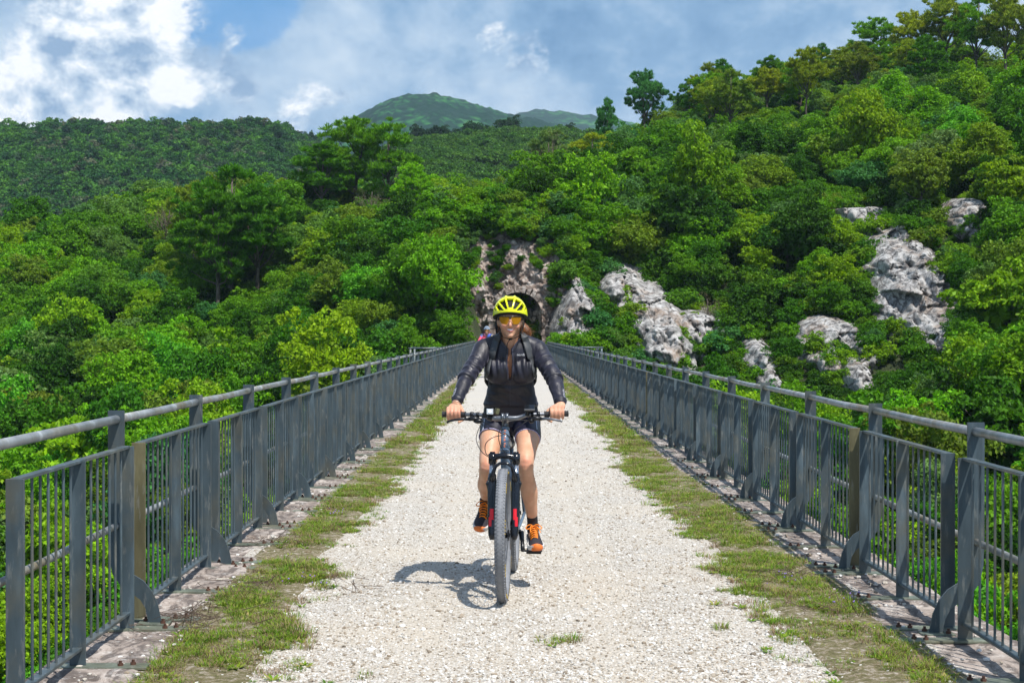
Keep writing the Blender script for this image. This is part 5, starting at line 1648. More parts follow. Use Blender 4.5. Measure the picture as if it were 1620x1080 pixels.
# cables ----------------------------------------------------------------------
def spline(pts, n=24):
    P_ = [Vector(q) for q in pts]; P_ = [P_[0] * 2 - P_[1]] + P_ + [P_[-1] * 2 - P_[-2]]
    out = []
    m_ = len(P_) - 3
    for i in range(m_):
        a, b, c_, d_ = P_[i:i + 4]
        k_ = max(2, n // m_)
        for j in range(k_):
            t_ = j / k_
            out.append(0.5 * ((2 * b) + (c_ - a) * t_ + (2 * a - 5 * b + 4 * c_ - d_) * t_ * t_ + (3 * b - a - 3 * c_ + d_) * t_ ** 3))
    out.append(P_[-2]); return out
for cb in [
    [(-0.13, -0.515, 0.985), (-0.155, -0.575, 0.90), (-0.125, -0.61, 0.83), (-0.075, -0.60, 0.79), (-0.062, -0.58, 0.77), (-0.055, -0.60, 0.70)],
    [(-0.15, -0.52, 0.99), (-0.09, -0.58, 0.955), (-0.03, -0.58, 0.935), (0.028, -0.545, 0.90), (0.045, -0.50, 0.855), (0.03, -0.46, 0.83)],
    [(-0.14, -0.50, 0.995), (-0.05, -0.565, 0.955), (0.01, -0.575, 0.925), (0.052, -0.55, 0.88), (0.040, -0.52, 0.845), (0.01, -0.48, 0.82)],
    [(0.145, -0.51, 0.995), (0.075, -0.545, 0.998), (0.01, -0.585, 0.985), (-0.028, -0.60, 0.93), (-0.020, -0.595, 0.86), (0.02, -0.585, 0.80), (0.058, -0.605, 0.71), (0.050, -0.62, 0.5), (0.055, -0.61, 0.44)],
    [(0.145, -0.495, 1.005), (0.10, -0.515, 0.975), (0.06, -0.525, 0.945), (0.048, -0.50, 0.90), (0.055, -0.47, 0.86), (0.035, -0.43, 0.83)],
    [(-0.01, -0.56, 0.915), (-0.06, -0.60, 0.905), (-0.10, -0.61, 0.87), (-0.098, -0.60, 0.815), (-0.06, -0.58, 0.80), (-0.015, -0.54, 0.80)],
]:
    mb = MB(); mb.tube(spline(cb, 30), 0.0024, 8); mb.build('cable', m_cable, bike, True)
# drivetrain --------------------------------------------------------------------
PR = Vector((0.0, -0.142, 0.212)); PL = Vector((0.0, 0.142, 0.398))      # pedal axles, right of picture / left of picture
cr_ = MB(); cr_.cyl(BB + Vector((-0.07, 0, 0)), BB + Vector((0.07, 0, 0)), 0.014, 14)
cr_.build('crank_axle', m_blk, bike, True)
for sx, P_ in ((1, PR), (-1, PL)):
    ca = MB(); ca.tube([BB + Vector((sx * 0.070, 0, 0)), BB.lerp(P_, 0.5) + Vector((sx * 0.080, 0, 0)), P_ + Vector((sx * 0.086, 0, 0))], [0.017, 0.012, 0.013], 12, flat=0.6)
    cao = ca.build('crank', m_blk, bike, True)
    pe = MB(); pe.cyl(P_ + Vector((sx * 0.086, 0, 0)), P_ + Vector((sx * 0.20, 0, 0)), 0.006, 10)
    tilt = 0.12 if sx > 0 else 0.62
    pe.box(P_ + Vector((sx * 0.152, 0, 0)), (0.088, 0.085, 0.017), (tilt, 0, 0), 0.004)
    pe.build('pedal', m_blk, bike)
cg = MB()
for Rm, xo in ((0.078, -0.048),):
    n_ = 36 * 2; ring = []
    for i in range(n_): 
        a = 2 * math.pi * i / n_; rr = Rm + (0.003 if i % 2 else 0)
        ring.append((rr * math.cos(a), rr * math.sin(a)))
    cg.prism(ring, BB + Vector((xo, 0, 0)), (0, 1, 0), (0, 0, 1), 0.003)
cg.build('chainring', m_blk, bike)
ct = MB(); ct.cyl(RA + Vector((-0.052, 0, 0)), RA + Vector((-0.028, 0, 0)), 0.075, 28, 0.035); ct.build('cassette', m_alu, bike)
ch = MB()
for zt, zc in ((0.08, 0.072), (-0.08, -0.068)):
    ch.tube([BB + Vector((-0.048, 0, zt)), RA + Vector((-0.045, 0, zc if zt > 0 else -0.14))], 0.0045, 6)
ch.build('chain', m_alu, bike)
dr = MB(); dr.tube([RA + Vector((-0.075, 0.01, -0.02)), RA + Vector((-0.082, 0.01, -0.08)), RA + Vector((-0.055, -0.02, -0.15))], [0.012, 0.014, 0.010], 10); dr.cyl(RA + Vector((-0.05, -0.03, -0.15)), RA + Vector((-0.038, -0.03, -0.15)), 0.024, 16)
dr.build('rear_derailleur', m_blk, bike, True)
# ------------------------------------------------------------------ the rider
def fuse(mb, voxel, it=6, name='m', fac=0.5):
    """join overlapping closed shapes into one continuous skin"""
    me = mb.mesh(name)
    ob = bpy.data.objects.new('tmp', me); C.objects.link(ob)
    md = ob.modifiers.new('r', 'REMESH'); md.mode = 'VOXEL'; md.voxel_size = voxel; md.adaptivity = 0
    if it:
        ms = ob.modifiers.new('s', 'SMOOTH'); ms.iterations = it; ms.factor = fac
    dg = bpy.context.evaluated_depsgraph_get(); dg.update()
    out = bpy.data.meshes.new_from_object(ob.evaluated_get(dg))
    bpy.data.objects.remove(ob); bpy.data.meshes.remove(me)
    out.name = name; out.materials.clear()
    return out

def coords(me):
    a = np.empty(len(me.vertices) * 3, np.float32); me.vertices.foreach_get('co', a); return a.reshape(-1, 3).astype(float)
def normals(me):
    a = np.empty(len(me.vertices) * 3, np.float32); me.vertices.foreach_get('normal', a); return a.reshape(-1, 3).astype(float)
def setco(me, a):
    me.vertices.foreach_set('co', a.astype(np.float32).reshape(-1)); me.update()
def cut(me, fn):
    """drop the faces whose centre satisfies fn(array of centres)"""
    bm = bmesh.new(); bm.from_mesh(me); bm.faces.ensure_lookup_table()
    cs = np.array([f.calc_center_median() for f in bm.faces])
    k = fn(cs)
    bmesh.ops.delete(bm, geom=[bm.faces[i] for i in np.where(k)[0]], context='FACES')
    bm.to_mesh(me); bm.free(); me.update()

def chain(mb, pts, radii, seg=20, n=None, flat=1.0):
    """smooth tapering limb with round ends"""
    n = n or len(pts) * 5
    P4 = spline([(*p_[:3],) for p_ in pts], n)
    # radii interpolated along the same parameter
    m_ = len(pts) - 1; k_ = max(2, n // m_); rr = []
    for i in range(m_):
        for j in range(k_):
            t_ = j / k_; t_ = t_ * t_ * (3 - 2 * t_); rr.append(radii[i] * (1 - t_) + radii[i + 1] * t_)
    rr.append(radii[-1])
    mb.tube(P4, rr, seg, flat=flat)
    mb.ball(P4[0], rr[0] * 0.98, 16, 10); mb.ball(P4[-1], rr[-1] * 0.98, 16, 10)

def torso(mb, rings, seg=36, grow=0.0, xc=0.012):
    out = []
    for (y, z, a, b, bl, br) in rings:     # centre y, z, half width, half depth, extra bust left / right
        pts = []
        for k in range(seg):
            t_ = 2 * math.pi * k / seg
            cx_, sy_ = math.cos(t_), math.sin(t_)
            px = (a + grow) * math.copysign(abs(cx_) ** 0.85, cx_); pyv = (b + grow) * math.copysign(abs(sy_) ** 0.9, sy_)
            pts.append((xc + px, y + pyv, z + (-pyv) * -0.12))
        out.append(pts)
    mb.loft(out)

# joints -----------------------------------------------------------------------
SHL, ELL, WRL = Vector((-0.150, 9.085, 1.385)), Vector((-0.245, 8.905, 1.222)), Vector((-0.300, 8.735, 1.088))
SHR, ELR, WRR = Vector((0.168, 9.085, 1.385)), Vector((0.262, 8.905, 1.222)), Vector((0.297, 8.735, 1.080))
LEGR = [Vector((0.098, 9.26, 0.955)), Vector((0.112, 9.09, 0.875)), Vector((0.103, 8.96, 0.790)), Vector((0.097, 8.885, 0.735)), Vector((0.100, 8.905, 0.665)), Vector((0.118, 8.96, 0.565)), Vector((0.131, 9.01, 0.460)), Vector((0.139, 9.05, 0.385)), Vector((0.141, 9.06, 0.33))]
RADR = [0.086, 0.072, 0.056, 0.0475, 0.0455, 0.0500, 0.0365, 0.0285, 0.030]
LEGL = [Vector((-0.075, 9.26, 0.955)), Vector((-0.100, 9.13, 0.865)), Vector((-0.118, 9.02, 0.765)), Vector((-0.126, 8.955, 0.700)), Vector((-0.131, 9.03, 0.640)), Vector((-0.138, 9.12, 0.585)), Vector((-0.139, 9.235, 0.525)), Vector((-0.139, 9.33, 0.483)), Vector((-0.141, 9.35, 0.45))]
RADL = [0.086, 0.072, 0.055, 0.047, 0.045, 0.0485, 0.0360, 0.0285, 0.030]

RINGS = [(9.29, 0.885, .120, .085, 0, 0), (9.28, .93, .158, .115, 0, 0), (9.26, 1.00, .160, .118, 0, 0), (9.225, 1.07, .148, .104, 0, 0), (9.19, 1.13, .130, .094, 0, 0), (9.16, 1.19, .128, .096, 0, 0),
         (9.14, 1.25, .136, .102, 0, 0), (9.12, 1.31, .150, .106, 0, 0), (9.105, 1.36, .158, .098, 0, 0), (9.095, 1.40, .140, .080, 0, 0), (9.085, 1.43, .092, .062, 0, 0), (9.075, 1.45, .060, .052, 0, 0)]
def bust(mb, g_=0.0):
    for sx, xx in ((-1, -0.062), (1, 0.086)):
        mb.ball((xx, 9.045 - g_ * 0.6, 1.262), (0.070 + g_, 0.050 + g_, 0.068 + g_), 20, 14)

body = MB()
torso(body, RINGS, grow=-0.006)
bust(body, -0.004)
HC = Vector((0.008, 9.03, 1.575))
body.tube(spline([(0.012, 9.08, 1.40), (0.011, 9.065, 1.44), (0.009, 9.05, 1.49), (0.008, 9.04, 1.54)], 12), [0.060, 0.057, 0.055, 0.054, 0.053, 0.053, 0.053, 0.054, 0.055, 0.056, 0.056, 0.056, 0.056][:13], 24)
# trapezius
for sx, s_ in ((-1, SHL), (1, SHR)):
    chain(body, [Vector((0.01 + sx * 0.02, 9.09, 1.462)), Vector((0.01 + sx * 0.075, 9.095, 1.428)), s_ + Vector((0, 0.01, 0.004))], [0.036, 0.042, 0.048])
# skull, face and jaw
body.ball(HC + Vector((0, 0.012, 0.018)), (0.074, 0.092, 0.090), 28, 20)
rings = []
for (z, yf, w, yb) in [(1.456, 8.950, 0.012, 9.00), (1.461, 8.943, 0.021, 9.02), (1.473, 8.939, 0.032, 9.04), (1.489, 8.938, 0.044, 9.06), (1.505, 8.936, 0.054, 9.07), (1.522, 8.935, 0.062, 9.08), (1.540, 8.934, 0.0675, 9.09), (1.558, 8.938, 0.0695, 9.09), (1.578, 8.936, 0.070, 9.09), (1.600, 8.940, 0.069, 9.09), (1.62, 8.955, 0.064, 9.08)]:
    yc = (yf + yb) / 2; hd_ = (yb - yf) / 2
    rings.append([(HC.x + w * math.copysign(abs(math.cos(a)) ** 0.80, math.cos(a)), yc + hd_ * math.copysign(abs(math.sin(a)) ** 0.95, math.sin(a)), z) for a in [2 * math.pi * k / 32 for k in range(32)]])
body.loft(rings)
x0 = HC.x
body.tube([(x0, 8.940, 1.572), (x0, 8.930, 1.552), (x0, 8.920, 1.536), (x0, 8.918, 1.528), (x0, 8.928, 1.521)], [0.006, 0.0075, 0.0095, 0.0105, 0.008], 14)   # nose
for sx in (-1, 1):
    body.ball((x0 + sx * 0.0095, 8.929, 1.5265), (0.0062, 0.008, 0.006), 12, 8)
    body.ball((x0 + sx * 0.036, 8.951, 1.524), (0.020, 0.014, 0.017), 14, 10)         # cheeks lifted by the smile
    body.ball((x0 + sx * 0.027, 8.945, 1.580), (0.022, 0.010, 0.008), 14, 8)           # brow
    body.ball((x0 + sx * 0.072, 9.035, 1.548), (0.008, 0.018, 0.030), 14, 10)          # ear
body.ball((x0, 8.946, 1.470), (0.019, 0.012, 0.012), 14, 10)                           # chin
# arms under the sleeves, to the hands
for s_, e_, w_ in ((SHL, ELL, WRL), (SHR, ELR, WRR)):
    chain(body, [s_, s_.lerp(e_, 0.5) + Vector((0, 0, -0.004)), e_, e_.lerp(w_, 0.4) + Vector((0, 0, 0.004)), w_], [0.046, 0.041, 0.035, 0.035, 0.0235])
# legs
chain(body, LEGR, RADR, 24); chain(body, LEGL, RADL, 24)
body.ball((0.098, 8.853, 0.738), (0.026, 0.016, 0.030), 14, 10)
body.ball((-0.126, 8.925, 0.712), (0.026, 0.016, 0.028), 14, 10)
body.ball((0.112, 8.99, 0.60), (0.040, 0.036, 0.075), 16, 12)      # calves
body.ball((-0.136, 9.13, 0.60), (0.038, 0.075, 0.040), 16, 12)
# feet (inside the shoes)
chain(body, [Vector((0.140, 9.07, 0.315)), Vector((0.148, 8.99, 0.275)), Vector((0.153, 8.92, 0.252))], [0.030, 0.028, 0.018])
chain(body, [Vector((-0.140, 9.37, 0.435)), Vector((-0.153, 9.30, 0.380)), Vector((-0.162, 9.25, 0.340))], [0.024, 0.018, 0.012])

def world_bar(x):       # point on the handlebar in world space
    q = bar_pt(x); c_, s2 = math.cos(-0.052), math.sin(-0.052)
    return Vector((0.003 + q.x * c_ - q.y * s2, 9.13 + q.x * s2 + q.y * c_, q.z))
def hand(mb, sx, wrist):
    """fist closed round the grip: palm, four bent fingers and a thumb tucked below"""
    gx = [sx * (0.325 - 0.0215 * i) for i in range(4)]          # little finger outermost
    rr = [0.0085, 0.0096, 0.0100, 0.0094]
    ln = [0.92, 1.0, 1.05, 1.0]
    kn = []
    for i, x in enumerate(gx):
        b = world_bar(x)
        k0 = b + Vector((0, 0.012, 0.034 + 0.002 * math.sin(i * 1.4 + 0.5)))     # knuckle
        k1 = b + Vector((0, -0.0265 * ln[i], 0.019))                      # first joint, in front
        k2 = b + Vector((0, -0.0270 * ln[i], -0.008))
        k3 = b + Vector((0, -0.012, -0.0245))
        k4 = b + Vector((0, 0.004, -0.0265))
        P_ = spline([k0, k1, k2, k3, k4], 24)
        n_ = len(P_); mb.tube(P_, [rr[i] * (1.12 - 0.28 * j / (n_ - 1)) for j in range(n_)], 14)
        mb.ball(k0, rr[i] * 1.18, 12, 8); mb.ball(k1 + Vector((0, 0.001, 0)), rr[i] * 1.08, 12, 8); mb.ball(P_[-1], rr[i] * 0.84, 12, 8)
        kn.append(k0)
        # tendon from the knuckle back to the wrist
        mb.tube([k0 + Vector((0, 0, -0.003)), k0.lerp(wrist, 0.55) + Vector((0, 0.004, 0.003)), wrist], [rr[i] * 1.05, rr[i] * 1.25, 0.014], 12)
    mid = (kn[0] + kn[3]) / 2
    # palm
    rings = []
    for t_, hw, ht in ((0.0, 0.040, 0.012), (0.3, 0.040, 0.0165), (0.6, 0.034, 0.018), (0.85, 0.028, 0.019), (1.05, 0.024, 0.019)):
        c_ = mid.lerp(wrist, t_) + Vector((0, 0.004, -0.008 * (1 - t_)))
        d_ = (wrist - mid).normalized(); up_ = Vector((0, -d_.z, d_.y)).normalized()
        if up_.z < 0: up_ = -up_
        rings.append([c_ + Vector((1, 0, 0)) * hw * math.cos(a) + up_ * ht * math.sin(a) for a in [2 * math.pi * k / 20 for k in range(20)]])
    mb.loft(rings)
    # thumb leaves the inner side of the palm and wraps under the grip
    ib = world_bar(sx * 0.238); ob_ = world_bar(sx * 0.262)
    t0 = mid.lerp(wrist, 0.55) + Vector((-sx * 0.026, 0.002, -0.006))
    t1 = ib + Vector((sx * 0.004, 0.026, 0.010)); t2 = ib + Vector((sx * 0.0, 0.012, -0.022)); t3 = ob_ + Vector((-sx * 0.010, -0.014, -0.034)); t4 = ob_ + Vector((-sx * 0.002, -0.030, -0.040))
    P_ = spline([t0, t1, t2, t3, t4], 24); n_ = len(P_)
    mb.tube(P_, [0.0150 - 0.0062 * j / (n_ - 1) for j in range(n_)], 14); mb.ball(P_[0], 0.0148, 12, 8); mb.ball(P_[-1], 0.0086, 12, 8)
hand(body, -1, WRL); hand(body, 1, WRR)

bme = fuse(body, 0.0042, 4, 'body', 0.45)
# mouth, nostril shade and eye hollows pressed into the skin
co = coords(bme); nn = normals(bme)
front = (co[:, 1] < 8.975) & (co[:, 2] > 1.44) & (co[:, 2] < 1.62)
def press(cx_, cz_, rx, rz, depth):
    d2 = ((co[:, 0] - cx_) / rx) ** 2 + ((co[:, 2] - cz_) / rz) ** 2
    co[:, 1] += np.where(front, depth * np.exp(-d2), 0)
press(x0 - 0.029, 1.560, 0.018, 0.010, 0.010); press(x0 + 0.029, 1.560, 0.018, 0.010, 0.010)
press(x0, 1.5035, 0.020, 0.0045, 0.006)
# laugh lines from nose to mouth corners
for sx in (-1, 1):
    for t_ in np.linspace(0, 1, 6):
        press(x0 + sx * (0.016 + 0.016 * t_), 1.524 - 0.020 * t_, 0.0035, 0.004, 0.0006)
setco(bme, co)

m_skin, g, p, _ = mat('sun_warmed_skin')
o = g.n('ShaderNodeNewGeometry').outputs['Position']
n1 = g.noise(o, 14, 5, 0.6).outputs['Fac']; n2 = g.noise(o, 90, 4, 0.6).outputs['Fac']
col = g.ramp(n1, [(0.3, (0.58, 0.30, 0.18)), (0.55, (0.67, 0.375, 0.24)), (0.75, (0.74, 0.43, 0.29))])
sep = g.n('ShaderNodeSeparateXYZ', inp={'Vector': o})
def knob(cx_, cy_, cz_, rad, soft):
    s_ = g.vmath('SUBTRACT', o, (cx_, cy_, cz_)).outputs[0]
    return g.maprange(g.vmath('LENGTH', s_).outputs['Value'], rad, rad + soft, 1, 0, True)
# knees, cheeks and knuckles are rosier
k_ = knob(0.098, 8.85, 0.738, 0.02, 0.03)
for a_ in [(-0.126, 8.92, 0.712, 0.02, 0.03), (x0 - 0.04, 8.94, 1.523, 0.008, 0.022), (x0 + 0.04, 8.94, 1.523, 0.008, 0.022), (x0, 8.92, 1.53, 0.006, 0.012), (-0.30, 8.66, 1.045, 0.03, 0.05), (0.285, 8.66, 1.045, 0.03, 0.05)]:
    k_ = g.math('MAXIMUM', k_, knob(*a_))
col = g.mix(g.math('MULTIPLY', k_, 0.4), col, (0.66, 0.24, 0.16))
# the chest seen through the open zip is more tanned
tan = g.math('MULTIPLY', g.maprange(sep.outputs['Z'], 1.38, 1.42, 1, 0), g.maprange(sep.outputs['Z'], 1.1, 1.16, 0, 1))
col = g.mix(g.math('MULTIPLY', tan, 0.8), col, (0.46, 0.20, 0.10))
setc(g, p, 'Base Color', col)
setc(g, p, 'Roughness', g.maprange(n2, 0.3, 0.7, 0.42, 0.56))
p.inputs['Subsurface Weight'].default_value = 0.3
p.inputs['Subsurface Radius'].default_value = (0.012, 0.005, 0.003)
p.inputs['Subsurface Scale'].default_value = 0.6
p.inputs['Specular IOR Level'].default_value = 0.4
bump(g, p, g.math('ADD', n2, g.noise(o, 260, 3).outputs['Fac']), 0.3, 0.0015)

RP = Vector((0.01, 9.15, 0.0))
person = thing('person', 'woman in black jacket, shorts, yellow helmet and orange-laced shoes riding towards the camera', 'person', RP)
def put(me, name, m=None, parent=person, sm=True, label=None):
    if m: me.materials.clear(); me.materials.append(m)
    me.transform(Matrix.Translation(-RP))
    if sm: smooth(me)
    return link(name, me, parent, label)
def putmb(mb, name, m, sm=True, parent=person, label=None): return put(mb.mesh(name), name, m, parent, sm, label)
body_o = put(bme, 'body', m_skin)

# teeth and lips ------------------------------------------------------------------
m_teeth = simple('teeth', (0.95, 0.93, 0.89), 0.25, 0, 0.04)
m_lip = simple('lips', (0.56, 0.17, 0.15), 0.35, 0, 0.1)
yfm = 8.9385
th = MB(); up_l, lo_l = [], []
for k in range(17):
    t_ = -1 + 2 * k / 16
    x = x0 + t_ * 0.0265; y = yfm - 0.003 + 0.013 * t_ * t_ 
    zt = 1.5085 + 0.0045 * t_ * t_ ; zb = 1.4965 + 0.0155 * t_ * t_
    up_l.append((x, y, zt)); lo_l.append((x, y, zb))
th.add([(a, b - 0.001, c_) for a, b, c_ in up_l] + [(a, b - 0.001, c_) for a, b, c_ in lo_l] + [(a, b + 0.006, c_) for a, b, c_ in up_l] + [(a, b + 0.006, c_) for a, b, c_ in lo_l],
       [(i, i + 1, 17 + i + 1, 17 + i) for i in range(16)] + [(34 + i, 51 + i, 52 + i, 35 + i) for i in range(16)] + [(i, 34 + i, 35 + i, i + 1) for i in range(16)] + [(17 + i, 18 + i, 52 + i, 51 + i) for i in range(16)])
putmb(th, 'teeth', m_teeth)
lpz = MB()
lpz.tube([(a, b - 0.0005, c_ + 0.0020) for a, b, c_ in up_l], [0.0014 + 0.0012 * (1 - abs(-1 + 2 * k / 16) ** 2) for k in range(17)], 8)
lpz.tube([(a, b - 0.0010, c_ - 0.0018) for a, b, c_ in lo_l], [0.0014 + 0.0022 * (1 - abs(-1 + 2 * k / 16) ** 2) for k in range(17)], 8)
putmb(lpz, 'lips', m_lip)
ey = MB()
for sx in (-1, 1): ey.ball((x0 + sx * 0.030, 8.957, 1.560), 0.0118, 14, 10)
putmb(ey, 'eyes', simple('eye_white', (0.75, 0.73, 0.70), 0.2))
iy = MB()
for sx in (-1, 1): iy.ball((x0 + sx * 0.030, 8.9465, 1.559), (0.0052, 0.0025, 0.0052), 12, 8)
putmb(iy, 'irises', simple('brown_iris', (0.03, 0.018, 0.01), 0.15))
# hair ------------------------------------------------------------------------------
m_hair, g, p, _ = mat('auburn_hair')
o = g.n('ShaderNodeTexCoord').outputs['Object']
n1 = g.noise(g.n('ShaderNodeMapping', inp={'Vector': o, 'Scale': (1, 1, 0.12)}).outputs[0], 260, 4).outputs['Fac']
setc(g, p, 'Base Color', g.ramp(n1, [(0.3, (0.07, 0.025, 0.010)), (0.6, (0.28, 0.11, 0.035)), (0.8, (0.45, 0.20, 0.07))])); p.inputs['Roughness'].default_value = 0.45
hr = MB()
hr.ball((x0, 9.065, 1.575), (0.079, 0.080, 0.082), 24, 16)
hr.tube(spline([(x0 + 0.01, 9.14, 1.56), (x0 + 0.045, 9.17, 1.54), (x0 + 0.085, 9.165, 1.505), (x0 + 0.098, 9.155, 1.475), (x0 + 0.085, 9.17, 1.43)], 20), [0.022 + 0.010 * math.sin(i / 20 * 3.14) for i in range(21)], 12)
r_ = random.Random(4)
for k in range(60):
    sx = r_.choice((-1, 1, 1)); a = r_.uniform(0, 1)
    b0 = Vector((x0 + sx * r_.uniform(0.055, 0.072), r_.uniform(8.99, 9.08), r_.uniform(1.50, 1.60)))
    hr.tube([b0, b0 + Vector((sx * 0.006, 0.012, -0.03)), b0 + Vector((sx * r_.uniform(0, 0.03), 0.03, -0.05))], [0.0011, 0.0009, 0.0004], 4)
for k in range(50):
    b0 = Vector((x0 + 0.09 + r_.uniform(-0.02, 0.02), 9.15 + r_.uniform(-0.03, 0.02), 1.49 + r_.uniform(-0.03, 0.03)))
    hr.tube([b0, b0 + Vector((r_.uniform(0, 0.02), -0.01, r_.uniform(-0.01, 0.02))), b0 + Vector((r_.uniform(0.01, 0.06), 0, r_.uniform(-0.03, 0.02)))], [0.0012, 0.001, 0.0004], 4)
putmb(hr, 'hair', m_hair)

# helmet ---------------------------------------------------------------------------
m_helm = simple('fluorescent_yellow_shell', (0.78, 0.83, 0.015), 0.28, 0, 0.03, 8)
m_helmlow = simple('helmet_lower_rim', (0.42, 0.47, 0.03), 0.4)
m_foam = simple('black_helmet_foam', (0.010, 0.010, 0.010), 0.8)
HX, HY, HZ = x0, 9.058, 1.590
def rim(az): return 1.5790 + 0.027 * math.cos(az) * (1 if math.cos(az) > 0 else 0.3)
def helm_pt(az, t_, grow=0.0):
    """az 0 = forwards (-Y); t 0 rim .. 1 crown"""
    a = t_ * math.pi / 2
    w, d_, h = 0.103 + grow, 0.138 + grow, 0.112 + grow
    rr = math.cos(a) ** 0.80
    rz = rim(az)
    return (HX + math.sin(az) * w * rr, HY - math.cos(az) * d_ * rr, rz + (HZ + h - rz) * math.sin(a))
def inpoly(x, y, P_):
    c_ = False; n_ = len(P_)
    for i in range(n_):
        x1, y1 = P_[i]; x2, y2 = P_[(i + 1) % n_]
        if (y1 > y) != (y2 > y) and x < (x2 - x1) * (y - y1) / (y2 - y1) + x1: c_ = not c_
    return c_
VENT = [[(-.21, .93), (.21, .93), (.10, .47), (-.10, .47)],
        [(.33, .90), (.66, .76), (.33, .40), (.14, .40)],
        [(.71, .71), (.84, .54), (.70, .33), (.36, .33)],
        [(.87, .52), (.935, .40), (.87, .30), (.79, .33)]]
NA, NTT = 144, 48
def vented(p_, az, t_):
    s_ = (p_[0] - HX) / 0.103; v_ = (p_[2] - 1.5775) / 0.118
    if math.cos(az) > 0.12:
        for P_ in VENT:
            if inpoly(abs(s_) if P_ is not VENT[0] else s_, v_, P_): return True
        return False
    # long slots on top and behind
    k_ = abs(s_)
    return 0.25 < t_ < 0.86 and ((0.12 < k_ < 0.27) or (0.42 < k_ < 0.58) or (0.72 < k_ < 0.84)) and math.cos(az) < 0.05
sh = bmesh.new(); vsn = []
for i in range(NTT + 1):
    row = []
    for j in range(NA):
        az = 2 * math.pi * j / NA; t_ = i / NTT * 0.985
        q = Vector(helm_pt(az, t_))
        # raised ribs either side of the middle vent
        s_ = (q.x - HX) / 0.103
        q.z += 0.0065 * math.exp(-((abs(s_) - 0.26) / 0.075) ** 2) * min(1, t_ * 1.6) * (1 if t_ > 0.35 else 0.3)
        row.append(sh.verts.new(q))
    vsn.append(row)
low = []
for i in range(NTT):
    for j in range(NA):
        az = 2 * math.pi * (j + 0.5) / NA; t_ = (i + 0.5) / NTT * 0.985
        c_ = helm_pt(az, t_)
        if vented(c_, az, t_): continue
        f_ = sh.faces.new((vsn[i][j], vsn[i][(j + 1) % NA], vsn[i + 1][(j + 1) % NA], vsn[i + 1][j]))
sh.faces.new([vsn[NTT][j] for j in range(NA)])
bmesh.ops.delete(sh, geom=[v_ for v_ in sh.verts if not v_.link_faces], context='VERTS')
bmesh.ops.recalc_face_normals(sh, faces=sh.faces[:])
hm = bpy.data.meshes.new('helmet'); sh.to_mesh(hm); sh.free()
ho = put(hm, 'helmet', m_helm)
md = ho.modifiers.new('thick', 'SOLIDIFY'); md.thickness = 0.011; md.offset = -1
md = ho.modifiers.new('bev', 'BEVEL'); md.width = 0.0018; md.segments = 2; md.limit_method = 'ANGLE'; md.angle_limit = R(50)
ln_ = MB(); rings = [[helm_pt(2 * math.pi * j / 48, i / 14 * 0.98, -0.016) for j in range(48)] for i in range(15)]
ln_.loft(rings, cap=True)
lr_ = [[Vector(helm_pt(2 * math.pi * j / 72, 0, gr)) + Vector((0, 0, dz)) for j in range(72)] for gr, dz in ((0.000, 0.001), (-0.001, -0.007), (-0.006, -0.013), (-0.018, -0.013), (-0.020, 0.0))]
ln_.loft(lr_, cap=False)
lno = putmb(ln_, 'helmet_liner', m_foam, True, ho); lno.location = (0, 0, 0)
# helmet straps
stp = MB()
for sx in (-1, 1):
    stp.tube(spline([(x0 + sx * 0.082, 8.985, 1.580), (x0 + sx * 0.080, 8.99, 1.545), (x0 + sx * 0.073, 8.985, 1.510), (x0 + sx * 0.060, 8.965, 1.480), (x0 + sx * 0.035, 8.957, 1.459), (x0, 8.962, 1.4485)], 30), 0.0048, 8, flat=0.45)
    stp.tube(spline([(x0 + sx * 0.082, 9.09, 1.580), (x0 + sx * 0.081, 9.05, 1.545), (x0 + sx * 0.074, 8.99, 1.512)], 14), 0.0042, 8, flat=0.45)
stp.box((x0, 8.955, 1.449), (0.020, 0.012, 0.012), None, 0.003)
stp.tube(spline([(x0 - 0.004, 8.955, 1.445), (x0 - 0.016, 8.950, 1.425), (x0 - 0.020, 8.972, 1.395), (x0 - 0.021, 8.984, 1.36)], 16), 0.0045, 8, flat=0.45)
putmb(stp, 'helmet_strap', m_foam, True)
# glasses -----------------------------------------------------------------------------
m_lens, g, p, _ = mat('amber_lens')
o = g.n('ShaderNodeNewGeometry').outputs['Position']
gl = g.n('ShaderNodeSeparateXYZ', inp={'Vector': o}).outputs['Z']
setc(g, p, 'Base Color', (0.60, 0.27, 0.008)); p.inputs['Roughness'].default_value = 0.06; p.inputs['Metallic'].default_value = 0.35; p.inputs['Coat Weight'].default_value = 0.6
def lens_pt(u, v): # u -1..1 across the face, v 0 bottom .. 1 top
    x = u * 0.064
    return Vector((x0 + x, 8.916 + 0.042 * (abs(u) ** 2.2) - 0.004 * v, 1.5345 + 0.0455 * v + (0.006 * abs(u) ** 3) * (1 - v)))
gl_o = None
fr = MB()
fr.tube([lens_pt(-1 + 2 * k / 30, 1.0) + Vector((0, -0.001, 0.001)) for k in range(31)], 0.0028, 8)
for sx in (-1, 1):
    fr.tube([lens_pt(sx * 1.0, 1.0), lens_pt(sx * 1.06, 0.78) + Vector((0, 0.008, 0)), Vector((x0 + sx * 0.076, 9.03, 1.560))], [0.0040, 0.0040, 0.0025], 8)
    fr.box(lens_pt(sx * 1.03, 0.72) + Vector((0, 0.002, 0)), (0.011, 0.006, 0.020), (0, 0, -sx * 0.9), 0.002)
fr.tube([lens_pt(0, 0.98), lens_pt(0, 0.62) + Vector((0, 0.001, 0))], [0.0045, 0.0030], 8)
gl_o = putmb(fr, 'glasses', simple('black_glasses_frame', (0.012, 0.012, 0.014), 0.25))
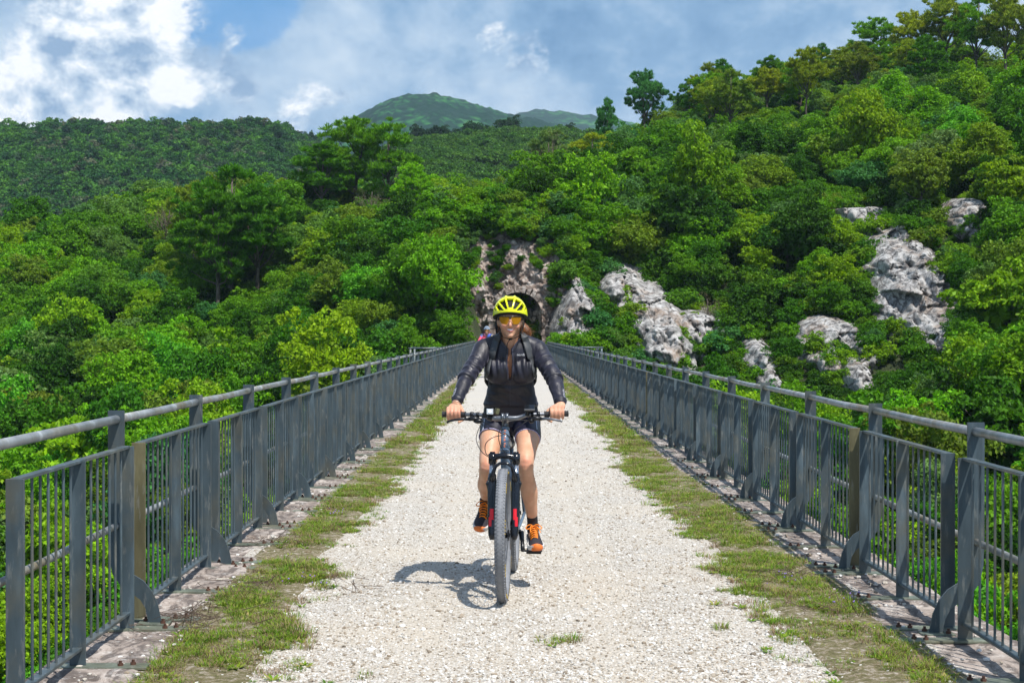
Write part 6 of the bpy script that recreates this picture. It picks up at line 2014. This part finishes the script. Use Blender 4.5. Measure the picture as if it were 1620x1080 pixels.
for sx in (-1, 1):
    le = MB(); rows_ = []
    for i in range(9):
        v = i / 8
        # bottom edge rises towards the nose, outer corner rounded
        row = []
        for j in range(13):
            w = j / 12
            u0 = 0.09 + 0.20 * (1 - v) ** 2.0; u1 = 1.0 - 0.26 * (1 - v) ** 2.6
            u = sx * (u0 + (u1 - u0) * w)
            q = lens_pt(u, v)
            row.append(q)
        rows_.append(row)
    vs = [q for r__ in rows_ for q in r__]; nb_ = len(vs)
    vs += [q + Vector((0, 0.0016, 0)) for q in vs]
    fs = []
    for i in range(8):
        for j in range(12):
            a = i * 13 + j; fs.append((a, a + 1, a + 14, a + 13) if sx > 0 else (a + 13, a + 14, a + 1, a)); fs.append(tuple(nb_ + q for q in ((a + 13, a + 14, a + 1, a) if sx > 0 else (a, a + 1, a + 14, a + 13))))
    le.add(vs, fs); putmb(le, 'lens', m_lens, True, gl_o)
for ch_ in gl_o.children: ch_.location = (0, 0, 0)

# jacket -----------------------------------------------------------------------------
m_jack, g, p, _ = mat('black_nylon_jacket')
o = g.n('ShaderNodeNewGeometry').outputs['Position']
n1 = g.noise(g.n('ShaderNodeMapping', inp={'Vector': o, 'Scale': (1.5, 1, 0.35)}).outputs[0], 22, 5, 0.6, 1.0).outputs['Fac']
n2 = g.noise(o, 900, 2).outputs['Fac']; n3 = g.noise(o, 12, 6, 0.6, 0.8).outputs['Fac']
setc(g, p, 'Base Color', g.ramp(n3, [(0.35, (0.005, 0.005, 0.010)), (0.65, (0.015, 0.0145, 0.029))]))
setc(g, p, 'Roughness', g.maprange(n1, 0.3, 0.7, 0.40, 0.60)); p.inputs['Specular IOR Level'].default_value = 0.55
p.inputs['Sheen Weight'].default_value = 0.25; p.inputs['Sheen Roughness'].default_value = 0.4; p.inputs['Sheen Tint'].default_value = (0.6, 0.6, 0.8, 1)
bump(g, p, g.math('ADD', g.math('MULTIPLY', n1, 0.9), g.math('MULTIPLY', n3, 0.5)), 0.45, 0.007)
jk = MB()
JR = [(9.235, 1.035, .150, .112, 0, 0), (9.225, 1.07, .154, .112, 0, 0), (9.19, 1.12, .137, .102, 0, 0), (9.165, 1.175, .127, .100, 0, 0)] + RINGS[6:9] + [(9.095, 1.40, .140, .082, 0, 0), (9.09, 1.435, .095, .068, 0, 0), (9.08, 1.462, .070, .062, 0, 0), (9.072, 1.478, .064, .060, 0, 0)]
torso(jk, JR, grow=0.008); bust(jk, 0.010)
for sx, s_ in ((-1, SHL), (1, SHR)):
    chain(jk, [Vector((0.01 + sx * 0.03, 9.09, 1.452)), Vector((0.01 + sx * 0.085, 9.095, 1.424)), s_ + Vector((0, 0.01, 0.002))], [0.040, 0.050, 0.058])
for s_, e_, w_ in ((SHL, ELL, WRL), (SHR, ELR, WRR)):
    cf = w_.lerp(e_, 0.10)
    chain(jk, [s_, s_.lerp(e_, 0.35), s_.lerp(e_, 0.75), e_, e_.lerp(w_, 0.06)], [0.058, 0.053, 0.049, 0.048, 0.046])
    chain(jk, [e_, e_.lerp(w_, 0.3), e_.lerp(w_, 0.62), e_.lerp(w_, 0.80), e_.lerp(w_, 0.90), cf + (w_ - e_) * 0.02], [0.043, 0.0405, 0.037, 0.034, 0.038, 0.033])
jme = fuse(jk, 0.0052, 3, 'jacket')
co = coords(jme); nn = normals(jme)
X, Y, Z = co[:, 0], co[:, 1], co[:, 2]
fold = np.zeros(len(co))
chest = np.exp(-((Z - 1.30) / 0.075) ** 2) * (Y < 9.1) * (np.abs(X - 0.01) < 0.15)
fold += chest * 0.0055 * np.sin((X - 0.01) * 170 + 1.2 * np.sin(Z * 30) + 3 * vnoise(X * 9, Z * 5, 0, 2, 2)) * np.clip(np.abs(X - 0.01) / 0.04, 0, 1)
waist = np.exp(-((Z - 1.11) / 0.055) ** 2)
fold += waist * 0.011 * vnoise(X * 11, Z * 34 + X * 14, Y * 8, 4, 3)
fold += 0.005 * np.exp(-((Z - 1.062) / 0.010) ** 2) * (Y < 9.2) * (np.abs(X - 0.01) < 0.17)
fold -= 0.006 * np.exp(-((Z - 1.175 - 0.06 * np.abs(X - 0.01)) / 0.010) ** 2) * (Y < 9.1) * (np.abs(X - 0.01) < 0.16)      # fold under the bust
armL = (np.abs(X - 0.01) > 0.165)
for (s_, e_, w_, sg) in ((SHL, ELL, WRL, -1), (SHR, ELR, WRR, 1)):
    m_ = armL & (np.sign(X) == sg)
    ax_ = np.array((w_ - s_).normalized()); al = (co - np.array(s_)) @ ax_
    ang = np.arctan2(co[:, 1] - 9.0, co[:, 0])
    fold += m_ * (0.0030 * np.sin(al * 120 + 6 * vnoise(X * 12, Y * 12, Z * 12, 9, 2)) * np.exp(-((al - 0.20) / 0.09) ** 2) + 0.0035 * vnoise(X * 16, Y * 16, Z * 16, 12, 3))
    # stepped hem of the oversleeve
    al2 = (co - np.array(e_)) @ np.array((w_ - e_).normalized())
    fold += m_ * 0.0035 * (np.clip((0.018 - al2) / 0.004, -1, 1)) * np.exp(-((al2 - 0.018) / 0.022) ** 2)
    al3 = (co - np.array(s_)) @ np.array((e_ - s_).normalized())
    fold -= m_ * 0.004 * np.exp(-((al3 - 0.125) / 0.005) ** 2)
fold += 0.0045 * vnoise(X * 11, Y * 11, Z * 8, 15, 4)
co += nn * fold[:, None]
setco(jme, co)
def zipcut(cs):
    x, y, z = cs[:, 0], cs[:, 1], cs[:, 2]
    w = np.where(z > 1.395, 0.012 + (z - 1.395) * 0.75, 0.006 + 0.006 * np.sin(np.clip((z - 1.215) / 0.18, 0, 1) * math.pi) ** 0.7)
    w = np.where(z < 1.215, 0, w)
    return ((np.abs(x - (0.006 + (z - 1.3) * -0.01)) < w) & (y < 9.06)) | (z > 1.470 + (y - 9.07) * 0.25) | (z < 1.045)
cut(jme, zipcut)
jo = put(jme, 'jacket', m_jack)
md = jo.modifiers.new('thick', 'SOLIDIFY'); md.thickness = 0.003; md.offset = 0.5
# zip edges, pull and lower zip line
dgm = bpy.context.evaluated_depsgraph_get()
from mathutils.bvhtree import BVHTree
jbv = BVHTree.FromObject(jo, dgm)
def onfront(x, z, lift=0.002):
    hit = jbv.ray_cast(Vector((x, 8.0, z)) - RP, Vector((0, 1, 0)))
    return (hit[0] + RP + Vector((0, -lift, 0))) if hit[0] is not None else None
zp = MB()
for sx in (-1, 1):
    pts = []
    for k in range(26):
        z = 1.455 - k * 0.0098
        w = (0.012 + (z - 1.395) * 0.75) if z > 1.395 else 0.006 + 0.006 * math.sin(max(0, min(1, (z - 1.215) / 0.18)) * math.pi) ** 0.7
        q = onfront(0.006 + (z - 1.3) * -0.01 + sx * (w + 0.007), z)
        if q is not None: pts.append(q)
    zp.tube(pts, 0.0034, 8, flat=1.6)
pts = [q for q in (onfront(0.007, 1.205 - k * 0.01, 0.0012) for k in range(16)) if q is not None]
zp.tube(pts, 0.0022, 6)
putmb(zp, 'zip', simple('zip_tape', (0.05, 0.05, 0.07), 0.3), True, jo)
pk = MB(); q = onfront(0.004, 1.215, 0.006) or Vector((0.004, 9.0, 1.215))
pk.tube([q + Vector((-0.008, 0, 0.030)), q + Vector((-0.003, -0.004, 0.012)), q + Vector((0.0, -0.003, 0.002))], [0.0035, 0.0045, 0.004], 8)
pk.ball(q + Vector((0.001, -0.002, -0.012)), (0.0065, 0.004, 0.008), 10, 8)
putmb(pk, 'zip_pull', simple('pink_zip_pull', (0.85, 0.03, 0.16), 0.4), True, jo)
# folded collar strips and light lettering
def text_mesh(s_, size, name):
    cu = bpy.data.curves.new(name, 'FONT'); cu.body = s_; cu.size = size; cu.align_x = 'CENTER'; cu.align_y = 'CENTER'; cu.extrude = 0.0; cu.resolution_u = 2
    ob = bpy.data.objects.new('tmp', cu); C.objects.link(ob); dg = bpy.context.evaluated_depsgraph_get(); dg.update()
    me = bpy.data.meshes.new_from_object(ob.evaluated_get(dg)); bpy.data.objects.remove(ob); return me
m_print = simple('pale_grey_print', (0.62, 0.63, 0.66), 0.5)
tm = text_mesh('nordi', 0.021, 'chest_print')
tc_ = coords(tm); out = []
for a in tc_:
    q = onfront(0.070 + a[0], 1.358 + a[1], 0.0022) or Vector((0.070 + a[0], 9.0, 1.358 + a[1]))
    out.append(q)
setco(tm, np.array(out)); put(tm, 'chest_print', m_print, jo, False)
for e_, w_, sg, s_ in ((ELL, WRL, -1, 'NORDI'), (ELR, WRR, 1, 'NORDI')):
    tm = text_mesh(s_, 0.022, 'sleeve_print'); tc_ = coords(tm); out = []
    d_ = (w_ - e_).normalized()
    a0 = e_.lerp(w_, 0.55)
    for a in tc_:
        c_ = a0 + d_ * (a[0] * 1.05)
        side_ = -(a[1] / 0.039)
        base = Vector((sg * (0.62) , -0.78, 0)).normalized()
        perp = d_.cross(base).normalized()
        dirn = (Quaternion(d_, side_) @ base)
        src = c_ + dirn * 0.2
        hit = jbv.ray_cast(src - RP, -dirn)
        q = (hit[0] + RP + dirn * 0.0022) if hit[0] is not None else c_ + dirn * 0.04
        out.append(q)
    setco(tm, np.array(out)); put(tm, 'sleeve_print', m_print, jo, False)
for ch_ in jo.children: ch_.location = (0, 0, 0)

# shorts -------------------------------------------------------------------------------
m_short = simple('navy_lycra', (0.014, 0.014, 0.030), 0.42, 0, 0.15, 60, 0.1)
shm = MB()
torso(shm, RINGS[0:4] + [(9.20, 1.10, .142, .100, 0, 0)], grow=0.006)
def part_chain(L_, Rr_, t_end, gr):
    # the leg of the shorts covers the thigh to t_end between joints 1 and 2
    q = L_[1].lerp(L_[2], t_end); chain(shm, [L_[0], L_[0].lerp(L_[1], 0.5), L_[1], q], [Rr_[0] + gr, (Rr_[0] + Rr_[1]) / 2 + gr, Rr_[1] + gr, Rr_[1] + (Rr_[2] - Rr_[1]) * t_end + gr], 24)
    return q
qR = part_chain(LEGR, RADR, 0.45, 0.0055); qL = part_chain(LEGL, RADL, 0.30, 0.0055)
sme = fuse(shm, 0.0055, 3, 'shorts')
dR = (LEGR[2] - LEGR[1]).normalized(); dL = (LEGL[2] - LEGL[1]).normalized()
hR = LEGR[1].lerp(LEGR[2], 0.18); hL = LEGL[1].lerp(LEGL[2], 0.02)
# hems cut square to the thigh
def hemcut(cs):
    v1 = (cs - np.array(hR)) @ np.array(dR); v2 = (cs - np.array(hL)) @ np.array(dL)
    return ((v1 > 0) & (cs[:, 0] > 0.012)) | ((v2 > 0) & (cs[:, 0] <= 0.012))
cut(sme, hemcut)
sho = put(sme, 'shorts', m_short)
md = sho.modifiers.new('thick', 'SOLIDIFY'); md.thickness = 0.0022; md.offset = 0.5
hmn = MB()
for h_, d_, rr in ((hR, dR, RADR[1] + 0.0015), (hL, dL, RADL[1] + 0.0055)):
    u_ = d_.orthogonal().normalized(); w_ = d_.cross(u_)
    c_ = h_ + Vector((0, 0, 0))
    ring = [c_ + (u_ * math.cos(2 * math.pi * k / 40) + w_ * math.sin(2 * math.pi * k / 40)) * rr for k in range(41)]
    hmn.tube(ring, 0.0030, 8)
putmb(hmn, 'hem_trim', simple('lilac_hem', (0.45, 0.40, 0.62), 0.5), True, sho)
pp = MB()
for sx, L_, Rr_ in ((1, LEGR, RADR), (-1, LEGL, RADL)):
    a, b = L_[0], L_[1]; pts = []
    for k in range(12):
        t_ = 0.35 + 0.75 * k / 11; c_ = a.lerp(b, t_); rr = Rr_[0] + (Rr_[1] - Rr_[0]) * min(1, t_) + 0.0085
        dirn = Vector((sx * 0.62, -0.35, 0.62)).normalized(); pts.append(c_ + dirn * rr)
    pp.tube(pts, 0.0022, 6)
putmb(pp, 'piping', simple('white_piping', (0.55, 0.60, 0.72), 0.5), True, sho)
for ch_ in sho.children: ch_.location = (0, 0, 0)

# socks and shoes ---------------------------------------------------------------------
m_sock = simple('black_sock', (0.020, 0.018, 0.022), 0.85, 0, 0.3, 200)
for nm, a, b, c_ in (('R', LEGR[6].lerp(LEGR[7], 0.62), LEGR[7], Vector((0.141, 9.06, 0.33))), ('L', LEGL[6].lerp(LEGL[7], 0.60), LEGL[7], Vector((-0.141, 9.35, 0.445)))):
    s_ = MB(); s_.tube(spline([a, b, c_], 14), [0.0330] + [0.0318 + 0.0004 * (i % 2) for i in range(12)] + [0.038, 0.038], 20); putmb(s_, 'sock', m_sock)
m_up, g, p, _ = mat('charcoal_mesh_upper')
o = g.n('ShaderNodeNewGeometry').outputs['Position']
v_ = g.n('ShaderNodeTexVoronoi', inp={'Vector': o, 'Scale': 420}).outputs['Distance']
setc(g, p, 'Base Color', g.ramp(v_, [(0.1, (0.045, 0.038, 0.05)), (0.6, (0.018, 0.015, 0.022))])); p.inputs['Roughness'].default_value = 0.8
m_sole = simple('white_midsole', (0.72, 0.70, 0.68), 0.6, 0, 0.06)
m_oran = simple('orange_rubber', (0.82, 0.20, 0.035), 0.5)
m_lace = simple('orange_laces', (0.95, 0.26, 0.01), 0.6, 0, 0.08)
def shoe(heel, toe, ankle, sx, roll=0.0):
    """heel and toe: ground-side points of the sole"""
    d_ = (toe - heel); L_ = d_.length; d_.normalize()
    side_ = Vector((1, 0, 0)); side_ = (side_ - d_ * side_.dot(d_)).normalized(); up_ = side_.cross(d_).normalized()
    if up_.z < 0: up_ = -up_
    def P_(t_, s_, h): return heel + d_ * (t_ * L_) + side_ * s_ + up_ * h
    W = [(0.0, .022, 0.074), (0.04, .031, 0.088), (0.12, .035, 0.098), (0.22, .036, 0.102), (0.32, .036, 0.098), (0.42, .037, 0.088), (0.52, .040, 0.077), (0.62, .0435, 0.066), (0.72, .0455, 0.057), (0.82, .044, 0.050), (0.90, .038, 0.044), (0.96, .027, 0.036), (1.0, .012, 0.028)]
    so_ = Vector((sx * 0.0, 0, 0))
    up_m = MB(); rings = []
    for t_, hw, ht in W:
        ctr = sx * 0.006 * math.sin(t_ * 3.14)
        ring = []
        for k in range(24):
            a = 2 * math.pi * k / 24; c_, s_ = math.cos(a), math.sin(a)
            x = hw * math.copysign(abs(c_) ** 0.75, c_) * (1 - 0.32 * max(0, s_) ** 1.2)
            h = 0.020 + (ht - 0.020) * max(0, s_) ** 0.9 if s_ > 0 else 0.020 + 0.008 * s_
            ring.append(P_(t_, ctr + x, h))
        rings.append(ring)
    up_m.loft(rings)
    # ankle collar
    up_m.tube([P_(0.20, 0, 0.06), P_(0.19, 0, 0.108)], [0.034, 0.036], 20)
    so = putmb(up_m, 'shoe', m_up)
    sol = MB(); rings = []
    for t_, hw, ht in W:
        ctr = sx * 0.006 * math.sin(t_ * 3.14); spring = 0.016 * max(0, (t_ - 0.7) / 0.3) ** 2
        hw2 = hw + 0.0045; top = 0.027 + 0.010 * max(0, 0.3 - t_) / 0.3
        ring = [P_(t_, ctr + hw2 * a, h + spring) for a, h in ((-0.92, 0.0), (-0.6, -0.002), (0, -0.002), (0.6, -0.002), (0.92, 0.0), (1.0, 0.010), (1.0, top * 0.8), (0.95, top), (0, top * 0.9), (-0.95, top), (-1.0, top * 0.8), (-1.0, 0.010))]
        rings.append(ring)
    sol.loft(rings); putmb(sol, 'sole', m_sole, False, so)
    bp_ = MB(); rings = []
    for k in range(13):
        a = -1.15 + 2.3 * k / 12; c_ = 0.034
        x = sx * 0.004 + math.sin(a) * 0.040; t0 = 0.855 + 0.155 * math.cos(a)
        zt = 0.0275 + 0.022 * math.cos(a) ** 2
        rings.append([P_(t0, x * 1.0, 0.012), P_(t0 + 0.012, x * 1.04, 0.016), P_(t0 + 0.010, x * 1.0, zt), P_(t0 - 0.02, x * 0.92, zt + 0.003), P_(t0 - 0.04, x * 0.85, 0.020)])
    bp_.loft(rings); putmb(bp_, 'toe_bumper', m_oran, True, so)
    os_ = MB(); rings = []
    for t_, hw, ht in W:
        ctr = sx * 0.006 * math.sin(t_ * 3.14); spring = 0.016 * max(0, (t_ - 0.7) / 0.3) ** 2
        rings.append([P_(t_, ctr + (hw + 0.0015) * a, h + spring) for a, h in ((-0.9, -0.001), (-0.5, -0.0065), (0.5, -0.0065), (0.9, -0.001))])
    os_.loft(rings); putmb(os_, 'outsole', m_oran, False, so)
    # laces: crossings over the tongue and a bow
    lc = MB()
    def top(t_): return float(np.interp(t_, [w[0] for w in W], [w[2] for w in W]))
    for k in range(6):
        t_ = 0.30 + 0.068 * k; h = top(t_) + 0.002; hw = 0.020
        lc.tube([P_(t_, -hw - 0.004, h - 0.014), P_(t_ + 0.01, -hw * 0.5, h - 0.001), P_(t_ + 0.022, hw * 0.5, h - 0.002), P_(t_ + 0.03, hw + 0.004, h - 0.016)], 0.0032, 6)
        lc.tube([P_(t_, hw + 0.004, h - 0.014), P_(t_ + 0.01, hw * 0.5, h + 0.0015), P_(t_ + 0.022, -hw * 0.5, h + 0.001), P_(t_ + 0.03, -hw - 0.004, h - 0.016)], 0.0032, 6)
    b0 = P_(0.31, 0, top(0.31) + 0.006)
    for q in (-1, 1):
        lc.tube(spline([b0, b0 + side_ * q * 0.022 + up_ * 0.010, b0 + side_ * q * 0.046 + d_ * 0.018 + up_ * 0.0, b0 + side_ * q * 0.038 + d_ * 0.036 - up_ * 0.006, b0 + d_ * 0.004], 18), 0.0030, 6)
        lc.tube(spline([b0, b0 + side_ * q * 0.02 + d_ * 0.03 + up_ * 0.006, b0 + side_ * q * (0.036 if q > 0 else 0.022) + d_ * 0.075 - up_ * 0.016], 10), 0.0026, 6)
    lc.ball(b0, (0.008, 0.008, 0.006), 8, 6)
    putmb(lc, 'laces', m_lace, True, so)
    for ch_ in so.children: ch_.location = (0, 0, 0)
shoe(Vector((0.138, 9.115, 0.262)), Vector((0.158, 8.875, 0.218)), LEGR[7], 1)
shoe(Vector((-0.134, 9.415, 0.405)), Vector((-0.172, 9.195, 0.285)), LEGL[7], -1)
# thin silver bracelet
br = MB(); wv_ = (WRL - ELL).normalized(); cc_ = WRL.lerp(Vector((-0.30, 8.69, 1.055)), 0.30); u_ = wv_.orthogonal().normalized(); w2 = wv_.cross(u_)
br.tube([cc_ + (u_ * math.cos(2 * math.pi * k / 28) + w2 * math.sin(2 * math.pi * k / 28)) * 0.0262 for k in range(29)], 0.0016, 6)
putmb(br, 'bracelet', m_alu)

# backpack --------------------------------------------------------------------------
BP = Vector((0.01, 9.30, 1.20))
bag = thing('backpack', 'black backpack worn by the woman on the bike, its straps over both shoulders', 'backpack', BP)
m_strap = simple('dark_strap_webbing', (0.05, 0.055, 0.06), 0.6, 0, 0.25, 300, 0.2)
m_bag = simple('black_bag_fabric', (0.018, 0.02, 0.024), 0.7, 0, 0.3, 120, 0.2)
b_ = MB(); b_.box((0.01, 9.275, 1.255), (0.235, 0.12, 0.34), (-0.22, 0, 0), 0.035)
me = fuse(b_, 0.012, 6, 'bag'); me.materials.append(m_bag); me.transform(Matrix.Translation(-BP)); smooth(me); link('bag', me, bag)
def onjack(x, z, dy=0.006):
    hit = jbv.ray_cast(Vector((x, 8.0, z)) - RP, Vector((0, 1, 0)))
    return (hit[0] + RP + Vector((0, -dy, 0.0))) if hit[0] is not None else None
for sx in (-1, 1):
    cl = [Vector((0.01 + sx * 0.065, 9.22, 1.40)), Vector((0.012 + sx * 0.070, 9.16, 1.455)), Vector((0.012 + sx * 0.074, 9.09, 1.482)), Vector((0.012 + sx * 0.080, 9.03, 1.466))]
    for z, xo in ((1.435, 0.088), (1.40, 0.100), (1.365, 0.110), (1.33, 0.120), (1.29, 0.130), (1.25, 0.138)):
        q = onjack(0.012 + sx * xo, z)
        if q is not None and q.y > 8.9: cl.append(q)
    cl.append(Vector((0.01 + sx * 0.150, 9.13, 1.21))); cl.append(Vector((0.01 + sx * 0.11, 9.24, 1.15)))
    P_ = spline(cl, 50); n_ = len(P_)
    s_ = MB(); rings = []
    for i, q in enumerate(P_):
        t_ = (P_[min(i + 1, n_ - 1)] - P_[max(i - 1, 0)]).normalized()
        w_ = 0.029 if 8 < i < n_ * 0.62 else 0.016
        out_ = (q - Vector((0.012, 9.14, min(q.z, 1.40)))); out_ = (out_ - t_ * out_.dot(t_)).normalized(); lat = t_.cross(out_).normalized()
        rings.append([q + lat * w_ - BP, q + lat * w_ * 0.8 + out_ * 0.006 - BP, q - lat * w_ * 0.8 + out_ * 0.006 - BP, q - lat * w_ - BP, q - out_ * 0.004 - BP])
    s_.loft(rings); s_.build('shoulder_strap', m_strap, bag, True)

# ------------------------------------------------------------------ the cyclist far behind
def copy_tree(o, parent=None):
    c = o.copy(); C.objects.link(c)
    if parent is not None: c.parent = parent
    for ch_ in o.children: copy_tree(ch_, c)
    return c
def recolour(root, swaps):
    for o_ in [root] + list(root.children_recursive):
        if o_.type == 'MESH' and o_.material_slots:
            mm = o_.material_slots[0].material
            key = o_.name.split('.')[0]
            if key in swaps:
                o_.material_slots[0].link = 'OBJECT'; o_.material_slots[0].material = swaps[key]
SH = Vector((-0.755, 43.0, 0.035))
p2 = copy_tree(person); p2.location = RP + SH
tag(p2, 'small distant cyclist in a pink and blue jersey and white-blue helmet behind the woman', 'person')
m_jer, g, p, _ = mat('bright_patterned_jersey')
o = g.n('ShaderNodeTexCoord').outputs['Object']
v_ = g.n('ShaderNodeTexVoronoi', inp={'Vector': o, 'Scale': 9.0}).outputs['Color']
sv_ = g.n('ShaderNodeSeparateColor'); g.l(v_, sv_.inputs[0])
setc(g, p, 'Base Color', g.ramp(sv_.outputs[0], [(0.0, (0.65, 0.08, 0.14)), (0.35, (0.75, 0.25, 0.35)), (0.5, (0.04, 0.10, 0.42)), (0.7, (0.04, 0.06, 0.16)), (0.85, (0.6, 0.5, 0.2))], 'CONSTANT'))
p.inputs['Roughness'].default_value = 0.6
m_h2 = simple('white_blue_helmet', (0.45, 0.55, 0.75), 0.3, 0, 0.5, 18)
recolour(p2, {'jacket': m_jer, 'helmet': m_h2})
for ch_ in list(p2.children_recursive):
    if ch_.name.split('.')[0] in ('chest_print', 'sleeve_print', 'bracelet', 'zip_pull'):
        bpy.data.objects.remove(ch_)
b2 = copy_tree(bike); b2.location = bike.location + SH
tag(b2, 'distant bicycle ridden by the small cyclist far down the bridge', 'bicycle')
# ------------------------------------------------------------------ air over the valley
hz = bpy.data.materials.new('pale_air'); hz.use_nodes = True; hz.node_tree.nodes.clear()
g = NT(hz.node_tree)
pv = g.n('ShaderNodeVolumePrincipled', inp={'Color': (0.62, 0.82, 1.0, 1), 'Density': 0.00013, 'Anisotropy': 0.0})
g.l(pv.outputs[0], g.n('ShaderNodeOutputMaterial').inputs['Volume'])
hb_ = MB().box((0, 1175, 190), (5300, 4250, 446)).build('haze', hz)
tag(hb_, 'pale blue air between the bridge and the far hills', 'haze', kind='stuff')
